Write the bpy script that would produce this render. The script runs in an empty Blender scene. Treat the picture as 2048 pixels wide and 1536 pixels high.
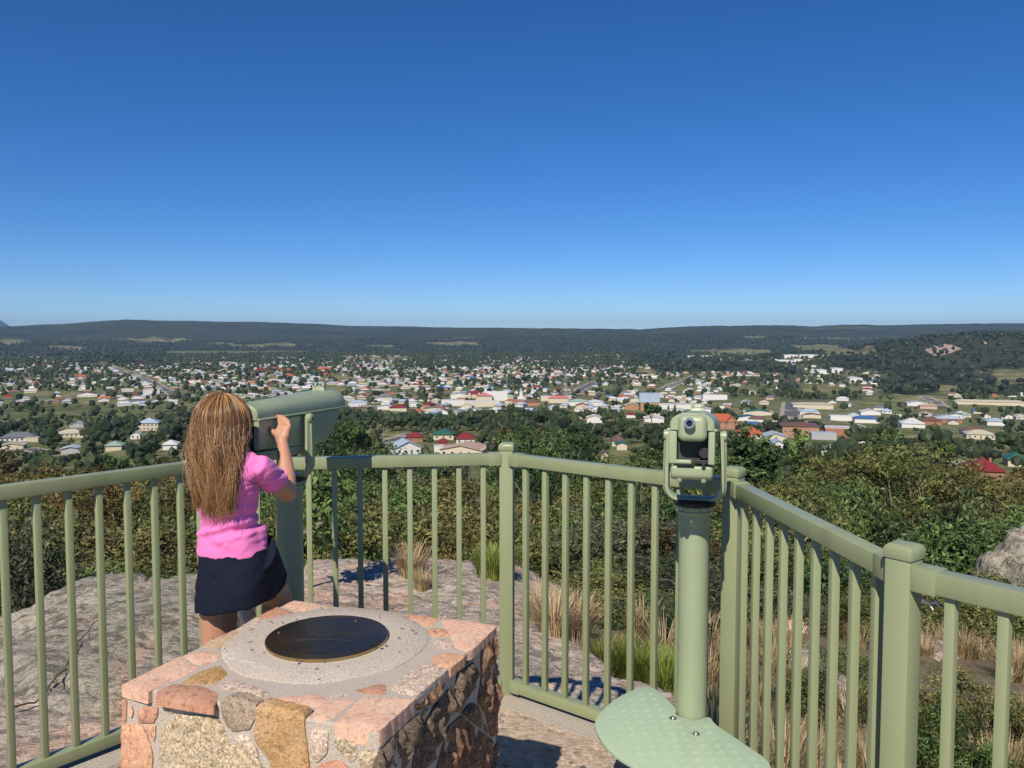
import bpy, bmesh, math, random
import numpy as np
from mathutils import Vector, Matrix, Euler
SC = bpy.context.scene
COL = SC.collection
R = math.radians
PI = math.pi
# ------------------------------------------------------------------ camera
CAMZ = 1.62
FPX = 1657.0          # focal length in photo pixels (2048 wide)
PITCH = R(3.45)
cam_d = bpy.data.cameras.new('camera')
cam = bpy.data.objects.new('camera', cam_d); COL.objects.link(cam)
cam_d.sensor_width = 36.0
cam_d.lens = 36.0 * FPX / 2048.0
cam_d.clip_start = 0.05
cam_d.clip_end = 60000.0
cam.location = (0, 0, CAMZ)
cam.rotation_euler = (R(90) - PITCH, 0, 0)
SC.camera = cam
# ------------------------------------------------------------------ light
SUN_EL = R(44)
SUN_H = (-0.313, -0.950)            # horizontal direction towards the sun
world = bpy.data.worlds.new('World'); SC.world = world
world.use_nodes = True
wn = world.node_tree; wn.nodes.clear()
w_out = wn.nodes.new('ShaderNodeOutputWorld')
w_bg = wn.nodes.new('ShaderNodeBackground')
w_sky = wn.nodes.new('ShaderNodeTexSky')
w_sky.sky_type = 'NISHITA'; w_sky.sun_disc = False
w_sky.sun_elevation = SUN_EL
w_sky.sun_rotation = math.atan2(SUN_H[0], SUN_H[1])
w_sky.altitude = 3200; w_sky.air_density = 1.0; w_sky.dust_density = 0.0; w_sky.ozone_density = 7.5
w_hs = wn.nodes.new('ShaderNodeHueSaturation')
w_hs.inputs['Hue'].default_value = 0.505
w_hs.inputs['Saturation'].default_value = 1.19
w_gm = wn.nodes.new('ShaderNodeGamma'); w_gm.inputs['Gamma'].default_value = 1.0
wn.links.new(w_sky.outputs[0], w_gm.inputs[0])
wn.links.new(w_gm.outputs[0], w_hs.inputs['Color'])
wn.links.new(w_hs.outputs[0], w_bg.inputs['Color'])
w_bg.inputs['Strength'].default_value = 0.109
wn.links.new(w_bg.outputs[0], w_out.inputs['Surface'])
sun_d = bpy.data.lights.new('sun', 'SUN'); sun_d.energy = 5.0; sun_d.angle = R(0.53)
sun_d.color = (1.0, 0.90, 0.76)
sun = bpy.data.objects.new('sun', sun_d); COL.objects.link(sun)
_sd = Vector((SUN_H[0] * math.cos(SUN_EL), SUN_H[1] * math.cos(SUN_EL), math.sin(SUN_EL)))
sun.rotation_euler = _sd.to_track_quat('Z', 'Y').to_euler()
sun.location = (-10, -30, 30)
SC.view_settings.view_transform = 'Standard'
SC.view_settings.look = 'None'
SC.view_settings.exposure = 0.0
SC.view_settings.gamma = 1.0
SC.view_settings.use_curve_mapping = False
SC.render.engine = 'CYCLES'
SC.cycles.max_bounces = 6
SC.cycles.diffuse_bounces = 1
SC.cycles.glossy_bounces = 2
SC.cycles.transmission_bounces = 3
SC.cycles.transparent_max_bounces = 6
SC.cycles.volume_bounces = 0
SC.cycles.use_denoising = True
try:
    SC.cycles.denoising_prefilter = 'ACCURATE'
except Exception:
    pass
# ------------------------------------------------------------------ projection helpers (world lines of sight)
cP, sP = math.cos(PITCH), math.sin(PITCH)
def ray(u, v):
    dx = (u - 1024.0) / FPX; dy = (v - 768.0) / FPX
    return Vector((dx, cP - dy * sP, -sP - dy * cP))
def PZ(u, v, z):
    d = ray(u, v); t = (z - CAMZ) / d.z
    return Vector((d.x * t, d.y * t, z))
def PY(u, v, Y):
    d = ray(u, v); t = Y / d.y
    return Vector((d.x * t, Y, CAMZ + d.z * t))
def to_px(x, y, z):
    zz = z - CAMZ
    f = y * cP - zz * sP
    d = -y * sP - zz * cP
    return 1024 + FPX * x / f, 768 + FPX * d / f
# ------------------------------------------------------------------ noise
def _hash(ix, iy, s):
    h = (ix.astype(np.int64) * 374761393 + iy.astype(np.int64) * 668265263 + s * 974711) & 0x7fffffff
    h = ((h ^ (h >> 13)) * 1274126177) & 0x7fffffff
    h = (h ^ (h >> 16)) & 0xffffff
    return h / float(0xffffff)
def vnoise(x, y, s=0):
    x = np.asarray(x, float); y = np.asarray(y, float)
    ix = np.floor(x); iy = np.floor(y); fx = x - ix; fy = y - iy
    fx = fx * fx * fx * (fx * (fx * 6 - 15) + 10); fy = fy * fy * fy * (fy * (fy * 6 - 15) + 10)
    a = _hash(ix, iy, s); b = _hash(ix + 1, iy, s); c = _hash(ix, iy + 1, s); d = _hash(ix + 1, iy + 1, s)
    return (a * (1 - fx) + b * fx) * (1 - fy) + (c * (1 - fx) + d * fx) * fy
def fbm(x, y, s=0, o=4, lac=2.1, g=0.5):
    t = 0; a = 1.0; n = 0
    for i in range(o):
        t = t + a * (vnoise(x, y, s + i * 17) * 2 - 1); n += a
        x = np.asarray(x) * lac + 13.7; y = np.asarray(y) * lac + 5.1; a *= g
    return t / n
def sstep(a, b, x):
    t = np.clip((np.asarray(x, float) - a) / (b - a), 0, 1)
    return t * t * (3 - 2 * t)
# ------------------------------------------------------------------ objects
def link(o, parent=None):
    COL.objects.link(o)
    if parent is not None: o.parent = parent
    return o
def tag(o, label=None, cat=None, group=None, kind=None):
    if label: o['label'] = label
    if cat: o['category'] = cat
    if group: o['group'] = group
    if kind: o['kind'] = kind
    return o
def empty(name, loc=(0, 0, 0), rz=0.0, parent=None):
    o = bpy.data.objects.new(name, None); o.empty_display_size = 0.2
    o.location = loc; o.rotation_euler = (0, 0, rz)
    return link(o, parent)
def obj(name, mesh, parent=None, loc=None, rot=None):
    o = bpy.data.objects.new(name, mesh); link(o, parent)
    if loc is not None: o.location = loc
    if rot is not None: o.rotation_euler = rot
    return o
def copy_tree(o, parent=None):
    c = o.copy(); COL.objects.link(c); c.parent = parent
    for ch in list(CH.get(o.name, ())): copy_tree(ch, c)
    return c
CH = {}
def reg_children(root):
    for ch in root.children: CH.setdefault(root.name, []).append(ch); reg_children(ch)
def np_mesh(name, V, F, mats, smooth=False, mi=None, attrs=None, cols=None):
    """V (n,3); F (m,k) array of polygons of equal size"""
    me = bpy.data.meshes.new(name)
    V = np.ascontiguousarray(V, dtype=np.float32); F = np.ascontiguousarray(F, dtype=np.int32)
    m, k = F.shape
    me.vertices.add(len(V)); me.vertices.foreach_set('co', V.ravel())
    me.loops.add(m * k); me.loops.foreach_set('vertex_index', F.ravel())
    me.polygons.add(m)
    me.polygons.foreach_set('loop_start', np.arange(0, m * k, k, dtype=np.int32))
    me.polygons.foreach_set('loop_total', np.full(m, k, dtype=np.int32))
    if mi is not None: me.polygons.foreach_set('material_index', np.asarray(mi, dtype=np.int32))
    me.polygons.foreach_set('use_smooth', np.full(m, smooth, dtype=bool))
    me.update(calc_edges=True)
    for mt in (mats if isinstance(mats, (list, tuple)) else [mats]): me.materials.append(mt)
    for nm, arr in (attrs or {}).items():
        a = me.attributes.new(nm, 'FLOAT', 'POINT'); a.data.foreach_set('value', np.asarray(arr, dtype=np.float32))
    for nm, arr in (cols or {}).items():
        a = me.attributes.new(nm, 'FLOAT_COLOR', 'POINT')
        c4 = np.ones((len(V), 4), dtype=np.float32); c4[:, :3] = arr
        a.data.foreach_set('color', c4.ravel())
    return me
class MB:
    def __init__(s): s.v = []; s.f = []; s.m = []
    def add(s, vs, fs, m=0):
        b = len(s.v); s.v += [tuple(p) for p in vs]; s.f += [tuple(b + i for i in f) for f in fs]; s.m += [m] * len(fs); return s
    def box(s, c, d, rz=0.0, m=0, M=None):
        x, y, z = d[0] / 2, d[1] / 2, d[2] / 2
        P = [Vector((a, b, e)) for e in (-z, z) for a, b in ((-x, -y), (x, -y), (x, y), (-x, y))]
        rm = M if M is not None else Matrix.Rotation(rz, 3, 'Z')
        P = [rm @ p + Vector(c) for p in P]
        return s.add(P, [(3, 2, 1, 0), (4, 5, 6, 7), (0, 1, 5, 4), (1, 2, 6, 5), (2, 3, 7, 6), (3, 0, 4, 7)], m)
    def tube(s, pts, rad, n=10, m=0, caps=True):
        pts = [Vector(p) for p in pts]
        if not isinstance(rad, (list, tuple)): rad = [rad] * len(pts)
        rings = []; up = None
        for i, p in enumerate(pts):
            t = (pts[min(i + 1, len(pts) - 1)] - pts[max(i - 1, 0)]).normalized()
            if up is None:
                a = Vector((0, 0, 1)) if abs(t.z) < 0.9 else Vector((1, 0, 0))
                up = (a - t * a.dot(t)).normalized()
            else:
                up = (up - t * up.dot(t)).normalized()
            sd = t.cross(up)
            rings.append([p + (up * math.cos(2 * PI * k / n) + sd * math.sin(2 * PI * k / n)) * rad[i] for k in range(n)])
        vs = [q for r_ in rings for q in r_]; fs = []
        for i in range(len(pts) - 1):
            for k in range(n):
                k2 = (k + 1) % n
                fs.append((i * n + k, i * n + k2, (i + 1) * n + k2, (i + 1) * n + k))
        if caps:
            fs.append(tuple(reversed(range(n)))); fs.append(tuple((len(pts) - 1) * n + k for k in range(n)))
        return s.add(vs, fs, m)
    def lathe(s, prof, n=32, c=(0, 0, 0), m=0):
        """prof: (r, z) from bottom to top"""
        vs = []; fs = []
        for r_, z in prof:
            for k in range(n):
                a = 2 * PI * k / n; vs.append((c[0] + r_ * math.cos(a), c[1] + r_ * math.sin(a), c[2] + z))
        for i in range(len(prof) - 1):
            for k in range(n):
                k2 = (k + 1) % n; fs.append((i * n + k, i * n + k2, (i + 1) * n + k2, (i + 1) * n + k))
        fs.append(tuple(reversed(range(n)))); fs.append(tuple((len(prof) - 1) * n + k for k in range(n)))
        return s.add(vs, fs, m)
    def prism(s, poly, z0, z1, m=0):
        n = len(poly); a = sum(poly[i][0] * poly[(i + 1) % n][1] - poly[(i + 1) % n][0] * poly[i][1] for i in range(n))
        if a < 0: poly = list(reversed(poly))
        vs = [(p[0], p[1], z0) for p in poly] + [(p[0], p[1], z1) for p in poly]
        fs = [tuple(reversed(range(n))), tuple(range(n, 2 * n))] + [(i, (i + 1) % n, n + (i + 1) % n, n + i) for i in range(n)]
        return s.add(vs, fs, m)
    def loft(s, secs, m=0, caps=True, closed=True):
        n = len(secs[0]); vs = [p for sc in secs for p in sc]; fs = []
        for i in range(len(secs) - 1):
            for k in range(n if closed else n - 1):
                k2 = (k + 1) % n; fs.append((i * n + k, i * n + k2, (i + 1) * n + k2, (i + 1) * n + k))
        if caps: fs.append(tuple(reversed(range(n)))); fs.append(tuple((len(secs) - 1) * n + k for k in range(n)))
        return s.add(vs, fs, m)
    def mesh(s, name, mats, smooth=None, fix=True, bevel=None, seg=2, bang=30):
        me = bpy.data.meshes.new(name); me.from_pydata([tuple(v) for v in s.v], [], s.f)
        for mt in (mats if isinstance(mats, (list, tuple)) else [mats]): me.materials.append(mt)
        me.polygons.foreach_set('material_index', s.m)
        if fix or bevel:
            bm = bmesh.new(); bm.from_mesh(me)
            if fix: bmesh.ops.recalc_face_normals(bm, faces=bm.faces)
            if bevel:
                ed = [e for e in bm.edges if len(e.link_faces) == 2 and e.calc_face_angle(0) > R(bang)]
                bmesh.ops.bevel(bm, geom=ed, offset=bevel, segments=seg, profile=0.5, affect='EDGES', clamp_overlap=True)
            bm.to_mesh(me); bm.free()
        if smooth:
            me.polygons.foreach_set('use_smooth', [True] * len(me.polygons))
            if smooth is not True: me.set_sharp_from_angle(angle=R(smooth))
        me.update()
        return me
def build(mb, name, mats, parent=None, **k):
    loc = k.pop('loc', None); rot = k.pop('rot', None)
    return obj(name, mb.mesh(name, mats, **k), parent, loc, rot)
# ------------------------------------------------------------------ materials
class NT:
    def __init__(s, name):
        s.mat = bpy.data.materials.new(name); s.mat.use_nodes = True
        s.t = s.mat.node_tree; s.t.nodes.clear()
        s.out = s.t.nodes.new('ShaderNodeOutputMaterial')
        s.b = s.t.nodes.new('ShaderNodeBsdfPrincipled')
        s.t.links.new(s.b.outputs[0], s.out.inputs['Surface'])
        s._co = None
    def n(s, typ, **k):
        nd = s.t.nodes.new(typ)
        for a, v in k.items():
            if a.startswith('i_'): 
                key = a[2:]; key = int(key) if key.isdigit() else key
                nd.inputs[key].default_value = v
            else: setattr(nd, a, v)
        return nd
    def l(s, a, b): s.t.links.new(a, b); return s
    def co(s):
        if s._co is None: s._co = s.n('ShaderNodeTexCoord').outputs['Object']
        return s._co
    def wco(s):
        return s.n('ShaderNodeNewGeometry').outputs['Position']
    def noise(s, scale, detail=4, rough=0.55, co=None, dist=0.0):
        nd = s.n('ShaderNodeTexNoise'); nd.inputs['Scale'].default_value = scale; nd.inputs['Detail'].default_value = detail
        nd.inputs['Roughness'].default_value = rough; nd.inputs['Distortion'].default_value = dist
        s.l(co if co is not None else s.co(), nd.inputs['Vector']); return nd.outputs['Fac']
    def voro(s, scale, feature='F1', co=None, out='Distance', rnd=1.0):
        nd = s.n('ShaderNodeTexVoronoi'); nd.feature = feature; nd.inputs['Scale'].default_value = scale
        nd.inputs['Randomness'].default_value = rnd
        s.l(co if co is not None else s.co(), nd.inputs['Vector']); return nd.outputs[out]
    def ramp(s, fac, stops, interp='LINEAR'):
        nd = s.n('ShaderNodeValToRGB'); cr = nd.color_ramp; cr.interpolation = interp
        while len(cr.elements) < len(stops): cr.elements.new(0.5)
        for e, (p, c) in zip(cr.elements, stops):
            e.position = p; e.color = (c[0], c[1], c[2], 1) if isinstance(c, (tuple, list)) else (c, c, c, 1)
        s.l(fac, nd.inputs[0]); return nd.outputs[0]
    def mix(s, fac, a, b, mode='MIX'):
        nd = s.n('ShaderNodeMix'); nd.data_type = 'RGBA'; nd.blend_type = mode
        for val, i in ((fac, 0), (a, 6), (b, 7)):
            if isinstance(val, (int, float)): nd.inputs[i].default_value = val if i == 0 else (val, val, val, 1)
            elif isinstance(val, (tuple, list)): nd.inputs[i].default_value = (*val[:3], 1)
            else: s.l(val, nd.inputs[i])
        return nd.outputs[2]
    def math(s, op, a, b=None, clamp=False):
        nd = s.n('ShaderNodeMath'); nd.operation = op; nd.use_clamp = clamp
        for val, i in ((a, 0), (b, 1)):
            if val is None: continue
            if isinstance(val, (int, float)): nd.inputs[i].default_value = val
            else: s.l(val, nd.inputs[i])
        return nd.outputs[0]
    def mapv(s, co, scale=(1, 1, 1), rot=(0, 0, 0)):
        nd = s.n('ShaderNodeMapping'); nd.inputs['Scale'].default_value = scale; nd.inputs['Rotation'].default_value = rot
        s.l(co, nd.inputs['Vector']); return nd.outputs[0]
    def attr(s, name, out='Fac'):
        nd = s.n('ShaderNodeAttribute'); nd.attribute_name = name; return nd.outputs[out]
    def rnd(s): return s.n('ShaderNodeObjectInfo').outputs['Random']
    def col(s, c):
        if isinstance(c, (tuple, list)): s.b.inputs['Base Color'].default_value = (*c[:3], 1)
        else: s.l(c, s.b.inputs['Base Color'])
        return s
    def set(s, rough=0.6, spec=0.5, metal=0.0, coat=0.0):
        for k, v in (('Roughness', rough), ('Specular IOR Level', spec), ('Metallic', metal), ('Coat Weight', coat)):
            if isinstance(v, (int, float)): s.b.inputs[k].default_value = v
            else: s.l(v, s.b.inputs[k])
        return s
    def bump(s, h, strength=0.5, dist=0.01, prev=None):
        nd = s.n('ShaderNodeBump'); nd.inputs['Strength'].default_value = strength; nd.inputs['Distance'].default_value = dist
        s.l(h, nd.inputs['Height'])
        if prev is not None: s.l(prev, nd.inputs['Normal'])
        s.l(nd.outputs[0], s.b.inputs['Normal']); return nd.outputs[0]
MAT = {}
def simple(name, c, rough=0.6, metal=0.0, spec=0.5, var=0.15, scale=3.0, bump=0.0, bdist=0.005):
    if name in MAT: return MAT[name]
    t = NT(name)
    f = t.noise(scale, 5, 0.6)
    t.col(t.mix(f, tuple(x * (1 - var) for x in c), tuple(min(1, x * (1 + var)) for x in c)))
    t.set(rough, spec, metal)
    if bump: t.bump(f, bump, bdist)
    MAT[name] = t.mat; return t.mat
def mat_paint(nm='green_paint', k=(1, 1, 1)):
    t = NT(nm); co = t.co()
    f = t.noise(2.5, 4, 0.6); f2 = t.noise(90, 3, 0.6)
    c = t.mix(f, (0.272, 0.315, 0.170), (0.310, 0.352, 0.198))
    sp = t.ramp(t.noise(38, 6, 0.7), [(0.0, 0), (0.70, 0), (0.78, 1)])
    c = t.mix(t.math('MULTIPLY', sp, 0.35), c, (0.22, 0.24, 0.15))
    dr = t.noise(7, 6, 0.65, t.mapv(co, (1.0, 1.0, 0.12)))
    c = t.mix(t.ramp(dr, [(0.48, 0), (0.75, 0.42)]), c, (0.20, 0.21, 0.13))
    ch = t.voro(26, co=co, out='Distance'); cm_ = t.ramp(t.math('ADD', ch, t.math('MULTIPLY', t.noise(70, 3, .6), .12)), [(0.085, 1), (0.10, 0)])
    c = t.mix(t.math('MULTIPLY', cm_, t.ramp(t.noise(4.5, 2, .5), [(0.60, 0), (0.63, 1)])), c, (0.55, 0.53, 0.42))
    c = t.mix(1.0, c, k, 'MULTIPLY')
    t.col(c); t.set(t.ramp(f, [(0.3, 0.30), (0.7, 0.42)]), 0.5)
    t.bump(f2, 0.06, 0.001)
    return t.mat
def mat_plate():
    t = NT('step_plate_paint')
    f = t.noise(5, 5, 0.65); g = t.noise(60, 4, 0.7)
    c = t.mix(f, (0.37, 0.50, 0.34), (0.47, 0.60, 0.42))
    c = t.mix(t.ramp(g, [(0.5, 0), (0.75, 0.5)]), c, (0.38, 0.42, 0.30))
    t.col(c); t.set(0.5, 0.4); return t.mat
def mat_rock(name, base, alt, dark, fsc=1.0, grain=0.5, warm=None):
    """granite: lichen streaks, coarse crystals, warm flaked patches"""
    t = NT(name); co = t.co()
    f = t.noise(1.1 * fsc, 8, 0.62); st = t.noise(7 * fsc, 8, 0.72, t.mapv(co, (0.55, 1.6, 1.0), (0, 0, 0.5)), 0.8)
    g = t.noise(16 * fsc, 6, 0.72, t.mapv(co, (0.7, 1.3, 1.0), (0, 0, 0.3)), 0.4); h = t.noise(75 * fsc, 4, 0.7)
    c = t.mix(t.ramp(f, [(0.38, 0), (0.60, 1)]), base, alt)
    if warm: c = t.mix(t.ramp(t.noise(0.75 * fsc, 5, 0.5, dist=1.2), [(0.53, 0), (0.60, 0.9)]), c, warm)
    c = t.mix(t.ramp(st, [(0.41, 0.9), (0.52, 0)]), c, dark)
    c = t.mix(t.ramp(st, [(0.60, 0), (0.72, 0.5)]), c, tuple(min(1, x * 1.5) for x in alt))
    c = t.mix(t.ramp(g, [(0.36, 0.8), (0.48, 0)]), c, tuple(x * 0.7 for x in dark))
    cr = t.voro(120 * fsc, out='Color'); crs = t.n('ShaderNodeSeparateColor'); t.l(cr, crs.inputs[0])
    c = t.mix(grain, c, t.ramp(crs.outputs[0], [(0.0, 0.25), (0.25, 0.75), (0.6, 1.0), (1.0, 1.4)]), 'MULTIPLY')
    t.col(c); t.set(0.88, 0.2)
    hh = t.math('ADD', t.math('MULTIPLY', st, 0.55), t.math('ADD', t.math('MULTIPLY', g, 0.35), t.math('MULTIPLY', h, 0.12)))
    t.bump(hh, 1.0, 0.07 / fsc)
    return t.mat
# ================================================================== TERRAIN
_PR = [0, 4, 6, 8, 10, 14, 20, 30, 50, 100, 200, 350, 550, 750, 950, 1300, 3000, 1e5]
_PH = [-.6, -.75, -.95, -1.25, -1.8, -3.2, -5.4, -8.8, -14.5, -25.5, -38, -50, -63, -74, -82, -87, -90, -90]
SKY_U = [-1500, -400, 0, 60, 130, 250, 330, 500, 700, 900, 1000, 1280, 1380, 1550, 1630, 1680, 1780, 1900, 2048, 2500, 3500]
SKY_V = [652, 648, 653, 650, 647, 640.5, 642, 644, 651, 655, 656, 658, 652.5, 650, 653, 649, 650.5, 647.5, 647, 650, 655]
def H(x, y):
    x = np.asarray(x, float); y = np.asarray(y, float)
    r = np.hypot(x, y); az = np.arctan2(x, np.maximum(y, 1e-6)); az = np.where(y < 0, np.sign(x + 1e-9) * PI / 2, az)
    z = np.interp(r, _PR, _PH)
    z = np.where(y < 1.0, np.maximum(z, -0.3 - 0.02 * r) * sstep(1.0, -3, y) + z * (1 - sstep(1.0, -3, y)), z)
    # the right hand side of the knoll falls away sooner
    rt = sstep(0.75, 2.6, x) * sstep(9, 4, r) * sstep(-1, 1.2, y)
    z = z - 0.75 * rt
    z = z - 0.35 * sstep(1.5, 5, x) * sstep(14, 7, r) * sstep(-1, 1.2, y)
    z = z + 0.12 * fbm(x / 1.7, y / 1.7, 3, 3) * sstep(2.5, 6, r) + 0.5 * fbm(x / 9, y / 9, 5, 3) * sstep(10, 25, r)
    z = z + 2.5 * fbm(x / 70, y / 70, 9, 3) * sstep(60, 160, r) + 4 * fbm(x / 500, y / 500, 11, 3) * sstep(400, 900, r)
    # gentle swells of the plain then the ridges
    z = z + 22 * fbm(x / 2600, y / 2600, 21, 3) * sstep(3200, 5200, r)
    u = 1024 + FPX * np.tan(np.clip(az, -1.3, 1.3)) 
    crest = np.interp(u, SKY_U, SKY_V) - 1.5 * fbm(u / 90, u * 0 + 3.3, 31, 4) - 0.8 * fbm(u / 14, u * 0 + 1.3, 33, 3)
    Dc = 9000 + 1500 * np.sin(u / 260.0)
    hc = CAMZ + (668 - crest) / FPX * Dc * np.cos(np.clip(az, -1.3, 1.3))
    k = sstep(4300, 1, 0) * 0 + sstep(0, 1, np.clip((r - 4300) / (Dc - 4300), 0, 1))
    zr = z * (1 - k) + hc * k + 34 * fbm(x / 1300, y / 1300, 41, 4) * k * sstep(1.0, 0.75, k)
    z = np.where(r > 4300, zr, z)
    z = np.where(r > Dc, z - (r - Dc) * 0.03, z)
    # blue mountain far left
    m = np.exp(-(((u + 60) / 110.0) ** 2)) * sstep(16000, 19000, r)
    z = np.where(m > 0.01, np.maximum(z, -300 + 800 * m), z)
    # granite hill on the right
    hx, hy = 1950.0, 2550.0
    q = np.hypot((x - hx) / 820.0, (y - hy) / 620.0)
    z = z + 92 * np.exp(-q ** 2 * 1.15) * (1 + 0.12 * fbm(x / 160, y / 160, 51, 3))
    hx, hy = 1350.0, 2650.0
    q = np.hypot((x - hx) / 430.0, (y - hy) / 360.0)
    z = z + 30 * np.exp(-q ** 2 * 1.3)
    return z
def H1(x, y): return float(H(np.array([x]), np.array([y]))[0])
_PGC = {}
def PG(u, v):
    """where the line of sight through photo pixel (u,v) meets the ground"""
    if (u, v) in _PGC: return _PGC[(u, v)]
    d = ray(u, v); t = np.geomspace(3, 12000, 500)
    for _ in range(3):
        below = np.nonzero(CAMZ + d.z * t < H(d.x * t, d.y * t))[0]
        if len(below) == 0: return None
        i = below[0]; k = t[i]
        t = np.linspace(t[max(i - 1, 0)], t[i], 24)
    r_ = (d.x * k, d.y * k, CAMZ + d.z * k); _PGC[(u, v)] = r_
    return r_

# town zone in photo pixels -> True where houses stand
TOWN = [(-60, 728, 700, 812), (560, 706, 1260, 800), (-60, 715, 140, 745), (330, 702, 620, 735), (1220, 745, 1560, 800), (1040, 728, 1300, 760),
        (700, 790, 1520, 842), (1500, 800, 2110, 872), (1600, 740, 1760, 790), (1380, 700, 1520, 722), (1540, 715, 1640, 735), (1760, 790, 2110, 830)]
def in_town(u, v):
    return any(a <= u <= c and b <= v <= d for a, b, c, d in TOWN)

def mat_ground():
    t = NT('ground'); w = t.wco()
    zone = t.attr('zone'); fld = t.attr('field')
    # near: leaf litter, pale dry soil and dry grass
    a = t.noise(2.2, 7, 0.7, w); b = t.noise(22, 6, 0.7, w)
    near = t.mix(t.ramp(a, [(0.35, 0), (0.65, 1)]), (0.20, 0.155, 0.095), (0.33, 0.27, 0.17))
    near = t.mix(t.ramp(b, [(0.35, 0.8), (0.6, 0)]), near, (0.07, 0.055, 0.03))
    # town: mown grass, dry paddocks, pale yards
    c1 = t.noise(0.02, 5, 0.6, w); c2 = t.noise(0.11, 4, 0.65, w); c3 = t.noise(0.6, 3, 0.6, w)
    town = t.mix(t.ramp(c1, [(0.38, 0), (0.62, 1)]), (0.085, 0.115, 0.036), (0.20, 0.20, 0.085))
    town = t.mix(t.ramp(c2, [(0.50, 0), (0.68, 0.8)]), town, (0.30, 0.26, 0.19))
    town = t.mix(t.ramp(c3, [(0.3, 0.5), (0.5, 0)]), town, (0.05, 0.065, 0.028))
    # forest canopy seen from far away
    f1 = t.noise(0.0035, 6, 0.62, w); f2 = t.noise(0.045, 4, 0.75, w)
    f3 = t.noise(0.0011, 5, 0.6, w, 0.6)
    forest = t.mix(t.ramp(f2, [(0.36, 0), (0.64, 1)]), (0.012, 0.018, 0.010), (0.060, 0.075, 0.038))
    forest = t.mix(t.ramp(f1, [(0.42, 0.0), (0.62, 0.85)]), forest, (0.050, 0.060, 0.030))
    forest = t.mix(t.ramp(t.noise(0.0016, 6, 0.7, w), [(0.50, 0.0), (0.62, 0.7)]), forest, (0.010, 0.016, 0.010))
    pad = t.ramp(f3, [(0.62, 0), (0.655, 1)])
    pad = t.math('MULTIPLY', pad, t.ramp(f1, [(0.47, 0), (0.50, 1)]))
    forest = t.mix(t.math('MULTIPLY', pad, 0.75), forest, t.mix(c1, (0.13, 0.14, 0.06), (0.28, 0.25, 0.15)))
    z1 = t.math('SUBTRACT', zone, 0.0, True)
    col = t.mix(t.math('MINIMUM', zone, 1.0), near, town)
    col = t.mix(t.math('MAXIMUM', t.math('SUBTRACT', zone, 1.0), 0.0), col, forest)
    gr = t.mix(t.ramp(c1, [(0.40, 0), (0.60, 1)]), (0.135, 0.150, 0.052), (0.30, 0.265, 0.135))
    col = t.mix(t.math('MULTIPLY', fld, t.ramp(t.noise(0.012, 5, 0.7, w), [(0.36, 0.25), (0.52, 0.95)])), col, gr)
    t.col(col); t.set(0.95, 0.1)
    t.bump(b, 0.6, 0.03)
    return t.mat
FIELDS = [(245, 677, 372, 687), (395, 686, 450, 690), (480, 687, 600, 695), (-10, 678, 45, 687), (80, 692, 190, 699), (855, 684, 968, 692), (740, 690, 800, 695), (1430, 698, 1540, 712), (1600, 694, 1745, 711), (1970, 738, 2120, 764),
          (690, 714, 835, 722), (760, 727, 820, 735), (1280, 741, 1310, 750), (630, 753, 700, 762), (1740, 790, 1900, 806), (1860, 768, 1930, 790), (1580, 772, 1680, 794), (1840, 868, 2120, 893), (1610, 675, 1800, 679), (1590, 690, 1720, 696), (1480, 672, 1560, 675), (1680, 640, 1760, 643),
          (520, 752, 560, 762), (1410, 792, 1460, 802), (640, 770, 700, 786), (700, 868, 830, 900), (120, 872, 180, 892), (880, 935, 960, 950), (0, 772, 22, 782), (135, 786, 190, 806), (196, 722, 215, 734)]
def field_mask(u, v):
    m = np.zeros_like(np.asarray(u, float)); w = fbm(np.asarray(u) / 26.0, np.asarray(v) / 4.5, 88, 4)
    for a, b, c, d in FIELDS:
        q = np.hypot((u - (a + c) / 2) / ((c - a) / 2 + 1e-6), (v - (b + d) / 2) / ((d - b) / 2 + 1e-6)) + 1.1 * w
        m = np.maximum(m, sstep(1.12, .92, q))
    return m
def make_terrain():
    rr = [2.2]
    while rr[-1] < 26000: rr.append(rr[-1] * (1.018 if rr[-1] < 11000 else 1.05))
    rr = np.array(rr)
    az = np.concatenate([np.linspace(-180, -46, 40), np.linspace(-45, 45, 421), np.linspace(46, 180, 40)[:-1]])
    A = np.radians(az); n = len(A); m = len(rr)
    X = rr[:, None] * np.sin(A)[None]; Y = rr[:, None] * np.cos(A)[None]
    Z = H(X, Y)
    V = np.stack([X.ravel(), Y.ravel(), Z.ravel()], 1)
    i = np.arange(m - 1)[:, None]; k = np.arange(n)[None]; k2 = (k + 1) % n
    F = np.stack([(i * n + k + 0 * i).ravel(), ((i + 1) * n + k).ravel(), ((i + 1) * n + k2).ravel(), (i * n + k2).ravel()], 1)[:, ::-1]
    r = np.hypot(X, Y)
    u, v = to_px(X, Y, Z)
    tw = np.zeros_like(r)
    for a, b, c, d in TOWN:
        tw = np.maximum(tw, sstep(a - 40, a + 20, u) * sstep(c + 40, c - 20, u) * sstep(b - 3, b + 3, v) * sstep(d + 6, d - 6, v))
    zone = 1.0 * sstep(90, 200, r) + (1 - tw) * sstep(900, 1300, r)
    zone = np.where((r > 200) & (r < 1300), 1.0 + (1 - tw) * sstep(900, 1300, r), zone)
    zone = np.where(r > 5200, 2.0, zone)
    me = np_mesh('ground', V, F, mat_ground(), True, attrs={'zone': zone.ravel(), 'field': (field_mask(u, v) * sstep(150, 260, r)).ravel()})
    tag(obj('ground', me), kind='structure')
make_terrain()
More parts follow.
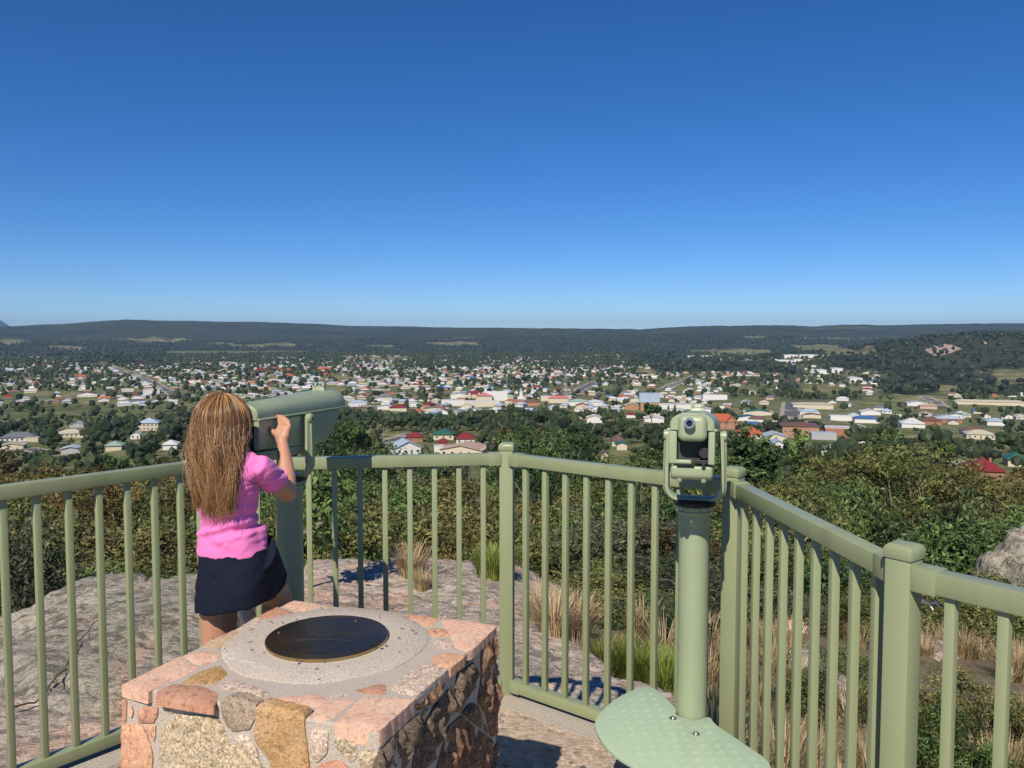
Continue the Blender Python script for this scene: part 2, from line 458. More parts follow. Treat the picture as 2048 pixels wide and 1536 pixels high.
# ================================================================== DECK
M_PAINT = mat_paint(); M_SCOPE = mat_paint('telescope_enamel', (1.13, 1.17, 1.30))
M_PLATE = mat_plate()
cA = Vector((-1.30, 3.47)); cB = Vector((-0.022, 3.66)); cC = Vector((0.806, 2.985)); cD = Vector((0.905, 1.885))
cE = cD + Vector((0.60, -0.80)) * 1.32
cZ = cA + Vector((-0.63, -0.777)) * 1.32; cY = cZ + Vector((-0.30, -0.954)) * 1.32
def mat_aggregate():
    t = NT('exposed_aggregate'); co = t.wco()
    wn_ = t.n('ShaderNodeTexNoise'); wn_.inputs['Scale'].default_value = 18; wn_.inputs['Detail'].default_value = 4; t.l(co, wn_.inputs['Vector'])
    va = t.n('ShaderNodeVectorMath'); va.operation = 'MULTIPLY_ADD'; t.l(wn_.outputs['Color'], va.inputs[0]); va.inputs[1].default_value = (.035, .035, .035); t.l(co, va.inputs[2]); co2 = va.outputs[0]
    v = t.voro(42, co=co2, out='Color'); s = t.n('ShaderNodeSeparateColor'); t.l(v, s.inputs[0])
    d = t.mix(t.ramp(t.noise(6, 3, .6, co), [(.45, 0), (.6, 1)]), t.voro(42, co=co2), t.voro(90, co=co2))
    c = t.ramp(s.outputs[0], [(0, (0.24, 0.17, 0.12)), (0.3, (0.50, 0.37, 0.27)), (0.7, (0.64, 0.51, 0.40)), (0.93, (0.46, 0.38, 0.31)), (1, (0.10, 0.10, 0.11))])
    c = t.mix(t.ramp(d, [(0.38, 0), (0.62, .8)]), c, (0.36, 0.29, 0.22))
    c = t.mix(t.ramp(t.noise(3, 5, 0.6, co), [(0.45, 0), (0.66, 0.6)]), c, (0.56, 0.46, 0.36))
    t.col(c); t.set(0.9, 0.2); t.bump(d, 0.9, -0.006); return t.mat
def mat_concrete(name='pale_concrete', a=(0.42, 0.37, 0.31), b=(0.52, 0.47, 0.40), sc=1.0):
    t = NT(name); f = t.noise(4 * sc, 6, 0.65); g = t.noise(140 * sc, 3, 0.7)
    c = t.mix(f, a, b); c = t.mix(t.ramp(g, [(0.36, 0.8), (0.5, 0)]), c, tuple(x * 0.55 for x in a))
    c = t.mix(t.ramp(g, [(0.56, 0), (0.7, 0.6)]), c, tuple(min(1, x * 1.3) for x in b))
    if name == 'bed_concrete': c = t.mix(t.ramp(t.noise(5.5, 7, 0.7, dist=1.0), [(0.60, 0), (0.66, 0.6)]), c, (0.72, 0.69, 0.64))
    t.col(c); t.set(0.9, 0.2); t.bump(g, 0.6, 0.004); return t.mat
M_AGG = mat_aggregate(); M_CONC = mat_concrete()
def off(p, c=Vector((-0.2, 2.0)), k=0.045):
    d = (p - c); return p + d.normalized() * k
slab = [off(p) for p in (cY, cZ, cA, cB, cC, cD)]
slab += [Vector((1.25, 1.85)), Vector((2.4, 0.2)), Vector((2.4, -4)), Vector((-3.5, -4)), Vector((-3.0, 0.4))]
mb = MB(); mb.prism([(p.x, p.y) for p in slab], -0.95, -0.004)
tag(build(mb, 'lookout_floor', M_AGG, bevel=0.012), kind='structure')
# paler trowelled strip under the railing
def strip_poly(pts, w_in, w_out):
    L = []; Rr = []
    for i, p in enumerate(pts):
        a = pts[max(i - 1, 0)]; b = pts[min(i + 1, len(pts) - 1)]
        t = (b - a).normalized(); nrm = Vector((-t.y, t.x)); L.append(p + nrm * w_out); Rr.append(p - nrm * w_in)
    return L + list(reversed(Rr))
mb = MB(); pl = strip_poly([cY, cZ, cA, cB, cC, cD], 0.13, 0.030)
nS = 6
mb2 = MB()
for i in range(5):
    q = [pl[i], pl[i + 1], pl[len(pl) - 2 - i], pl[len(pl) - 1 - i]]
    mb.prism([(p.x, p.y) for p in q], -0.03, 0.0)
tag(build(mb, 'kerb_strip', M_CONC), kind='structure')

# ================================================================== RAILING
RT, RB = 1.092, 1.042           # top rail top / bottom
BT, BB = 0.068, 0.022
fence = empty('railing', (0, 0, 0))
tag(fence, 'pale green steel safety railing with square posts and upright bars around the lookout', 'railing')
mpost = MB(); mpost.box((0, 0, 0.553), (0.060, 0.060, 1.106)); me_post = mpost.mesh('post', M_PAINT, bevel=0.003, smooth=35)
mc = MB()
a_, b_ = 0.0335, 0.0245
secs = []
for s_, z_ in ((0.0335, 0.0), (0.0335, 0.020), (0.031, 0.027), (0.024, 0.033), (0.004, 0.0355)):
    secs.append([(-s_, -s_, z_), (s_, -s_, z_), (s_, s_, z_), (-s_, s_, z_)])
mc.loft(secs); me_cap = mc.mesh('cap', M_PAINT, bevel=0.0015, smooth=40)
mbal = MB(); mbal.box((0, 0, 0), (0.0228, 0.0228, RB - BT + 0.004)); me_bal = mbal.mesh('baluster', M_PAINT, bevel=0.0018, seg=2, smooth=35)
msl = MB(); msl.box((0, 0, 0), (0.055, 0.056, 0.056)); me_sl = msl.mesh('rail_sleeve', M_PAINT, bevel=0.002, smooth=35)
mft = MB(); mft.box((0, 0, 0.004), (0.10, 0.10, 0.008)); me_ft = mft.mesh('post_flange', M_PAINT, bevel=0.002)
def ang(d): return math.atan2(d.y, d.x)
rots = {'Y': R(-107), 'Z': R(60), 'A': R(10), 'B': R(-9), 'C': R(-41), 'D': R(-53), 'E': R(-53)}
for nm, p in zip('YZABCDE', (cY, cZ, cA, cB, cC, cD, cE)):
    po = obj('post', me_post, fence, (p.x, p.y, 0), (0, 0, rots[nm]))
    obj('cap', me_cap, po, (0, 0, 1.106))
def panel(p, q, n, sl=True):
    d = q - p; L = d.length; t = d / L; a = ang(d)
    inset = 0.033
    for z, h, nm in (((RT + RB) / 2, RT - RB, 'top_rail'), ((BT + BB) / 2, BT - BB, 'bottom_rail')):
        mid = (p + q) / 2; mr = MB(); mr.box((0, 0, 0), (L - 2 * inset, 0.050, h))
        ro = obj(nm, mr.mesh(nm, M_PAINT, bevel=0.004, seg=2, smooth=35), fence, (mid.x, mid.y, z), (0, 0, a))
        for sg in (-1, 1):
            s_ = obj('rail_sleeve', me_sl, ro, (sg * (L / 2 - 0.058), 0, 0)); s_.scale = (1, 1.0, h / 0.050)
    for i in range(1, n):
        c = p + d * (i / n)
        obj('baluster', me_bal, fence, (c.x, c.y, (RB + BT) / 2), (0, 0, a))
panel(cA, cB, 12); panel(cB, cC, 10); panel(cC, cD, 10); panel(cD, cE, 12); panel(cZ, cA, 12); panel(cY, cZ, 12)
# small screw heads and a cable tie on the near post
mt = MB(); mt.lathe([(0.004, 0), (0.004, 0.003), (0.002, 0.0045)], 8); me_scr = mt.mesh('screw', simple('zinc', (0.55, 0.55, 0.52), 0.35, 1.0))
tie = MB(); tie.tube([(0.93, 1.845, 1.02), (0.942, 1.838, 1.012), (0.954, 1.833, 1.018), (0.962, 1.828, 1.008)], 0.003, 6)
tie.tube([(0.942, 1.838, 1.012), (0.948, 1.83, 1.0)], 0.002, 6)
build(tie, 'cable_tie', simple('white_plastic', (0.7, 0.7, 0.66)), fence)

# ================================================================== PLINTH
PZT = 0.75
pFL, pFR, pBR, pBL = PZ(241, 1368, PZT), PZ(758, 1462, PZT), PZ(997, 1248, PZT), PZ(581, 1199, PZT)
plc = (pFL + pFR + pBR + pBL) / 4
GRND = 0.0
plinth = empty('stone_plinth', (plc.x, plc.y, 0))
tag(plinth, 'square granite rubble plinth with mortar joints carrying a round bronze direction plate', 'plinth')
def ploc(v): return Vector((v[0] - plc.x, v[1] - plc.y, v[2]))
M_MORTAR = mat_concrete('mortar', (0.50, 0.435, 0.36), (0.62, 0.55, 0.465), 2.0)
ins = 0.004
def inset_pt(p, k): d = (Vector((plc.x, plc.y)) - Vector((p.x, p.y))).normalized(); return (p.x + d.x * k - plc.x, p.y + d.y * k - plc.y)
mb = MB(); mb.prism([inset_pt(p, ins * 1.4) for p in (pFL, pFR, pBR, pBL)], 0.0, PZT - 0.0035)
build(mb, 'mortar_core', M_MORTAR, plinth, bevel=0.006)
def mat_stone(nm, a, b, dk, grain=0.4, bsc=1.0, dots=(0.1, 0.08, 0.07)):
    t = NT(nm); f = t.noise(9, 6, 0.65); g = t.noise(60, 5, 0.75); co = t.co()
    c = t.mix(t.ramp(f, [(0.35, 0), (0.65, 1)]), a, b)
    v = t.voro(190, co=co, out='Color'); s = t.n('ShaderNodeSeparateColor'); t.l(v, s.inputs[0])
    c = t.mix(grain, c, t.ramp(s.outputs[1], [(0, 0.3), (0.2, 0.7), (0.55, 1.0), (1.0, 1.5)]), 'MULTIPLY')
    c = t.mix(t.ramp(g, [(0.33, 0.85), (0.47, 0)]), c, dk)
    c = t.mix(t.ramp(t.noise(14, 7, 0.8, dist=1.5), [(0.62, 0), (0.68, 0.7)]), c, dots)
    t.col(c); t.set(0.85, 0.3)
    hh = t.math('ADD', g, t.math('MULTIPLY', s.outputs[1], 0.25))
    t.bump(hh, 0.75 * bsc, 0.008); return t.mat
ST = {
 'pink': mat_stone('pink_granite', (0.72, 0.445, 0.315), (0.80, 0.545, 0.40), (0.42, 0.21, 0.14), 0.18, 0.6),
 'red': mat_stone('red_granite', (0.53, 0.265, 0.165), (0.63, 0.37, 0.25), (0.27, 0.11, 0.07), 0.25, 0.6),
 'orange': mat_stone('orange_granite', (0.672, 0.336, 0.190), (0.739, 0.470, 0.302), (0.35, 0.12, 0.07), 0.3, 0.7),
 'ochre': mat_stone('ochre_granite', (0.528, 0.308, 0.110), (0.616, 0.418, 0.242), (0.22, 0.12, 0.05), 0.4),
 'tan': mat_stone('tan_granite', (0.564, 0.384, 0.228), (0.696, 0.504, 0.348), (0.28, 0.17, 0.09), 0.3, 0.7),
 'yellow': mat_stone('yellow_granite', (0.609, 0.493, 0.304), (0.672, 0.546, 0.378), (0.22, 0.14, 0.08), 0.75, 1.4),
 'cream': mat_stone('cream_granite', (0.667, 0.529, 0.391), (0.736, 0.575, 0.460), (0.26, 0.17, 0.11), 0.6, 1.1),
 'dark': mat_stone('shade_darkened_brown_granite', (0.17, 0.13, 0.095), (0.27, 0.20, 0.14), (0.06, 0.045, 0.035), 0.6, 1.3),  # brown stone darkened so its colour carries the right face's shade
 'umber': mat_stone('shade_darkened_umber_granite', (0.26, 0.14, 0.085), (0.36, 0.23, 0.14), (0.09, 0.055, 0.04), 0.6, 1.3),  # umber darkened likewise, shade of the right face put into the colour
 'grey': mat_stone('grey_brown_granite', (0.38, 0.29, 0.20), (0.48, 0.38, 0.28), (0.12, 0.09, 0.06), 0.6, 1.1),
}
from mathutils.geometry import delaunay_2d_cdt
def smooth_poly(P, step, jit, rng):
    """resample and round a closed polygon, adding a little raggedness"""
    n = len(P); Q = []
    for i in range(n):
        a, b = P[i], P[(i + 1) % n]
        L = (b - a).length; k = max(1, int(L / step))
        for j in range(k): Q.append(a.lerp(b, j / k))
    Q = [(Q[i - 1] + Q[i] * 3 + Q[(i + 1) % len(Q)]) / 5 for i in range(len(Q))]
    return [q + Vector((rng.uniform(-jit, jit), rng.uniform(-jit, jit))) for q in Q]
def rock_slab(name, P2, org, ux, uy, un, th, rough, mat, step, seed, back=0.02, fr=18.0, parent=None, aniso=None, flat=0.0):
    """stone whose face is the 2D polygon P2 in the plane (org,ux,uy), standing proud by th along un"""
    rng = random.Random(seed)
    B = smooth_poly([Vector(p) for p in P2], min(step, 0.010), 0.0012, rng)
    cx = sum(p.x for p in B) / len(B); cy = sum(p.y for p in B) / len(B)
    x0, x1 = min(p.x for p in B), max(p.x for p in B); y0, y1 = min(p.y for p in B), max(p.y for p in B)
    pts = list(B); edges = [(i, (i + 1) % len(B)) for i in range(len(B))]
    Bn = np.array([(p.x, p.y) for p in B])
    def dist_edge(x, y):
        a = Bn; b = np.roll(Bn, -1, 0); d = b - a; t = ((x - a[:, 0]) * d[:, 0] + (y - a[:, 1]) * d[:, 1]) / np.maximum((d ** 2).sum(1), 1e-12)
        t = np.clip(t, 0, 1); return np.sqrt(((a[:, 0] + t * d[:, 0] - x) ** 2 + (a[:, 1] + t * d[:, 1] - y) ** 2).min())
    def inside(x, y):
        c = False; j = len(B) - 1
        for i in range(len(B)):
            if (B[i].y > y) != (B[j].y > y) and x < (B[j].x - B[i].x) * (y - B[i].y) / (B[j].y - B[i].y) + B[i].x: c = not c
            j = i
        return c
    yy = y0
    while yy < y1:
        xx = x0
        while xx < x1:
            px, py = xx + rng.uniform(-.3, .3) * step, yy + rng.uniform(-.3, .3) * step
            if inside(px, py) and dist_edge(px, py) > step * 0.45: pts.append(Vector((px, py)))
            xx += step
        yy += step
    vs, es, fs, *_ = delaunay_2d_cdt([Vector((p.x, p.y)) for p in pts], edges, [], 1, 1e-6)
    xs = np.array([v.x for v in vs]); ys = np.array([v.y for v in vs])
    de = np.array([dist_edge(v.x, v.y) for v in vs])
    ax, ay = aniso or (1, 1)
    nz = fbm(xs * fr * ax + seed * 3.1, ys * fr * ay + seed, seed, 5, 2.2, 0.6) * rough
    fo = sstep(0, min(0.018, th * 1.6 + 0.004), de)
    hgt = th * fo + nz * (0.35 + 0.65 * fo) * (1 - flat)
    ob = [i for i in range(len(vs)) if de[i] < 1e-5]
    V = [ploc(org + ux * float(xs[i]) + uy * float(ys[i]) + un * float(hgt[i])) for i in range(len(vs))]
    nb = len(V)
    # skirt going back into the mortar
    cnt = {}
    for f in fs:
        for k in range(len(f)):
            e = (f[k], f[(k + 1) % len(f)]); key = (min(e), max(e)); cnt[key] = cnt.get(key, []) + [e]
    F = [tuple(f) for f in fs]; bm_ = {}
    for key, el in cnt.items():
        if len(el) == 1:
            a, b = el[0]
            for q in (a, b):
                if q not in bm_:
                    bm_[q] = len(V); V.append(ploc(org + ux * float(xs[q]) + uy * float(ys[q]) - un * back))
            F.append((b, a, bm_[a], bm_[b]))
    mb = MB(); mb.add(V, F)
    return build(mb, name, mat, parent, smooth=50)
zx, zy, zz_ = Vector((1, 0, 0)), Vector((0, 1, 0)), Vector((0, 0, 1))
def r1(x, y): return (230 + x / 4.44, 1190 + y / 4.44)
def r2(x, y): return (600 + x / 4.44, 1190 + y / 4.44)
def top2(p): q = PZ(p[0], p[1], PZT); return Vector((q.x, q.y))
tops = [
 (1, 'pink', .030, [(50,790),(295,855),(330,835),(460,770),(590,730),(750,640),(575,535),(300,670)]),
 (1, 'red', .022, [(355,893),(370,850),(520,780),(780,800),(930,865),(880,978),(600,935)]),
 (1, 'ochre', .02, [(590,780),(700,690),(930,610),(1005,690),(880,790),(700,785)]),
 (1, 'pink', .02, [(600,530),(760,490),(930,500),(940,560),(780,620),(700,600)]),
 (1, 'tan', .02, [(745,445),(850,395),(1060,300),(1160,345),(1020,450),(850,470)]),
 (1, 'cream', .02, [(1060,310),(1250,185),(1390,210),(1380,280),(1260,325)]),
 (1, 'red', .02, [(1270,180),(1440,95),(1670,175),(1620,220),(1400,240)]),
 (1, 'pink', .02, [(1490,85),(1590,40),(1776,65),(1840,90),(1700,140),(1560,120)]),
 (1, 'cream', .02, [(890,790),(1050,740),(1340,830),(1400,900),(1250,890),(960,830)]),
 (2, 'tan', .02, [(80,180),(230,85),(430,125),(470,150),(300,185)]),
 (2, 'pink', .02, [(480,170),(500,105),(720,130),(640,175)]),
 (2, 'tan', .02, [(690,185),(750,130),(900,155),(940,200),(840,205)]),
 (2, 'orange', .02, [(890,195),(960,160),(1140,180),(1240,205),(1170,275),(1050,260)]),
 (2, 'pink', .026, [(1250,205),(1400,205),(1756,266),(1530,480),(1480,500),(1380,460),(1330,360),(1270,250)]),
 (2, 'orange', .02, [(1120,310),(1200,280),(1310,300),(1340,355),(1180,365)]),
 (2, 'cream', .02, [(1190,400),(1250,375),(1360,400),(1385,460),(1220,480)]),
 (2, 'orange', .025, [(1150,550),(1290,500),(1480,525),(1340,640),(1230,640)]),
 (2, 'cream', .025, [(790,820),(1040,620),(1170,600),(1310,655),(1040,885),(900,870)]),
 (2, 'red', .02, [(480,840),(730,770),(770,800),(760,880),(600,875)]),
 (2, 'pink', .038, [(290,1135),(560,890),(1035,905),(712,1192),(695,1195)]),
 (2, 'pink', .022, [(90,1085),(180,950),(470,895),(500,920),(270,1105),(160,1100)]),
 (1, 'pink', .02, [(1400,905),(1776,870),(1960,935),(1776,990),(1600,960)]),
 (2, 'cream', .02, [(200,915),(300,872),(440,870),(420,890),(220,925)]),
]
cen2 = top2((655, 1281)); RC = 0.285
for i, (reg, mk, th, P) in enumerate(tops):
    f_ = r1 if reg == 1 else r2
    Q = [top2(f_(*p)) for p in P]
    rock_slab('stone', Q, Vector((0, 0, PZT - 0.003)), zx, zy, zz_, 0.0035, 0.003, ST[mk], 0.016, 100 + i, back=th, fr=22, parent=plinth)
# round concrete bed
mb = MB(); n = 72
ring = lambda r_, z, jit=0: [(cen2.x + r_ * (1 + jit * math.sin(k * 2.3) * .5 + jit * math.sin(k * .71)) * math.cos(2 * PI * k / n) - plc.x, cen2.y + r_ * (1 + jit * math.sin(k * 2.3) * .5 + jit * math.sin(k * .71)) * math.sin(2 * PI * k / n) - plc.y, z) for k in range(n)]
mb.loft([ring(RC, PZT - 0.02, .01), ring(RC, PZT - 0.002, .01), ring(RC - 0.006, PZT + 0.001, .01), ring(0.20, PZT + 0.004), ring(0.02, PZT + 0.006)])
build(mb, 'concrete_bed', mat_concrete('bed_concrete', (0.52, 0.45, 0.37), (0.66, 0.58, 0.49), 1.6), plinth, smooth=40)
# side faces
def face_frame(a, b):
    ux = (b - a); L = ux.length; ux = ux / L; un = Vector((ux.y, -ux.x, 0)); return a, ux, zz_, un, L
def on_face(px, fr):
    a, ux, uy, un, L = fr; d = ray(*px); o = Vector((0, 0, CAMZ)); t = (a - o).dot(un) / d.dot(un); q = o + d * t - a
    return Vector((q.dot(ux), q.z))
FRONT = face_frame(Vector((pFL.x, pFL.y, PZT)), Vector((pFR.x, pFR.y, PZT)))
RIGHT = face_frame(Vector((pFR.x, pFR.y, PZT)), Vector((pBR.x, pBR.y, PZT)))
fronts = [
 (1, 'red', [(55,925),(100,915),(95,1140),(60,1145)]), (1, 'pink', [(115,980),(150,970),(165,1050),(140,1110),(115,1060)]),
 (1, 'red', [(205,1000),(380,985),(385,1040),(340,1140),(200,1135)]), (1, 'orange', [(52,1160),(220,1145),(270,1210),(330,1400),(330,1560),(52,1560)]),
 (1, 'orange', [(260,1150),(365,1150),(345,1320),(310,1270)]), (1, 'tan', [(440,1035),(530,1005),(570,1015),(500,1055)]),
 (1, 'yellow', [(395,1250),(450,1140),(560,1060),(760,1075),(900,1085),(960,1180),(1010,1310),(1250,1440),(1330,1540),(1340,1900),(430,1900),(400,1400)]),
 (1, 'grey', [(930,950),(985,905),(1100,910),(1260,970),(1240,1100),(1190,1195),(1020,1215),(950,1080)]),
 (1, 'cream', [(1050,1250),(1160,1240),(1240,1330),(1280,1450),(1180,1410),(1080,1330)]),
 (1, 'ochre', [(1255,990),(1310,955),(1690,1045),(1680,1180),(1730,1540),(1700,1750),(1400,1700),(1370,1480),(1230,1290),(1240,1100)]),
 (2, 'cream', [(90,1220),(150,1160),(250,1230),(240,1400),(140,1500),(85,1380)]), (2, 'yellow', [(290,1270),(340,1250),(500,1330),(500,1450),(440,1500),(310,1360)]),
 (2, 'yellow', [(530,1400),(600,1370),(690,1400),(695,1600),(560,1600),(520,1450)]), (2, 'red', [(110,1560),(200,1490),(360,1470),(450,1560),(400,1750),(140,1750)]),
 (2, 'pink', [(480,1640),(690,1640),(690,1950),(430,1900)]), (1, 'tan', [(60,1600),(370,1600),(380,1950),(80,1950)]),
]
for i, (reg, mk, P) in enumerate(fronts):
    f_ = r1 if reg == 1 else r2
    Q = [on_face(f_(*p), FRONT) for p in P]
    rock_slab('stone', Q, FRONT[0], FRONT[1], FRONT[2], FRONT[3], 0.006, 0.011 if mk == 'yellow' else 0.007, ST[mk], 0.013, 300 + i, back=0.03, fr=16, parent=plinth)
rights = [  # right face: stones coloured darker to paint in its self-shadowing
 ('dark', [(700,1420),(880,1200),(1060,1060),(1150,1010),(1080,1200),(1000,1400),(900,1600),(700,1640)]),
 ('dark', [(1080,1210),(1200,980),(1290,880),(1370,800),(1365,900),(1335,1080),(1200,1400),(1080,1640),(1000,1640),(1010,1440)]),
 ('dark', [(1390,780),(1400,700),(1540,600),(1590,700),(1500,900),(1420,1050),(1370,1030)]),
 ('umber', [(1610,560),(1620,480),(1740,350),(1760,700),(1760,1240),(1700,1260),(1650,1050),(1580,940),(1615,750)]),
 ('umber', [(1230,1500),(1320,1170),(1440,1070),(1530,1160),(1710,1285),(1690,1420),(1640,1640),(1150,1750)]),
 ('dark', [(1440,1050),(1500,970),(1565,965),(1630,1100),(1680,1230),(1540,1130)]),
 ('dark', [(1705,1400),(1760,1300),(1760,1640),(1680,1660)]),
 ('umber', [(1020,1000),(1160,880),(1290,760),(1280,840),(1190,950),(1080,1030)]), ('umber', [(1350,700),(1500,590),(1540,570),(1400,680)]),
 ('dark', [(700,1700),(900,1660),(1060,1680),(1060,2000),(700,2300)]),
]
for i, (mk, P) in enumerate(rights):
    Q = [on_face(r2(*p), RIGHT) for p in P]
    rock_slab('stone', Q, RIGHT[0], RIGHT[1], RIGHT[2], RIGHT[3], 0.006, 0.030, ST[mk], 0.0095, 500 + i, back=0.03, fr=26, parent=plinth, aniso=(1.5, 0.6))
# plain stones on the two faces turned away
for fi, (a, b) in enumerate(((pBR, pBL), (pBL, pFL))):
    fr = face_frame(Vector((a.x, a.y, PZT)), Vector((b.x, b.y, PZT))); L = fr[4]; rng = random.Random(fi)
    for r_ in range(4):
        x = 0.01
        while x < L - 0.06:
            w = min(rng.uniform(.12, .25), L - x - 0.01); z1 = -0.06 - r_ * 0.17; z0 = z1 - 0.155
            rock_slab('stone', [(x, z0), (x + w - .015, z0), (x + w - .015, z1), (x, z1)], fr[0], fr[1], fr[2], fr[3], 0.006, 0.008, ST[rng.choice(list(ST))], 0.03, 700 + r_ * 9 + fi, back=0.03, parent=plinth)
            x += w
# bronze direction plate with engraved lines and four bolts
def mat_bronze():
    t = NT('dark_bronze'); f = t.noise(6, 5, 0.6); g = t.noise(30, 6, 0.7, dist=2)
    c = t.mix(t.ramp(f, [(0.4, 0), (0.6, 1)]), (0.085, 0.060, 0.034), (0.050, 0.044, 0.040))
    c = t.mix(t.ramp(g, [(0.60, 0), (0.7, 0.5)]), c, (0.16, 0.115, 0.065))
    t.col(c); t.set(t.ramp(g, [(0.3, 0.22), (0.7, 0.40)]), 0.5, 0.65); return t.mat
M_BRZ = mat_bronze(); M_BRS = simple('worn_brass', (0.42, 0.31, 0.13), 0.3, 0.85, var=0.3, scale=40)
RPL = 0.170
mb = MB(); mb.lathe([(RPL - 0.002, 0.003), (RPL, 0.004), (RPL, 0.0135), (RPL - 0.0015, 0.0150), (0.001, 0.0150)], 96, m=0)
pl_ = build(mb, 'direction_plate', M_BRZ, plinth, loc=(cen2.x - plc.x, cen2.y - plc.y, PZT), smooth=40)
mb = MB(); mb.lathe([(RPL + 0.0012, 0.006), (RPL + 0.0012, 0.0128), (RPL - 0.0005, 0.0128), (RPL - 0.0005, 0.0085)], 96)
build(mb, 'rim', M_BRS, pl_, smooth=40)
eng = MB(); rng = random.Random(5)
def eline(a, b, w=0.0008):
    a = Vector(a); b = Vector(b); d = b - a; c = (a + b) / 2
    eng.box((c.x, c.y, 0.0152), (d.length, w, 0.0006), math.atan2(d.y, d.x))
def w2(u, v): q = PZ(u, v, PZT + 0.015); return (q.x - cen2.x, q.y - cen2.y)
def zz(x, y): return w2(500 + x / 6.4, 1220 + y / 6.4)
for a, b, w in (((540,378),(1000,375),.0011), ((1000,375),(1300,392),.0009), ((330,410),(980,372),.0006), ((1015,430),(1045,580),.0009), ((1015,130),(1015,375),.0006)):
    eline(zz(*a), zz(*b), w)
for k in range(7): eline(zz(1020, 370), zz(1080 + k * 75, 150 + k * 12), 0.0006)
# small compass arrow emblem and worn strokes
for a, b, w in (((735,235),(880,265),.004), ((740,240),(745,310),.003), ((790,270),(890,335),.003), ((790,270),(760,330),.002), ((890,250),(830,270),.003),
                ((1260,295),(1350,355),.0012), ((1340,295),(1440,370),.0012), ((1350,300),(1400,380),.001), ((1430,300),(1445,370),.001),
                ((525,490),(470,548),.0015), ((470,548),(445,540),.0012), ((610,535),(670,555),.0012), ((670,555),(600,580),.0012), ((700,500),(720,520),.001), ((650,500),(690,520),.001),
                ((840,490),(890,520),.001), ((560,450),(620,440),.0007), ((560,480),(620,430),.0007), ((800,400),(820,480),.0006), ((1380,470),(1420,490),.0010), ((1400,480),(1410,500),.001), ((1590,405),(1640,395),.0007)):
    eline(zz(*a), zz(*b), w)
for k in range(26):
    a = rng.uniform(0, 2 * PI); r0 = rng.uniform(.05, .15); p = Vector((math.cos(a) * r0, math.sin(a) * r0)); q = p + Vector((rng.uniform(-.03, .03), rng.uniform(-.03, .03))); 
    if q.length < .16: eline(p, q, 0.0004)
for rr_ in (0.158, 0.150):
    for k in range(60): eline((rr_ * math.cos(k * PI / 30), rr_ * math.sin(k * PI / 30)), (rr_ * math.cos((k + 1) * PI / 30), rr_ * math.sin((k + 1) * PI / 30)), 0.0004)
build(eng, 'engraving', simple('engraved_brass', (0.20, 0.16, 0.085), 0.4, 0.8, var=0.3, scale=30), pl_)
for u_, v_ in ((371, 300), (1355, 148), (1662, 468), (597, 657)):
    q = zz(u_, v_); mb = MB(); mb.lathe([(0.0045, 0), (0.0045, 0.003), (0.0025, 0.005)], 10)
    build(mb, 'bolt', M_BRS, pl_, loc=(q[0], q[1], 0.0150), smooth=40)

# bits of dry leaf and twig lying on the plinth top
rng = random.Random(9); db_ = MB()
for k in range(34):
    a = rng.uniform(0, 6.28); rr_ = rng.uniform(.185, .34); x, y = cen2.x + rr_ * math.cos(a), cen2.y + rr_ * math.sin(a) * .9; L = rng.uniform(.003, .009); o_ = rng.uniform(0, 6.28); w_ = rng.uniform(.0008, .002)
    c, s_ = math.cos(o_), math.sin(o_); z = PZT + .009
    db_.add([(x - c * L, y - s_ * L, z), (x + s_ * w_, y - c * w_, z + .001), (x + c * L, y + s_ * L, z + .0015), (x - s_ * w_, y + c * w_, z + .001), (x, y, z - .002)], [(0, 1, 2, 3), (0, 4, 1), (1, 4, 2), (2, 4, 3), (3, 4, 0)])
tag(build(db_, 'leaf_litter', simple('dry_leaf', (.07, .05, .035), .8, var=.5, scale=60)), 'scraps of dark dry leaf scattered on the top of the stone plinth', 'leaf litter', kind='stuff')
# ================================================================== TELESCOPES
M_BLACK = simple('black_rubber', (0.012, 0.012, 0.013), 0.55, var=0.3)
M_LENS = simple('lens_glass', (0.006, 0.007, 0.012), 0.08, spec=0.8)
M_STEEL = simple('bare_steel', (0.50, 0.49, 0.47), 0.32, 1.0, var=0.2, scale=30)
M_INNER = simple('recess_shade_tone', (0.035, 0.045, 0.035), 0.6)  # near-black tone paints in the shade at the back of the recess
def arch(y, w, z0, h, n=20, ex=2.5):
    P = [(-w, y, z0)]
    for k in range(n + 1):
        a = PI - PI * k / n; c, s_ = math.cos(a), math.sin(a)
        P.append((w * math.copysign(abs(c) ** (2 / ex), c), y, z0 + 0.012 + (h - 0.012) * abs(s_) ** (2 / ex)))
    P.append((w, y, z0)); return P
def side_prism(mb, prof, w0, w1=None, m=0):
    """profile (y,z) extruded along x"""
    w1 = w1 or w0; n = len(prof)
    mb.add([(-w0, p[0], p[1]) for p in prof] + [(w1, p[0], p[1]) for p in prof],
           [tuple(range(n)), tuple(reversed(range(n, 2 * n)))] + [(i, n + i, n + (i + 1) % n, (i + 1) % n) for i in range(n)], m)
    return mb
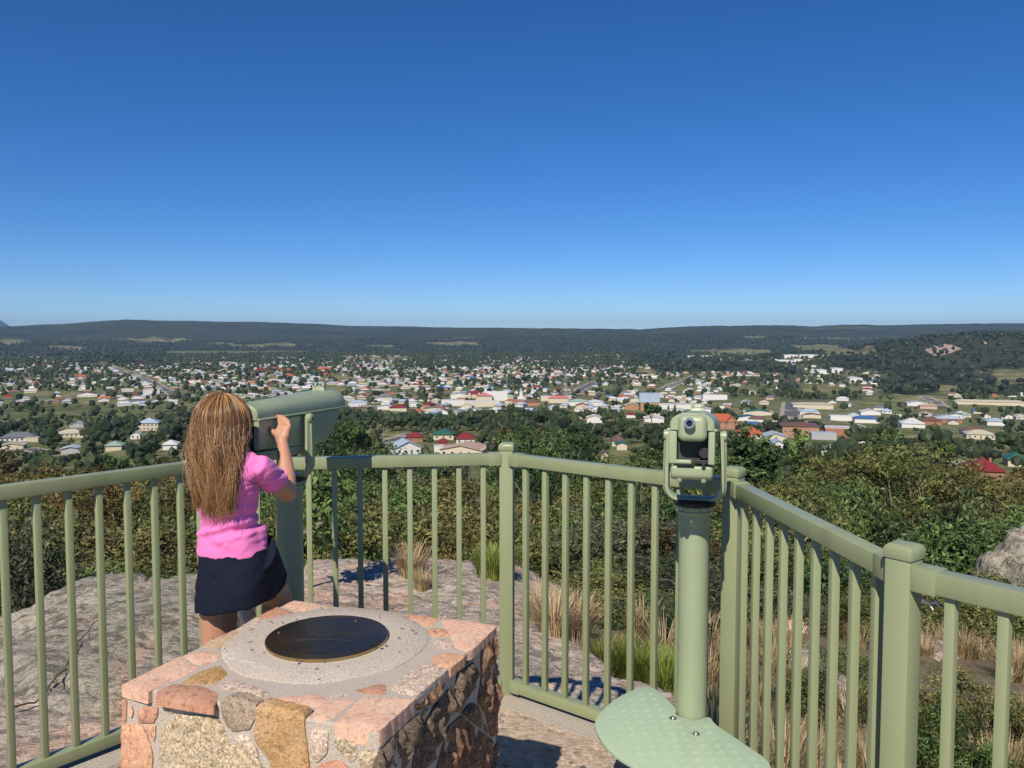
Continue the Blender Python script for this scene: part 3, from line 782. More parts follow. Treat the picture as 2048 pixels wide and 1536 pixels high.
def telescope(loc, az, pv, pitch, label, plate_poly, plate_z, bolts):
    root = empty('coin_telescope', (loc[0], loc[1], 0), -az)
    tag(root, label, 'telescope', 'coin operated viewing telescopes')
    # --- pole and collar
    PR = 0.0503; zb = pv - 0.215
    mb = MB(); mb.lathe([(PR, 0.0), (PR, zb - 0.055)], 40); build(mb, 'pole', M_SCOPE, root, smooth=40)
    mb = MB(); mb.lathe([(0.0515, zb - 0.092), (0.0535, zb - 0.088), (0.0535, zb - 0.05), (0.060, zb - 0.044), (0.062, zb - 0.038), (0.056, zb - 0.032), (0.056, zb - 0.02), (0.03, zb - 0.02)], 40)
    build(mb, 'collar', M_SCOPE, root, smooth=35)
    mb = MB(); n = 96; ring = lambda r_, z, j: [((r_ + j * (0.5 + 0.5 * math.copysign(1, math.sin(k * 2 * PI / 8)))) * math.cos(2 * PI * k / n), (r_ + j * (0.5 + 0.5 * math.copysign(1, math.sin(k * 2 * PI / 8)))) * math.sin(2 * PI * k / n), z) for k in range(n)]
    mb.loft([ring(0.060, zb - 0.034, 0.005), ring(0.062, zb - 0.022, 0.005), ring(0.060, zb - 0.0195, 0.004)])
    build(mb, 'turntable', M_SCOPE, root, smooth=35)
    mb = MB(); mb.lathe([(0.066, zb - 0.019), (0.070, zb - 0.016), (0.070, zb - 0.006), (0.062, zb - 0.001)], 40)
    build(mb, 'swivel_disc', M_BLACK, root, smooth=35)
    for k in range(3):
        a = k * 2.1 + 0.4; mb = MB(); mb.tube([(0.052 * math.cos(a), 0.052 * math.sin(a), zb - 0.066), (0.058 * math.cos(a), 0.058 * math.sin(a), zb - 0.066)], 0.005, 8)
        build(mb, 'grub_screw', M_STEEL, root)
    # --- U yoke
    AX = 0.0895; rc = 0.045; path = [(-AX, 0, pv + 0.0), (-AX - 0.002, 0, pv - 0.06), (-AX - 0.003, 0, pv - 0.12)]
    for k in range(7):
        a = PI + PI / 2 * k / 6; path.append((-AX - 0.003 + rc + rc * math.cos(a), 0, zb + rc + rc * math.sin(a)))
    path += [(-x, y, z) for x, y, z in reversed(path)]
    secs = []
    for i, p in enumerate(path):
        a = Vector(path[max(i - 1, 0)]); b = Vector(path[min(i + 1, len(path) - 1)]); t = (b - a).normalized(); nr = Vector((-t.z, 0, t.x))
        wd = 0.019 + 0.008 * min(1, abs(p[2] - pv) / 0.12); th = 0.0085
        P = Vector(p); yv = Vector((0, 1, 0))
        cs = [(-wd, -th * .7), (-wd * .6, -th), (wd * .6, -th), (wd, -th * .7), (wd, th * .5), (wd * .45, th * .8), (wd * .25, th * 1.5), (-wd * .25, th * 1.5), (-wd * .45, th * .8), (-wd, th * .5)]
        secs.append([P + yv * c[0] - nr * c[1] for c in cs])
    mb = MB(); mb.loft(secs); yk = build(mb, 'yoke', M_SCOPE, root, smooth=40)
    for s_ in (-1, 1):
        mb = MB(); mb.tube([(s_ * (AX - 0.012), 0, pv), (s_ * (AX + 0.004), 0, pv), (s_ * (AX + 0.012), 0, pv), (s_ * (AX + 0.016), 0, pv)], [0.0155, 0.019, 0.0185, 0.013], 20)
        build(mb, 'pivot_cap', M_SCOPE, yk, smooth=50)
        mb = MB(); mb.tube([(s_ * (AX + 0.0162), 0, pv), (s_ * (AX + 0.0175), 0, pv)], 0.0055, 12); build(mb, 'pivot_bolt', M_BLACK, yk)
    # --- body, pitched about the pivot; body meshes are children of one empty-free housing mesh
    mb = MB(); fl = 0.018
    side_prism(mb, [(-0.245, fl - 0.004), (0.285, fl - 0.004), (0.270, -0.025), (0.170, -0.110), (-0.245, -0.088)], 0.0655, 0.0655)
    house = build(mb, 'housing', M_SCOPE, root, bevel=0.006, seg=3, smooth=40, loc=(0, 0, pv), rot=(pitch, 0, 0))
    mb = MB(); secs = []
    for y, w, h in ((-0.298, 0.062, 0.046), (-0.293, 0.0665, 0.052), (-0.15, 0.069, 0.058), (0.06, 0.0745, 0.067), (0.24, 0.079, 0.073), (0.296, 0.080, 0.072), (0.308, 0.076, 0.066)):
        secs.append(arch(y, w, fl, h))
    mb.loft(secs); hood = build(mb, 'hood', M_SCOPE, house, smooth=35)
    mb = MB()
    for s_ in (-1, 1): mb.box((s_ * 0.0760, 0.005, fl + 0.001), (0.012, 0.60, 0.007), s_ * -0.023)
    build(mb, 'flange', M_SCOPE, house, bevel=0.002, smooth=35)
    mb = MB(); mb.box((-0.030, -0.02, fl + 0.0615), (0.003, 0.42, 0.005), 0.03); mb.box((0.0, -0.195, fl + 0.054), (0.07, 0.002, 0.004)); build(mb, 'seam', M_SCOPE, hood)
    # rear frame with recess
    yr = -0.268
    mb = MB()
    mb.box((-0.0565, yr, -0.033), (0.024, 0.050, 0.105)); mb.box((0.0585, yr, -0.033), (0.020, 0.050, 0.105))
    mb.box((-0.024, yr - .001, -0.079), (0.048, 0.048, 0.013))
    build(mb, 'rear_frame', M_SCOPE, house, bevel=0.004, seg=3, smooth=40)
    mb = MB(); mb.box((-0.018, yr - 0.012, -0.0875), (0.052, 0.036, 0.004)); build(mb, 'coin_slot', M_BLACK, house)
    mb = MB(); mb.box((0, -0.2475, -0.035), (0.11, 0.004, 0.10)); build(mb, 'recess_panel', M_INNER, house)
    mb = MB(); mb.box((0.002, -0.285, 0.024), (0.086, 0.090, 0.080))
    blk = build(mb, 'eyepiece_block', M_SCOPE, house, bevel=0.020, seg=6, smooth=60)
    mb = MB(); mb.lathe([(0.0165, 0), (0.0165, 0.024), (0.0155, 0.026), (0.0095, 0.026), (0.0085, 0.016), (0.001, 0.014)], 32)
    lr = build(mb, 'eyepiece', M_STEEL, house, smooth=40, loc=(-0.006, -0.329, 0.038), rot=(R(90), 0, 0))
    mb = MB(); mb.lathe([(0.0088, 0.017), (0.0088, 0.0185), (0.004, 0.019)], 24); build(mb, 'lens', M_LENS, lr, smooth=50)
    mb = MB(); n = 40
    for z0, z1 in ((0, 0.028),):
        mb.loft([[((0.0155 + 0.0012 * (k % 2)) * math.cos(2 * PI * k / n), (0.0155 + 0.0012 * (k % 2)) * math.sin(2 * PI * k / n), z) for k in range(n)] for z in (z0, z1)])
    build(mb, 'focus_knob', M_BLACK, house, loc=(0.038, -0.262, -0.050), rot=(R(90), 0, 0))
    mb = MB(); mb.box((0.031, yr - 0.007, -0.078), (0.045, 0.02, 0.012)); mb.box((0.036, yr - 0.02, -0.088), (0.012, 0.012, 0.02)); build(mb, 'coin_return', M_BLACK, house, bevel=0.002)
    mb = MB(); side_prism(mb, [(-0.288, -0.0905), (0.060, -0.1005), (0.020, -0.132), (-0.268, -0.134), (-0.284, -0.124)], 0.063)
    tr = build(mb, 'coin_box', M_SCOPE, house, bevel=0.012, seg=4, smooth=60)
    for s_ in (-1, 1):
        mb = MB(); mb.lathe([(0.002, -0.009), (0.006, -0.008), (0.0085, -0.003), (0.0085, 0.008)], 14); build(mb, 'stop_bump', M_SCOPE, tr, loc=(s_ * 0.036, -0.268, -0.134), smooth=60)
    mb = MB()
    mb.loft([[(-0.032, y, z), (0.032, y, z), (0.032, y + .04, z), (-0.032, y + .04, z)] for y, z in ((0.22, fl + .060),)] + [[(-0.023, 0.225, fl + .082), (0.023, 0.225, fl + .082), (0.023, 0.255, fl + .082), (-0.023, 0.255, fl + .082)]])
    for x, w, z, h in ((-0.0175, 0.011, 0.092, 0.022), (0.0175, 0.011, 0.092, 0.022), (0, 0.046, 0.0835, 0.007)): mb.box((x, 0.24, fl + z), (w, 0.014, h))
    build(mb, 'sight', M_SCOPE, house, bevel=0.0015, smooth=40)
    mb = MB(); mb.lathe([(0.030, 0.0), (0.032, 0.004), (0.027, 0.006)], 28); g = build(mb, 'front_lens_ring', M_BLACK, house, loc=(0, 0.306, 0.045), rot=(R(-90), 0, 0), smooth=40)
    # --- step plate
    Mi = Matrix.Translation((-loc[0], -loc[1], 0)); ca, sa = math.cos(az), math.sin(az)
    def tl(p): x, y = p[0] - loc[0], p[1] - loc[1]; return (x * ca - y * sa, x * sa + y * ca)
    pp = [Vector(tl(p)) for p in plate_poly]
    Q = []
    n = len(pp)
    for i in range(n):
        a, b, c, d = pp[i - 1], pp[i], pp[(i + 1) % n], pp[(i + 2) % n]
        for k in range(5):
            t = k / 5
            Q.append(0.5 * ((2 * b) + (c - a) * t + (2 * a - 5 * b + 4 * c - d) * t * t + (-a + 3 * b - 3 * c + d) * t ** 3))
    mb = MB(); mb.prism([(q.x, q.y) for q in Q], plate_z - 0.014, plate_z)
    sp = build(mb, 'step_plate', M_PLATE, root, bevel=0.003, smooth=40)
    # tread pattern: little groups of five raised bars, alternating direction
    tb = MB(); gz = 0.036; rot = R(62)
    def inside(x, y):
        c = False; j = n2 - 1
        for i in range(n2):
            if (Q[i].y > y) != (Q[j].y > y) and x < (Q[j].x - Q[i].x) * (y - Q[i].y) / (Q[j].y - Q[i].y) + Q[i].x: c = not c
            j = i
        return c
    n2 = len(Q)
    for i in range(-20, 21):
        for j in range(-20, 21):
            gx, gy = i * gz / 1.2, j * gz / 1.2
            x = gx * math.cos(rot) - gy * math.sin(rot) + 0.0; y = gx * math.sin(rot) + gy * math.cos(rot)
            if not all(inside(x + a, y + b) for a in (-.025, .025) for b in (-.025, .025)): continue
            if math.hypot(x, y) < 0.075: continue
            o = rot + (PI / 2 if (i + j) % 2 else 0)
            for k in range(5):
                q = (k - 2) * 0.0048
                cx_, cy_ = x + q * -math.sin(o), y + q * math.cos(o)
                Mx = Matrix.Rotation(o, 3, 'Z')
                L2 = 0.0115
                vs = [Mx @ Vector(p) + Vector((cx_, cy_, plate_z)) for p in ((-L2, -.0011, -.001), (L2, -.0011, -.001), (L2, .0011, -.001), (-L2, .0011, -.001), (-L2 * .8, 0, .0003), (L2 * .8, 0, .0003))]
                tb.add(vs, [(0, 1, 5, 4), (2, 3, 4, 5), (1, 2, 5), (3, 0, 4)])
    tag(build(tb, 'tread_pattern', M_PLATE, sp), kind='stuff')
    for b in bolts:
        q = tl(b); mb = MB(); mb.lathe([(0.0135, 0), (0.0135, 0.0015), (0.0085, 0.002), (0.0085, 0.004), (0.007, 0.006), (0.002, 0.0065)], 16)
        build(mb, 'step_bolt', M_STEEL, sp, loc=(q[0], q[1], plate_z), smooth=40)
    # under frame
    mb = MB(); mb.box((0, 0, plate_z - 0.03), (0.09, 0.40, 0.03)); mb.box((-0.05, -0.22, plate_z / 2 - .02), (0.26, 0.18, plate_z - 0.03))
    build(mb, 'step_base', simple('dark_base', (0.02, 0.022, 0.02), 0.7), root, bevel=0.004)
    mb = MB(); mb.lathe([(0.085, 0.0), (0.085, 0.012), (0.06, 0.016)], 32); build(mb, 'floor_flange', M_SCOPE, root, smooth=40)
    return root
TR = (0.618, 2.78); TL = (-0.840, 3.09)
PZS = 0.32
plate_px = [(1300, 1373), (1240, 1392), (1195, 1432), (1193, 1462), (1222, 1502), (1290, 1545), (1380, 1600), (1470, 1620), (1535, 1585), (1540, 1528), (1490, 1488), (1434, 1450)]
pr = [PZ(u, v, PZS) for u, v in plate_px]
pr = [(p.x, p.y) for p in pr] + [(TR[0] + 0.052, TR[1] - 0.035), (TR[0] + 0.0, TR[1] - 0.056), (TR[0] - 0.055, TR[1] - 0.02), (TR[0] - 0.05, TR[1] + 0.045)]
bR = [PZ(1346, 1437, PZS), PZ(1392, 1468, PZS)]
telescope(TR, R(14.4), 1.278, R(-6.5), 'pale green coin telescope on a pole seen from behind, its round eyepiece facing the viewer', pr, PZS, [(b.x, b.y) for b in bR])
off_ = (TL[0] - TR[0], TL[1] - TR[1])
ca_, sa_ = math.cos(R(2)), math.sin(R(2))
pl2 = [(TL[0] + (x - TR[0]) * ca_ + (y - TR[1]) * sa_, TL[1] - (x - TR[0]) * sa_ + (y - TR[1]) * ca_) for x, y in pr]
telescope(TL, R(16.5), 1.308, R(-.5), 'pale green coin telescope seen from its side, held by the girl in pink', pl2, PZS, [])
# ================================================================== GIRL
def skin_mat(nm, c1, c2, rough=0.5):
    t = NT(nm); f = t.noise(14, 4, 0.6); t.col(t.mix(f, c1, c2)); t.set(rough, 0.4)
    t.b.inputs['Subsurface Weight'].default_value = 0.12; t.b.inputs['Subsurface Radius'].default_value = (0.012, 0.005, 0.003)
    t.b.inputs['Subsurface Scale'].default_value = 0.6
    return t.mat
M_SKIN = skin_mat('skin', (0.50, 0.255, 0.16), (0.58, 0.31, 0.20))
def cloth_mat(nm, c, wr=0.15, fsc=700, var=0.08):
    t = NT(nm); f = t.noise(8, 5, 0.6); g = t.noise(fsc, 2, 0.5)
    t.col(t.mix(f, tuple(x * (1 - var) for x in c), tuple(min(1, x * (1 + var)) for x in c))); t.set(0.85, 0.25)
    t.b.inputs['Sheen Weight'].default_value = 0.15
    t.bump(g, wr, 0.001); return t.mat
M_PINK = cloth_mat('pink_cotton', (0.88, 0.215, 0.535)); M_NAVY = cloth_mat('navy_cotton', (0.006, 0.0095, 0.024), 0.3, 500, 0.25); M_NAVY.node_tree.nodes['Principled BSDF'].inputs['Sheen Weight'].default_value = 0.0
def ellipsoid(mb, c, rx, ry, rz, M=None, nu=28, nv=18):
    secs = []
    for i in range(1, nv):
        th = PI * i / nv; secs.append([(rx * math.sin(th) * math.cos(2 * PI * k / nu), ry * math.sin(th) * math.sin(2 * PI * k / nu), -rz * math.cos(th)) for k in range(nu)])
    M = M or Matrix.Identity(3)
    secs = [[M @ Vector(p) + Vector(c) for p in s] for s in secs]
    return mb.loft(secs)
def remeshed(mb, name, mat, parent, vox, it=6, fac=0.5, disp=None):
    me = mb.mesh(name + '_src', mat); tmp = bpy.data.objects.new(name + '_src', me); COL.objects.link(tmp)
    m = tmp.modifiers.new('r', 'REMESH'); m.mode = 'VOXEL'; m.voxel_size = vox; m.adaptivity = 0
    s = tmp.modifiers.new('s', 'SMOOTH'); s.factor = fac; s.iterations = it
    dg = bpy.context.evaluated_depsgraph_get(); dg.update()
    out = bpy.data.meshes.new_from_object(tmp.evaluated_get(dg)); out.name = name
    bpy.data.objects.remove(tmp); bpy.data.meshes.remove(me)
    out.materials.clear(); out.materials.append(mat)
    n = len(out.vertices); co = np.empty(n * 3, np.float32); out.vertices.foreach_get('co', co); co = co.reshape(-1, 3)
    if disp is not None:
        no = np.empty(n * 3, np.float32); out.vertex_normals.foreach_get('vector', no); no = no.reshape(-1, 3)
        co = co + no * disp(co)[:, None]; out.vertices.foreach_set('co', co.ravel().astype(np.float32))
    out.polygons.foreach_set('use_smooth', [True] * len(out.polygons)); out.update()
    return obj(name, out, parent)
BA = R(14); bf = Vector((math.sin(BA), math.cos(BA), 0)); br = Vector((math.cos(BA), -math.sin(BA), 0)); up = Vector((0, 0, 1))
DY = -0.175
GO = Vector((-0.92, 2.64, 0))       # ground point under the child
girl = empty('person', GO)
tag(girl, 'girl with long brown hair in pink t-shirt and navy skirt looking through a telescope', 'person')
def G(v): return Vector(v) - GO
def bx_(c, w, d, dz=0): return G(c) + br * w + bf * d + up * dz
headc = PY(446, 852, 2.645); neck = PY(461, 912, 2.625); chest = PY(457, 955, 2.625); waist = PY(458, 1035, 2.625); pelv = PY(466, 1112, 2.625)
shR = neck + br * 0.106 - up * 0.030; shL = neck - br * 0.100 - up * 0.032
elR = PY(575, 986, 2.75); wrR = PY(566, 889, 2.845)
hipR = pelv + br * 0.060; hipL = pelv - br * 0.056
knL = PY(438, 1290, 2.66); knL.z = 0.47; anL = Vector((knL.x + 0.005, knL.y + 0.01, 0.075))
knR = PY(553, 1190, 2.80); anR = Vector((knR.x - 0.015, knR.y - 0.03, PZS + 0.075))
mb = MB()
HA = R(24); hf = Vector((math.sin(HA), math.cos(HA), 0)); hr = Vector((math.cos(HA), -math.sin(HA), 0))
HM = Matrix((hr, hf, up)).transposed()
hc = G(headc)
ellipsoid(mb, hc + up * 0.012, 0.071, 0.086, 0.082, HM); ellipsoid(mb, hc + hf * 0.022 - up * 0.045, 0.052, 0.062, 0.058, HM)
ellipsoid(mb, hc + hf * 0.062 - up * 0.080, 0.022, 0.018, 0.016, HM)
ellipsoid(mb, hc + hf * 0.088 - up * 0.022, 0.011, 0.014, 0.018, HM); ellipsoid(mb, hc + hf * 0.079 - up * 0.052, 0.020, 0.010, 0.008, HM)
for s_ in (-1, 1):
    ellipsoid(mb, hc + hr * (s_ * 0.072) - up * 0.012, 0.008, 0.018, 0.028, HM); ellipsoid(mb, hc + hr * (s_ * 0.045) + hf * 0.058 - up * 0.035, 0.018, 0.018, 0.018, HM)
mb.tube([hc - up * 0.06 - hf * 0.01, G(neck) + up * 0.01, G(neck) - up * 0.05], [0.042, 0.043, 0.055], 16)
mb.tube([G(neck) - up * .03, G(chest), G(waist), G(pelv)], [0.05, 0.064, 0.060, 0.070], 18)
mb.tube([G(shL), G(shR)], 0.028, 12)
# right arm
mb.tube([G(shR) - up * .006, G(shR).lerp(G(elR), .5), G(elR)], [0.031, 0.033, 0.030], 16)
ellipsoid(mb, G(elR), .031, .031, .031)
fa = G(elR); fb = G(wrR)
mb.tube([fa, fa.lerp(fb, .3), fa.lerp(fb, .7), fb], [0.030, 0.0335, 0.026, 0.0195], 16)
def hp(u, v, y): return G(PY(u, v, y))
def finger(pts, r0, r1):
    k = len(pts) - 1; rr = [r0 + (r1 - r0) * i / k for i in range(k + 1)]
    mb.tube(pts, rr, 10)
    for p, r_ in zip(pts, rr): ellipsoid(mb, p, r_, r_, r_, None, 10, 8)
mb.tube([fb, hp(563, 878, 2.858), hp(560, 866, 2.862)], [0.0195, 0.021, 0.020], 14)
palm = [hp(564, 882, 2.856), hp(555, 868, 2.862), hp(558, 860, 2.870), hp(566, 859, 2.866), hp(572, 860, 2.862), hp(571, 872, 2.856)]
for p, r_ in zip(palm, (.018, .0145, .0125, .0125, .0125, .016)): ellipsoid(mb, p, r_, r_, r_, None, 14, 10)
for a, b in ((0, 1), (1, 2), (2, 3), (3, 4), (4, 5), (5, 0), (0, 3), (0, 2)): mb.tube([palm[a], palm[b]], 0.0125, 10)
finger([hp(557, 860, 2.872), hp(559.5, 848, 2.876), hp(557, 838, 2.890), hp(549, 833.5, 2.902), hp(544, 834, 2.906)], 0.0074, 0.0054)
finger([hp(564.5, 859, 2.868), hp(567, 846, 2.870), hp(564, 835.5, 2.884), hp(556, 831.5, 2.900), hp(551, 832, 2.906)], 0.0074, 0.0054)
finger([hp(571, 859, 2.864), hp(573.5, 847, 2.864), hp(571, 836.5, 2.878), hp(563, 832, 2.896), hp(558, 832, 2.903)], 0.0072, 0.0052)
finger([hp(577, 862, 2.858), hp(579.5, 852, 2.858), hp(577.5, 842, 2.870), hp(572, 837, 2.886)], 0.0068, 0.005)
finger([hp(556, 873, 2.858), hp(547, 865, 2.854), hp(539.5, 857, 2.858), hp(532.5, 847.5, 2.870)], 0.0105, 0.0068)
# left arm reaching the far side of the telescope
tlx = Vector((math.cos(R(20)), -math.sin(R(20)), 0)); tly = Vector((math.sin(R(20)), math.cos(R(20)), 0))
tc = Vector((TL[0], TL[1], 1.31))
hL = tc - tlx * 0.085 - tly * 0.20 + up * 0.0; elL = shL + Vector((-0.005, 0.17, -0.12)); wrL = hL - tlx * .02 - up * 0.07
mb.tube([G(shL), G(shL).lerp(G(elL), .5), G(elL)], [0.043, 0.037, 0.031], 14); ellipsoid(mb, G(elL), .031, .031, .031)
mb.tube([G(elL), G(elL).lerp(G(wrL), .35), G(wrL)], [0.030, 0.032, 0.02], 14)
mb.tube([G(wrL), G(hL) - up * 0.03], [0.019, 0.020], 12)
for k in range(4):
    b0 = G(hL) - up * 0.03 + tly * (0.017 * (k - 1.5)); finger([b0, b0 + up * 0.028 - tlx * .004, b0 + up * 0.048 + tlx * 0.012], 0.008, 0.006)
# legs
def leg(h, k, a, foot_dir):
    h, k, a = G(h), G(k), G(a)
    mb.tube([h, h.lerp(k, .4), h.lerp(k, .85), k], [0.060, 0.061, 0.050, 0.047], 18); ellipsoid(mb, k, .050, .050, .052)
    mb.tube([k, k.lerp(a, .28), k.lerp(a, .65), a], [0.048, 0.049, 0.037, 0.029], 16)
    return a
leg(hipL, knL, anL, bf); leg(hipR, knR, anR, bf)
body = remeshed(mb, 'body', M_SKIN, girl, 0.0036, 7, 0.5)
# shoes
M_SHOE = simple('dark_sneaker', (0.03, 0.03, 0.035), 0.6); M_SOLE = simple('white_sole', (0.6, 0.6, 0.58), 0.7)
for a, z in ((anL, 0.0), (anR, PZS)):
    c = G(a); c.z = z + 0.004
    mb = MB(); secs = []
    for t, w, h in ((-0.055, .016, .045), (-0.045, .029, .075), (-0.01, .033, .085), (0.04, .034, .062), (0.09, .040, .045), (0.125, .034, .034), (0.145, .016, .022)):
        secs.append([c + bf * t + br * (w * math.cos(q)) + up * (0.018 + max(0, math.sin(q)) * h * .9 + min(0, math.sin(q)) * 0.008) for q in [2 * PI * k / 20 for k in range(20)]])
    mb.loft(secs); sh = build(mb, 'shoe', M_SHOE, girl, smooth=50)
    mb = MB(); mb.prism([((c + bf * t + br * w).x, (c + bf * t + br * w).y) for t, w in ((-.058, -.018), (-.03, -.034), (.06, -.040), (.11, -.042), (.145, -.022), (.15, 0), (.145, .022), (.11, .042), (.06, .038), (-.03, .034), (-.058, .018))], c.z, c.z + 0.018)
    build(mb, 'sole', M_SOLE, sh, bevel=0.004, smooth=40)
# eyes, brows
for s_ in (-1, 1):
    mb = MB(); ellipsoid(mb, hc + hr * (s_ * 0.028) + hf * 0.080 - up * 0.008, 0.0105, 0.006, 0.0075, HM, 14, 10); e_ = build(mb, 'eye', simple('eye_white', (0.7, 0.68, 0.65), 0.2), girl, smooth=True)
    mb = MB(); ellipsoid(mb, hc + hr * (s_ * 0.028) + hf * 0.0853 - up * 0.008, 0.0045, 0.0015, 0.0045, HM, 12, 8); build(mb, 'iris', simple('iris', (0.05, 0.035, 0.02), 0.1), e_, smooth=True)
# ---- t-shirt
def esec(c, hw, hd, n=36, fl=0.0, tilt=0.0):
    out = []
    for k in range(n):
        q = 2 * PI * k / n; cx_, sx_ = math.cos(q), math.sin(q)
        ww = hw * math.copysign(abs(cx_) ** 0.85, cx_); dd = hd * math.copysign(abs(sx_) ** 0.85, sx_)
        out.append(c + br * ww + bf * dd + up * (tilt * ww))
    return out
def cpx(u, v, Y=2.625): return G(PY(u, v, Y))
mb = MB()
rows = [(462, 905, .040, .036), (461, 912, .060, .046), (460, 918, .095, .058), (459, 928, .118, .068), (459, 945, .122, .078), (458, 965, .112, .082), (457, 1000, .098, .080), (458, 1030, .099, .080),
        (460, 1055, .108, .086), (463, 1080, .120, .094), (466, 1097, .128, .099), (467, 1106, .129, .100)]
rows = [(u, v, hw * .885, hd * .91) for u, v, hw, hd in rows]
mb.loft([esec(cpx(u, v), hw, hd) for u, v, hw, hd in rows])
def slv(sh, el, fr):
    a, b = G(sh), G(el); d = (b - a)
    mb.tube([a - d * .12, a, a + d * fr * .5, a + d * fr], [0.030, 0.037, 0.040, 0.0435], 20)
slv(shR, elR, 0.52); slv(shL, elL, 0.52)
mb.tube([G(shL) - up * .004, G(neck) - up * .012, G(shR) - up * .004], [0.034, 0.044, 0.034], 16)
# tail of the shirt pulled out at the right hip
mb.tube([cpx(500, 1070), cpx(514, 1096), cpx(520, 1106)], [0.05, 0.042, 0.026], 14)
def shirt_disp(c):
    x = (c @ np.array(br)); y = (c @ np.array(bf)); z = c[:, 2]
    s1 = fbm((z * 1.0 + x * 0.55) * 26, (x - z * 0.3) * 7 + y * 5, 61, 3, 2.0, 0.5)
    s2 = fbm((z * 0.8 - x * 0.9) * 34, (x + z) * 9 + y * 6, 71, 2)
    low = np.exp(-((z - 0.99) / 0.06) ** 2); k = 0.45 + low; hem = sstep(0.925, 0.965, z)
    d = 0.0105 * np.maximum(s1, -0.35) * k + 0.006 * s2
    # bunch of folds running in to the armpit
    ap = np.array(G(shR) - up * 0.05); dd = np.linalg.norm(c - ap, axis=1); an_ = np.arctan2(c[:, 2] - ap[2], (c - ap) @ np.array(br))
    d = d + 0.0028 * np.sin(an_ * 11) * np.exp(-(dd / 0.10) ** 2)
    # two deep diagonal folds at the waist
    for zc, sl, am in ((1.005, 0.30, .010), (0.972, 0.20, .009), (1.045, -0.22, .006)):
        q = z - zc - sl * x; d = d + am * (np.exp(-(q / 0.010) ** 2) - 0.8 * np.exp(-((q - 0.019) / 0.010) ** 2)) * (0.6 + 0.4 * np.sin(x * 25 + zc * 70))
    return d * (0.12 + 0.88 * hem)
shirt = remeshed(mb, 't_shirt', M_PINK, girl, 0.0048, 4, 0.5, shirt_disp)
# stitched hem lines: thin raised cuff on the sleeve and hem
mb = MB(); a, b = G(shR), G(elR); d = b - a; c0 = a + d * .515; t = d.normalized(); e1 = t.cross(up).normalized(); e2 = t.cross(e1)
mb.tube([c0 + (e1 * math.cos(q) + e2 * math.sin(q)) * 0.0445 for q in [2 * PI * k / 28 for k in range(29)]], 0.0016, 6, caps=False); build(mb, 'cuff', M_PINK, girl, smooth=True)
# ---- skirt
mb = MB()
rs = [(466, 1092, .124, .096, 0.0), (467, 1100, .128, .102, 0.0), (470, 1125, .138, .112, .04), (471, 1150, .142, .120, .08), (470, 1180, .142, .124, .12), (469, 1203, .142, .126, .15), (467, 1209, .141, .125, .16)]
mb.loft([esec(cpx(u + 3, v), hw * .865, hd * .90, 36, 0, tl_) for u, v, hw, hd, tl_ in rs])
a, b = G(hipR), G(knR)
mb.tube([a + up * .01, a.lerp(b, .3), a.lerp(b, .5) + up * .004, a.lerp(b, .62) + up * .006], [0.088, 0.080, 0.074, 0.071], 22)
def skirt_disp(c):
    x = (c @ np.array(br)); y = (c @ np.array(bf)); z = c[:, 2]; an_ = np.arctan2(y - 0.02, x)
    dn = np.clip((0.88 - z) / 0.22, 0, 1)
    d = 0.005 * np.sin(an_ * 7 + 2 * fbm(z * 6, an_, 81, 2)) * dn ** 1.2 + 0.004 * fbm((z + x * .5) * 22, an_ * 3, 91, 3)
    d = d + 0.003 * fbm((z - x * .8) * 30, y * 12, 95, 2)
    return d
remeshed(mb, 'skirt', M_NAVY, girl, 0.0055, 4, 0.5, skirt_disp)
# ---- hair
def hair_mat():
    t = NT('hair_strands'); hi = t.n('ShaderNodeHairInfo') if hasattr(bpy.types, 'ShaderNodeHairInfo') else None
    sh = t.attr('shade'); tt = t.attr('along')
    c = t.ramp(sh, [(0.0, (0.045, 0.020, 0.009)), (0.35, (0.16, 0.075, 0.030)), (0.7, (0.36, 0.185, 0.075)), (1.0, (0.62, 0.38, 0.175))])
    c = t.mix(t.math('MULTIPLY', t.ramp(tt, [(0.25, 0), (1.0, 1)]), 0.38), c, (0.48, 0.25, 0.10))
    t.col(c); t.set(0.33, 0.55); return t.mat
M_HAIR = hair_mat()
rng = np.random.default_rng(7)
def strand(phi, th0, L, lat, wob, seed):
    """phi: azimuth round the head (0 = face); th0: polar angle of root"""
    P = []; n = 22
    d2 = hf * math.cos(phi) + hr * math.sin(phi)
    R0 = Vector((0.080, 0.095, 0.092))
    bc = hc + up * 0.012
    backk = max(0.0, -math.cos(phi))
    L1 = 0.088 * (1.60 - th0)
    for i in range(n):
        s_ = L * i / (n - 1)
        if s_ < L1:
            th = th0 + s_ / 0.088
            p = bc + (hf * (math.cos(phi) * R0.y) + hr * (math.sin(phi) * R0.x)) * math.sin(th) + up * (R0.z * math.cos(th))
            last = p; sl = s_
        else:
            dn = s_ - sl; q = dn / max(1e-5, (L - sl))
            tgt = G(neck) * 1.0; 
            # drape: settle towards the back of the torso
            base = Vector((last.x, last.y, last.z - dn * 0.985))
            bk = G(Vector((neck.x, neck.y, 0))) - bf * (0.092 + 0.012 * math.sin(seed)) + br * (lat * 0.048 + 0.004)
            w = min(1.0, dn / 0.24); w = w * w * (3 - 2 * w)
            side = max(0.0, 1 - backk * 1.6)
            p = Vector((base.x * (1 - w) + bk.x * w, base.y * (1 - w) + bk.y * w, base.z))
            p += br * (0.006 * lat * q) - bf * (0.010 * math.sin(q * 3.1))
            p += (br * math.sin(dn * 21 + wob[0]) * wob[1] + bf * math.cos(dn * 19 + wob[2]) * wob[1] * .7) * min(1, dn / .10)
        P.append(p)
    return P
NCL = 170; cl = []
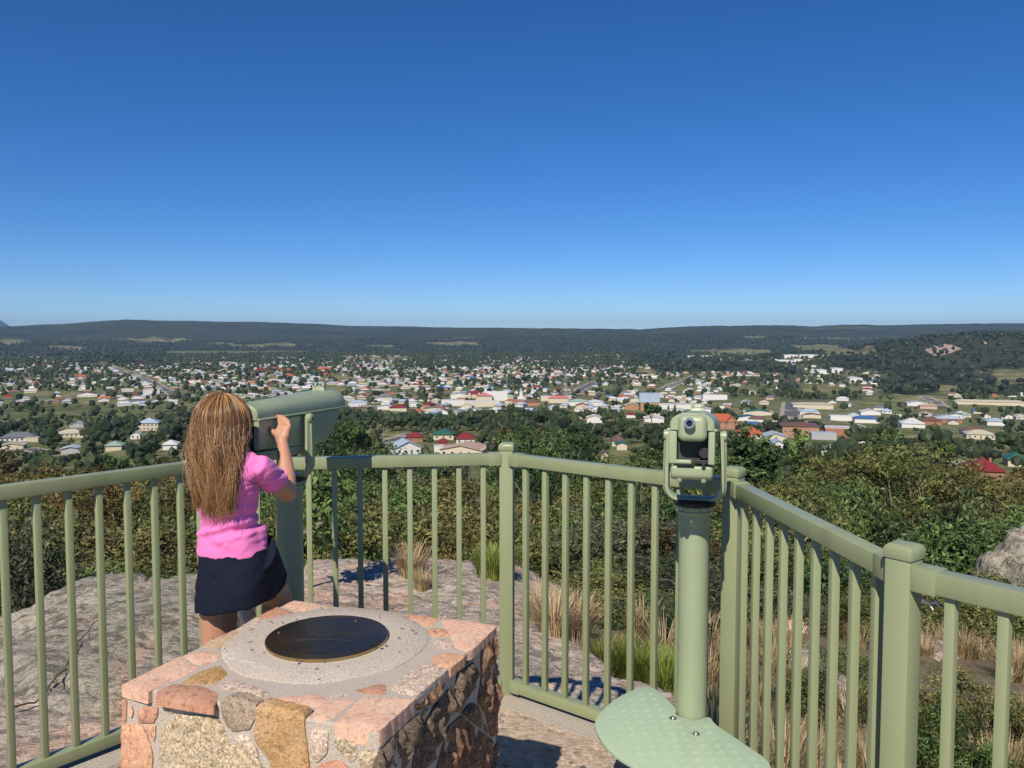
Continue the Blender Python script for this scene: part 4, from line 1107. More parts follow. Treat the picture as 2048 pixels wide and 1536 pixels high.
for i in range(NCL):
    phi = PI + rng.normal(0, 0.95) if i % 5 else rng.uniform(0.9, 1.9) * (1 if i % 2 else -1)
    phi = (phi + PI) % (2 * PI) - PI
    if abs(phi) < 0.85: phi = math.copysign(0.85 + rng.uniform(0, 1.2), phi if phi else 1)
    lat = -math.sin(phi - (0)) * -1.0
    # lateral position in torso frame
    d2 = hf * math.cos(phi) + hr * math.sin(phi); lat = d2.dot(br) * 1.0 + rng.normal(0, .12)
    cl.append((phi, rng.uniform(.05, .9), rng.uniform(.22, .375) - 0.03 * abs(lat), lat, (rng.uniform(0, 6), rng.uniform(.004, .016), rng.uniform(0, 6)), rng.uniform(0, 1)))
sp_, sizes, shade, rad = [], [], [], []
allp = []; shl = []; alo = []; rl = []
NSTR = 15000
for k in range(NSTR):
    ph, th0, L, lat, wob, sh = cl[rng.integers(NCL)]
    ph2 = ph + rng.normal(0, .13); th2 = float(np.clip(th0 + rng.normal(0, .12), 0.02, 1.2)); fly = rng.random() < 0.06
    w2_ = (wob[0] + rng.normal(0, .5), wob[1] * (1 + rng.normal(0, .3)) + (0.006 if fly else 0), wob[2] + rng.normal(0, .5))
    L2 = L * (1 + rng.normal(0, .05)) + 0.11 * (0.5 - th2) * .3
    P = strand(ph2, th2, L2, lat + rng.normal(0, .085), w2_, rng.uniform(0, 6))
    o = Vector(rng.normal(0, .0035, 3)); n = len(P)
    sh2 = float(np.clip(sh + rng.normal(0, .26), 0, 1))
    for i, p in enumerate(P):
        q = i / (n - 1); allp.append(p + o * (0.3 + q) * (2.2 if fly else 1)); shl.append(sh2); alo.append(q); rl.append(0.00050 * (1 - 0.7 * q) + 0.0001)
    sizes.append(n)
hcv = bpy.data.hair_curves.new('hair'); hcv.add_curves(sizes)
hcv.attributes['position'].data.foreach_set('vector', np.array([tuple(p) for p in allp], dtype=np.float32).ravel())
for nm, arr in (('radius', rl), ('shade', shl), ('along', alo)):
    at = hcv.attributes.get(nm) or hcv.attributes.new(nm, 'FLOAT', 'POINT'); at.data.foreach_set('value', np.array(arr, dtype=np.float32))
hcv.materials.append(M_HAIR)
# the mass of hair underneath the strands
mb = MB(); ellipsoid(mb, hc + up * 0.012, 0.0775, 0.0915, 0.089, HM)
for k_ in range(5):
    zt = -0.02 - k_ * 0.045
    ellipsoid(mb, G(Vector((neck.x, neck.y, headc.z))) - bf * (0.030 + .007 * k_) + br * (-0.014 - .003 * k_) + up * (zt - .02), 0.050, 0.020, 0.045, Matrix((br, bf, up)).transposed(), 20, 12)
hm = remeshed(mb, 'hair', simple('hair_mass', (0.075, 0.038, 0.018), 0.6, var=0.4, scale=60), girl, 0.006, 4)
# keep the face open: remove the cap in front
bm = bmesh.new(); bm.from_mesh(hm.data)
fo = [v for v in bm.verts if (v.co - hc).dot(hf) > 0.042 and (v.co - hc).z < 0.062]
bmesh.ops.delete(bm, geom=fo, context='VERTS'); bm.to_mesh(hm.data); bm.free()
link(bpy.data.objects.new('hair_strands', hcv), hm)
# ================================================================== FOLIAGE BUILDERS
def leaf_mat(nm, a, b, c, trans=0.25, rough=0.55, tips=None):
    """three-tone foliage; per-leaf 'tint', per-plant random"""
    t = NT(nm); ti = t.attr('tint'); rn = t.rnd()
    col = t.ramp(ti, [(0.0, a), (0.5, b), (1.0, c)])
    hs = t.n('ShaderNodeHueSaturation'); t.l(col, hs.inputs['Color'])
    t.l(t.math('ADD', t.math('MULTIPLY', rn, 0.06), 0.47), hs.inputs['Hue'])
    r2_ = t.math('FRACT', t.math('MULTIPLY', rn, 7.31))
    t.l(t.math('ADD', t.math('MULTIPLY', r2_, 0.6), 0.70), hs.inputs['Value'])
    t.col(hs.outputs[0]); t.set(rough, 0.3)
    tr = t.n('ShaderNodeBsdfTranslucent'); t.l(hs.outputs[0], tr.inputs['Color'])
    mx = t.n('ShaderNodeMixShader'); mx.inputs[0].default_value = trans
    t.l(t.b.outputs[0], mx.inputs[1]); t.l(tr.outputs[0], mx.inputs[2]); t.l(mx.outputs[0], t.out.inputs['Surface'])
    return t.mat
LM = {
 'olive': leaf_mat('olive_leaves', (0.056, 0.066, 0.020), (0.142, 0.149, 0.048), (0.333, 0.317, 0.108)),
 'gold': leaf_mat('olive_gold_leaves', (0.062, 0.074, 0.022), (0.160, 0.180, 0.052), (0.310, 0.315, 0.105), 0.35),
 'deep': leaf_mat('deep_green_leaves', (0.022, 0.041, 0.014), (0.057, 0.098, 0.032), (0.156, 0.234, 0.073)),
 'mid': leaf_mat('mid_green_leaves', (0.038, 0.062, 0.019), (0.099, 0.154, 0.044), (0.251, 0.350, 0.102)),
 'rust': leaf_mat('rust_leaves', (0.055, 0.042, 0.015), (0.145, 0.105, 0.034), (0.300, 0.205, 0.070)),
 'lime': leaf_mat('lime_leaves', (0.078, 0.111, 0.021), (0.175, 0.241, 0.044), (0.370, 0.449, 0.098)),
 'grey': leaf_mat('grey_green_leaves', (0.052, 0.060, 0.032), (0.105, 0.118, 0.062), (0.220, 0.225, 0.125)),
 'straw': leaf_mat('straw_grass', (0.24, 0.18, 0.08), (0.46, 0.37, 0.19), (0.66, 0.56, 0.32), 0.15),
 'blue': leaf_mat('dull_forest_leaves', (0.018, 0.027, 0.016), (0.039, 0.053, 0.029), (0.072, 0.088, 0.047)),
}
def mat_bark(nm, a, b):
    t = NT(nm); f = t.noise(6, 6, 0.7, t.mapv(t.co(), (1, 1, .25))); t.col(t.mix(f, a, b)); t.set(0.9, 0.2); t.bump(f, .5, .02); return t.mat
M_BARK = mat_bark('grey_bark', (0.11, 0.085, 0.065), (0.34, 0.29, 0.24)); M_BARKD = mat_bark('dark_bark', (0.04, 0.03, 0.022), (0.14, 0.11, 0.08))
def leaves(centers, radii, n, leaf, seed, flat=0.75, asp=0.45, up_bias=0.35, shell=0.5, droop=0.0, tvar=0.45):
    """leaf-sized rhombi spread through clumps; returns V,F,tint"""
    g = np.random.default_rng(seed); C = np.asarray(centers, float); Rr = np.asarray(radii, float)
    w = Rr ** 2; w = w / w.sum(); idx = g.choice(len(C), n, p=w)
    d = g.normal(size=(n, 3)); d /= np.linalg.norm(d, axis=1)[:, None]
    rad = shell + (1 - shell) * g.random(n); rad = np.where(g.random(n) < .25, g.random(n), rad)
    P = C[idx] + d * (rad * Rr[idx])[:, None] * np.array([1, 1, flat])
    nr = d * 0.7 + g.normal(size=(n, 3)) * 0.55 + np.array([0, 0, up_bias]); nr /= np.linalg.norm(nr, axis=1)[:, None]
    a = np.cross(nr, g.normal(size=(n, 3))); a[:, 2] -= droop * np.abs(a).max(1); a -= nr * (a * nr).sum(1)[:, None]; a /= np.maximum(np.linalg.norm(a, axis=1), 1e-6)[:, None]
    b = np.cross(nr, a); L = leaf * (0.6 + 0.8 * g.random(n))[:, None]
    V = np.stack([P - a * L, P + b * L * asp, P + a * L, P - b * L * asp], 1).reshape(-1, 3)
    F = np.arange(4 * n).reshape(n, 4)
    ct = g.random(len(C)); t = np.clip(0.5 + (ct[idx] - .5) * .75 + (g.random(n) - .5) * tvar + (P[:, 2] - C[idx, 2]) / Rr[idx] * 0.08, 0, 1)
    return V, F, np.repeat(t, 4)
def clumps(n, rx, ry, rz, cz, seed, cr=(.2, .38), fill=0.55, top_heavy=0.0, cone=False):
    g = np.random.default_rng(seed); C = []; Rr = []
    while len(C) < n:
        d = g.normal(size=3); d /= np.linalg.norm(d); r_ = fill + (1 - fill) * g.random()
        if d[2] < -0.55: continue
        p = d * r_
        s = 1.0
        if cone: 
            h = g.random(); a = g.random() * 2 * PI; s = (1 - h) * .9 + .10; q = s * (0.35 + 0.65 * g.random())
            p = np.array([math.cos(a) * q, math.sin(a) * q, h * 2 - 1])
        C.append((p[0] * rx, p[1] * ry, cz + p[2] * rz)); Rr.append((cr[0] + (cr[1] - cr[0]) * g.random()) * min(rx, ry) * (0.55 + 0.45 * s))
    return C, Rr
def branches(C, base, seed, r0, n=None, th=0.35, sides=5):
    """trunk and limbs reaching into the clumps"""
    rng = random.Random(seed); mb = MB(); C = [Vector(c) for c in C]; rng.shuffle(C)
    use = C[:n] if n else C
    top = sum((Vector(c) for c in C), Vector()) / len(C)
    fork = Vector(base).lerp(top, 0.42) + Vector((rng.uniform(-.2, .2), rng.uniform(-.2, .2), 0)) * r0 * 3
    mb.tube([base, Vector(base).lerp(fork, .5) + Vector((rng.uniform(-1, 1), rng.uniform(-1, 1), 0)) * r0 * .8, fork], [r0, r0 * .8, r0 * .65], sides + 1)
    for c in use:
        m1 = fork.lerp(c, .45) + Vector((rng.uniform(-1, 1), rng.uniform(-1, 1), rng.uniform(0, 1))) * (c - fork).length * .12
        mb.tube([fork - Vector((0, 0, r0 * .3)), m1, c], [r0 * th, r0 * th * .6, r0 * th * .18], sides, caps=False)
    return mb
PROTO = {}
def plant(name, kind_leaf, C, Rr, n, leaf, seed, trunk=None, bark=None, hide=False, **kw):
    V, F, t = leaves(C, Rr, n, leaf, seed, **kw)
    crown = np_mesh('crown' if trunk else 'foliage', V, F, LM[kind_leaf], False, attrs={'tint': t})
    tm = trunk.mesh('trunk', bark or M_BARK, smooth=True) if trunk else None
    return (name, crown, tm)
def put(pr, loc, s, rz, label, cat, group, part='crown', tpart='trunk'):
    name, crown, tm = pr
    if tm is None:
        o = obj(name, crown, None, loc, (0, 0, rz)); o.scale = s
        return tag(o, label, cat, group)
    e = empty(name, loc, rz); e.scale = s; tag(e, label, cat, group)
    obj(part, crown, e); obj(tpart, tm, e); return e
# ================================================================== NEAR ROCKS
M_GRAN = mat_rock('weathered_granite', (0.58, 0.52, 0.44), (0.70, 0.57, 0.46), (0.26, 0.225, 0.19), 1.0, 0.40, warm=(0.72, 0.50, 0.37))
M_GRAN2 = mat_rock('grey_granite', (0.38, 0.36, 0.29), (0.50, 0.45, 0.36), (0.14, 0.13, 0.105), 1.0, 0.4, warm=(0.62, 0.45, 0.33))
def rock_patch(name, poly, zfun, step, mat, label, rim=0.22, seed=1, deep=0.8, cat='rock', rough=0.05, cracks=True):
    """outcrop over the ground: poly in plan, top height zfun(x,y), sides rounded down into the ground"""
    B = [Vector(p) for p in poly]; x0, x1 = min(p.x for p in B), max(p.x for p in B); y0, y1 = min(p.y for p in B), max(p.y for p in B)
    xs = np.arange(x0 - .1, x1 + .1, step); ys = np.arange(y0 - .1, y1 + .1, step); X, Y = np.meshgrid(xs, ys, indexing='ij')
    Bn = np.array([(p.x, p.y) for p in B]); nb = len(Bn)
    D = np.full(X.shape, 1e9); ins = np.zeros(X.shape, bool)
    for i in range(nb):
        a = Bn[i]; b = Bn[(i + 1) % nb]; d = b - a
        t = np.clip(((X - a[0]) * d[0] + (Y - a[1]) * d[1]) / (d @ d), 0, 1)
        D = np.minimum(D, np.hypot(a[0] + t * d[0] - X, a[1] + t * d[1] - Y))
        if b[1] != a[1]:
            c = ((a[1] > Y) != (b[1] > Y)) & (X < (b[0] - a[0]) * (Y - a[1]) / (b[1] - a[1]) + a[0]); ins ^= c
    S = np.where(ins, D, -D) + 0.12 * fbm(X * 2.1, Y * 2.1, seed, 4)
    e = sstep(0, 1, np.clip(S / rim, 0, 1)) ** 0.55
    Z = zfun(X, Y)
    n1 = fbm(X * 0.9, Y * 1.3, seed + 1, 5, 2.1, 0.55); n2 = fbm(X * 7, Y * 4, seed + 2, 5, 2.2, 0.6)
    Z = Z + rough * 1.6 * n1 + rough * 0.45 * n2
    # weathering steps: flaking sheets of rock
    q = (fbm(X * .8 + .4 * Y, Y * 1.6, seed + 7, 4) + 0.15 * Z) * 7; st = q - np.floor(q); Z = Z + rough * 0.55 * (sstep(0.0, 0.12, st) - st)
    if cracks:
        cr = np.abs(fbm(X * .55, Y * .7, seed + 9, 4)); Z = Z - 0.07 * np.exp(-(cr / 0.013) ** 2)
    G_ = H(X, Y) - deep
    Z = np.where(S > -0.06, G_ + (Z - G_) * e, G_)
    nx, ny = X.shape; V = np.stack([X.ravel(), Y.ravel(), Z.ravel()], 1)
    I = np.arange(nx - 1)[:, None] * ny + np.arange(ny - 1)[None]
    keep = ((S[:-1, :-1] > -0.1) | (S[1:, 1:] > -0.1) | (S[:-1, 1:] > -0.1) | (S[1:, :-1] > -0.1))
    I = I[keep]; F = np.stack([I, I + ny, I + ny + 1, I + 1], 1)
    me = np_mesh(name, V, F, mat, True); o = obj(name, me); tag(o, label, cat); return o
def plane_z(pts):
    """smooth height surface through px samples [(x,y,z)] by inverse distance"""
    P = np.array(pts, float)
    def f(X, Y):
        num = 0; den = 0
        for x, y, z in P:
            w = 1.0 / ((X - x) ** 2 + (Y - y) ** 2 + 0.15) ** 1.5; num = num + w * z; den = den + w
        return num / den
    return f
def PR(u, v, zf):
    z = -.6
    for _ in range(12): q = PZ(u, v, z); z = float(zf(np.array(q.x), np.array(q.y)))
    return (q.x, q.y)
zc = plane_z([(-0.8, 4.1, -.60), (0.2, 4.2, -.70), (1.4, 3.8, -.80), (1.0, 5.0, -.72), (-0.5, 5.5, -.58), (-1.6, 5.4, -.45), (-.6, 7.4, -.62), (-1.8, 7.6, -.58), (1.2, 6.6, -.85), (-.6, 9.4, -.86), (2.2, 4.9, -.95), (-1.9, 4.6, -.45), (1.4, 8.0, -1.1), (-2.4, 8.2, -.75)])
pc = [PR(u, v, zc) for u, v in ((560, 1112), (640, 1106), (760, 1110), (880, 1104), (990, 1104), (1080, 1122), (1170, 1175), (1215, 1235), (1240, 1292), (1290, 1335), (1345, 1345), (1440, 1392), (1480, 1440))] + [(1.45, 3.5), (1.0, 2.95), (0, 3.5), (-1.3, 3.3), (-1.7, 3.6), (-2.0, 4.8), (-2.3, 6.6)]
rock_patch('granite_outcrop', pc, zc, 0.04, M_GRAN,
           'broad bare grey and pink granite slab sloping away beyond the middle of the railing', rim=.35, seed=11)
zl = plane_z([(-3.3, 6.6, -.36), (-2.6, 7.2, -.30), (-2.5, 6.0, -.36), (-3.4, 5.6, -.50), (-2.3, 5.0, -.50), (-1.9, 6.2, -.42), (-3.8, 7.0, -.5), (-2.9, 4.4, -.62), (-1.9, 4.4, -.52), (-3.0, 8.3, -.5), (-2.1, 7.9, -.42), (-3.9, 6.0, -.8)])
pl_l = [PR(u, v, zl) for u, v in ((-230, 1340), (-230, 1262), (-90, 1200), (50, 1165), (180, 1135), (300, 1118), (400, 1108), (500, 1106))] + [(-1.75, 7.0), (-1.5, 5.5), (-1.7, 4.3), (-2.3, 4.1), (-2.9, 4.2)]
rock_patch('granite_outcrop', pl_l, zl, 0.04, M_GRAN2,
           'domed dark grey granite hump left behind the girl, seen through the left bars', rim=.6, seed=23, rough=.05)
zf = plane_z([(-2.2, 3.3, -.5), (-2.6, 4.1, -.58), (-3.2, 4.2, -.60), (-1.9, 4.0, -.5), (-2.8, 3.1, -.55), (-3.8, 4.7, -.68), (-2.0, 2.4, -.5), (-3.3, 5.3, -.62), (-4.2, 5.6, -.8)])
rock_patch('granite_outcrop', [(-1.3, 3.6), (-1.6, 2.9), (-1.9, 2.3), (-2.3, 1.6), (-3.8, 2.2), (-4.9, 3.6), (-4.9, 5.4), (-4.2, 6.4), (-3.0, 6.2), (-2.2, 5.1), (-1.7, 4.6)], zf, 0.04, M_GRAN,
           'low pinkish granite ledge just outside the left end of the railing', rim=.4, seed=37, rough=.04)
def zgr(dz): return lambda X, Y: H(X, Y) + dz
rock_patch('granite_outcrop', [PR(u, v, lambda X, Y: H(X, Y)) for u, v in ((1450, 1255), (1520, 1262), (1620, 1290), (1700, 1330), (1790, 1400), (1830, 1536), (1700, 1536), (1620, 1440), (1500, 1330), (1445, 1300))], zgr(.10), 0.045, M_GRAN,
           'flat granite sheet below the right hand railing panel', rim=.5, seed=41, rough=.06)
rock_patch('granite_outcrop', [PR(u, v, lambda X, Y: H(X, Y)) for u, v in ((1660, 1232), (1740, 1222), (1850, 1262), (1930, 1290), (1990, 1330), (1900, 1345), (1780, 1300), (1680, 1262))], zgr(.12), 0.06, M_GRAN,
           'pale pink granite sheet lying among dry grass right of the corner post', rim=.5, seed=43, rough=.07)
rock_patch('granite_outcrop', [PR(u, v, lambda X, Y: H(X, Y)) for u, v in ((1860, 1420), (1920, 1400), (2000, 1500), (2040, 1600), (1900, 1600), (1850, 1500))], zgr(.12), 0.07, M_GRAN,
           'low rock shelf at the lower right behind the end railing', rim=.5, seed=47, rough=.06)
def boulder(name, loc, s, seed, mat, label, group=None, sub=5, parent=None):
    bm = bmesh.new(); bmesh.ops.create_icosphere(bm, subdivisions=sub, radius=1.0)
    me = bpy.data.meshes.new(name); bm.to_mesh(me); bm.free()
    n = len(me.vertices); co = np.empty(n * 3, np.float32); me.vertices.foreach_get('co', co); co = co.reshape(-1, 3)
    d = 0.22 * fbm(co[:, 0] * 1.3 + co[:, 2] * .7 + seed, co[:, 1] * 1.3 - co[:, 2] * .4 + seed, seed, 4) + 0.10 * fbm(co[:, 0] * 5 + co[:, 2] * 3, co[:, 1] * 5 + co[:, 2] * 4, seed + 3, 4)
    g = np.abs(fbm(co[:, 0] * 2.2 + seed, co[:, 2] * 1.2 + co[:, 1] * 2, seed + 5, 3)); d = d - 0.10 * np.exp(-(g / .03) ** 2)
    co = co * (1 + d)[:, None] * np.array(s); co = np.sign(co) * np.abs(co)
    me.vertices.foreach_set('co', co.ravel().astype(np.float32)); me.materials.append(mat)
    me.polygons.foreach_set('use_smooth', [True] * len(me.polygons)); me.update()
    o = obj(name, me, parent, loc); 
    if label: tag(o, label, 'rock', group)
    return o
q = PY(2045, 1130, 13.5); boulder('boulder', (q.x + .25, q.y, q.z - .95), (.98, .85, 1.62), 5, M_GRAN2, 'large rounded grey boulder at the right edge of the photo among shrubs')
sm = [(1735, 1224, 9.0, .10), (1540, 1240, 8.8, .08), (1592, 1262, 8.2, .14), (1700, 1222, 9.4, .07), (1880, 1285, 7.4, .26), (1905, 1300, 7.0, .2), (1560, 1262, 8.4, .07), (395, 1198, 5.6, .03), (480, 1300, 4.6, .05), (640, 1245, 5.0, .05)]
lb = ['small pale pink rock lying on the slope left of the near corner post', 'small orange stone seen between bars of the right hand panel', 'flat pink rock behind the middle of the right hand panel', 'little pink stone beside the pale pink rock on the slope',
      'pink slab of rock right of the near corner post', 'flat rock piece leaning on the pink slab right of the near post', 'tiny stone left of the flat pink rock behind the right panel', 'pale chip of rock on the dark dome left of the girl', 'small loose stone behind the stone plinth', 'small loose stone on the slab behind the plinth']
for (u, v, Y, s_), l_ in zip(sm, lb):
    q = PG(u, v); 
    if q is None: continue
    s2 = s_ * (q[1] / Y); boulder('loose_stone', (q[0], q[1], q[2] + s2 * .15), (s2 * 1.2, s2, s2 * .7), int(u), ST['pink'] if u > 1000 else M_GRAN, l_, 'loose stones on the slope', 3)
# ================================================================== GRASS
def tussock(n, h, spread, seed, w=0.004, lean=0.5):
    g = np.random.default_rng(seed); a = g.random(n) * 2 * PI; r_ = spread * .35 * np.sqrt(g.random(n)); L = h * (.55 + .6 * g.random(n))
    ln = lean * (0.25 + g.random(n)); V = []; dirx, diry = np.cos(a), np.sin(a)
    bx0, by0 = r_ * dirx, r_ * diry; px_, py_ = -diry * w, dirx * w
    P = []
    for k, (t, ww) in enumerate(((0, 1), (.4, .9), (.75, .6), (1, .05))):
        x = bx0 + dirx * L * ln * t ** 1.8; y = by0 + diry * L * ln * t ** 1.8; z = L * t * (1 - .25 * ln * t)
        P.append(np.stack([x - px_ * ww, y - py_ * ww, z], 1)); P.append(np.stack([x + px_ * ww, y + py_ * ww, z], 1))
    V = np.stack(P, 1).reshape(-1, 3); b = np.arange(n)[:, None] * 8
    F = np.concatenate([b + np.array([0, 1, 3, 2]), b + np.array([2, 3, 5, 4]), b + np.array([4, 5, 7, 6])])
    return V, F, np.repeat(np.clip(.5 + g.normal(0, .25, n), 0, 1), 8)
def tus_mesh(nm, kl, *a, **k):
    V, F, t = tussock(*a, **k); return np_mesh(nm, V, F, LM[kl], False, attrs={'tint': t})
T_STRAW = [tus_mesh('grass_tussock', 'straw', 420, .36, .32, 10 + i, .0028, .7) for i in range(3)]
T_LIME = [tus_mesh('grass_tussock', 'lime', 900, .30, .35, 20 + i, .0035, .55) for i in range(2)]
T_DGRN = [tus_mesh('grass_tuft', 'mid', 60, .22, .10, 30 + i, .003, .5) for i in range(2)]
rngT = random.Random(3)
def ground_z(x, y):
    return H1(x, y)
DG = None
def drop_z(x, y):
    """top of whatever rock or ground lies at (x,y)"""
    global DG
    if DG is None: DG = bpy.context.evaluated_depsgraph_get(); DG.update()
    ok, loc, *_ = SC.ray_cast(DG, Vector((x, y, 30)), Vector((0, 0, -1)))
    return loc.z if ok else H1(x, y)
for (u, v, Y, s_, me, lab, gr) in [
    (822, 1165, 7.6, .95, T_STRAW[0], 'dry orange brown grass tussock on the granite behind the middle bars', None),
    (845, 1172, 7.2, .55, T_STRAW[1], 'pale straw tuft at the foot of the dry orange tussock', None),
    (1110, 1290, 6.2, 1.0, T_STRAW[2], 'tall straw grass clump right of the centre post', None), (1150, 1282, 6.3, 1.05, T_STRAW[0], 'straw grass clump beside low lime bushes', None),
    (1080, 1262, 6.6, .9, T_STRAW[1], 'straw grass clump just behind the centre post', None), (1195, 1290, 6.3, .9, T_STRAW[1], 'straw grass left of the lime green bushes', None),
    (1432, 1420, 4.2, 1.0, T_STRAW[2], 'golden grass clump between the telescope pole and corner post', None), (1425, 1380, 4.5, 1.0, T_STRAW[0], 'golden grass clump right behind the telescope pole', None),
    (1225, 1290, 6.1, 1.0, T_LIME[0], 'low lime green bush at left, behind the middle right bars', None), (1275, 1300, 6.0, 1.1, T_LIME[1], 'lime green bush in the middle of three behind the bars', None),
    (1325, 1320, 5.8, 1.05, T_LIME[0], 'lime green bush nearest the telescope pole', None), (985, 1128, 7.6, 1.1, T_LIME[1], 'yellow green grass bush left of the centre post', None),
    (738, 1212, 4.6, .8, T_DGRN[0], 'green grass tuft in a crack behind the plinth', None), (695, 1208, 4.7, .6, T_DGRN[1], 'small green grass tuft left of the larger crack tuft', None), (500, 1300, 4.0, 1.0, T_DGRN[0], 'green leafy tuft between the girl and the plinth', None)]:
    q = PY(u, v, Y); z = drop_z(q.x, q.y)
    o = obj(me.name.split('.')[0], me, None, (q.x, q.y, z - .01), (0, 0, rngT.uniform(0, 6))); o.scale = (s_, s_, s_); tag(o, lab, 'grass')
# a field of dry grass on the right hand slope (uncountable)
def grass_field(name, pts, kl, h, n, w, lab, seed):
    Vs, Fs, Ts = [], [], []; b = 0; g = np.random.default_rng(seed)
    for i, (x, y, s_) in enumerate(pts):
        V, F, t = tussock(n, h * s_, .3 * s_, seed + i, w, .6); V = V + np.array([x, y, float(H1(x, y)) - .02]); Vs.append(V); Fs.append(F + b); Ts.append(np.clip(t + g.normal(0, .15), 0, 1)); b += len(V)
    o = obj(name, np_mesh(name, np.concatenate(Vs), np.concatenate(Fs), LM[kl], False, attrs={'tint': np.concatenate(Ts)})); tag(o, lab, 'grass', kind='stuff')
g = np.random.default_rng(4); pts = []
while len(pts) < 460:
    x, y = g.uniform(1.0, 9.5), g.uniform(2.3, 14.5)
    if fbm(x * .5, y * .5, 77, 3) + .28 < g.random() * .55: continue
    if x < 1.25 and y < 3.5: continue
    pts.append((x, y, g.uniform(.55, 1.25)))
grass_field('dry_grass', pts, 'straw', .34, 95, .0045, 'dry golden grass covering the slope right of the lookout', 200)
pts = [(g.uniform(-1.0, 2.2), g.uniform(5.9, 9.0), g.uniform(.4, .9)) for _ in range(60)] + [(g.uniform(-5, -3.9), g.uniform(4, 7), g.uniform(.4, .9)) for _ in range(40)]
grass_field('low_scrub', pts, 'grey', .22, 70, .006, 'low grey green scrub at the edge of the granite', 900)
# ================================================================== NEAR SHRUBS AND TREES
SH = {}
def mk_shrub(key, kl, seed, n=8200, leaf=.036, nc=46, r=(1.0, 1.0, .85), **k):
    C, Rr = clumps(nc, r[0], r[1], r[2], r[2] * 0.95, seed, cr=(.17, .34), fill=.5); C = [c for c in C]
    tr = branches(C, (0, 0, -0.3), seed, .045, 18, .42, 4)
    SH.setdefault(key, []).append(plant('shrub', kl, C, Rr, n, leaf, seed, tr, M_BARKD, flat=.85, asp=.36, tvar=.75, **k))
for i in range(2):
    mk_shrub('olive', 'olive', 50 + i); mk_shrub('mid', 'mid', 60 + i); mk_shrub('deep', 'deep', 70 + i); mk_shrub('grey', 'grey', 80 + i, leaf=.033); mk_shrub('rust', 'rust', 90 + i)
mk_shrub('lime', 'lime', 97, leaf=.033)
def mk_gum(key, kl, seed, hgt=8.0, n=7500, leaf=.12, nc=26, bark=None, wide=.42):
    rng_ = np.random.default_rng(seed); C, Rr = clumps(nc, hgt * wide, hgt * wide, hgt * .34, hgt * .66, seed, cr=(.24, .36), fill=.45)
    tr = branches(C, (0, 0, -.4), seed, hgt * .028, None, .40, 5)
    SH.setdefault(key, []).append(plant('gum_tree', kl, C, Rr, n, leaf, seed, tr, bark or M_BARK, flat=.62, droop=.5, asp=.30, tvar=.75))
for i in range(3): mk_gum('gum_olive', 'gold', 110 + i)
for i in range(2): mk_gum('gum_rust', 'rust', 120 + i); mk_gum('gum_mid', 'mid', 130 + i); mk_gum('gum_deep', 'deep', 140 + i, nc=30)
def mk_cone(key, kl, seed, hgt=8.0, w=.2, n=5200, leaf=.12):
    C, Rr = clumps(60, hgt * w, hgt * w, hgt * .48, hgt * .52, seed, cr=(.22, .4), cone=True)
    mb = MB(); mb.tube([(0, 0, -.4), (0, 0, hgt * .5), (0, 0, hgt * .95)], [hgt * .022, hgt * .015, .02], 6)
    SH.setdefault(key, []).append(plant('conifer', kl, C, Rr, n, leaf, seed, mb, M_BARKD, flat=1.0))
mk_cone('cone_deep', 'deep', 150, w=.24); mk_cone('cone_mid', 'mid', 151, w=.22)
# landmarks used to say where a plant or house stands
LMK = [(30, 880, 'the grey roofed house'), (133, 870, 'the cream hipped roof'), (292, 850, 'the pyramid roof'), (450, 870, "the girl's head"), (640, 830, "the girl's telescope"), (755, 890, 'the near road'), (805, 905, 'the pale blue gable'),
       (885, 880, 'the dark green roof'), (930, 880, 'the maroon roofs'), (868, 822, 'the rusty roof'), (968, 800, 'the town centre shops'), (1042, 790, 'the clock tower'), (1131, 770, 'the lattice mast'), (1155, 808, 'the pale green shop'),
       (1300, 815, 'the blue box roof'), (1388, 880, 'the right telescope'), (1443, 835, 'the orange courthouse'), (1520, 828, 'the dark green sheds'), (1585, 825, 'the straight street'), (1605, 868, 'the brown motel'), (1503, 868, 'the orange hipped roof'),
       (1630, 812, 'the long cream shed'), (1830, 850, 'the bright white roof'), (1740, 835, 'the slate blue roof'), (1985, 940, 'the dark red roof'), (1880, 700, 'the hill rock face'), (1014, 900, 'the centre post'), (1475, 950, 'the corner post'),
       (1825, 1110, 'the near post'), (170, 930, 'the left railing'), (860, 920, 'the middle railing'), (1200, 930, 'the rail beyond the plinth'), (1650, 1050, 'the right railing'), (2010, 1110, 'the large boulder'), (600, 740, 'the brick school'), (320, 780, 'the left hand road'), (1390, 770, 'the sloping road'), (1600, 716, 'the distant factories'),
       (80, 760, 'the white cottages far left'), (700, 770, 'the park left of centre'), (860, 745, 'the wide green oval'), (1180, 745, 'the northern suburb'), (1240, 892, 'the brown cottage'), (1700, 770, 'the wooded rise'), (1960, 800, 'the cream units'), (1960, 870, 'the pale yellow house'), (480, 790, 'the suburb behind the girl'), (220, 820, 'the white hall')]
def where(u, v, r=None):
    best = min(LMK, key=lambda m: math.hypot(m[0] - u, (m[1] - v) * 1.6))
    du, dv = u - best[0], v - best[1]; D = math.hypot(du, dv)
    far = 'just ' if D < 26 else '' if D < 60 else 'well '
    if abs(du) > abs(dv) * 2: d = far + ('right of' if du > 0 else 'left of')
    elif abs(dv) > abs(du) * 2: d = far + ('beyond' if dv < 0 else 'in front of')
    else: d = far + ('behind and ' if dv < 0 else 'before and ') + ('right of' if du > 0 else 'left of')
    return d + ' ' + best[2]
CNT = {}
rngP = random.Random(11)
LBL_USED = set()
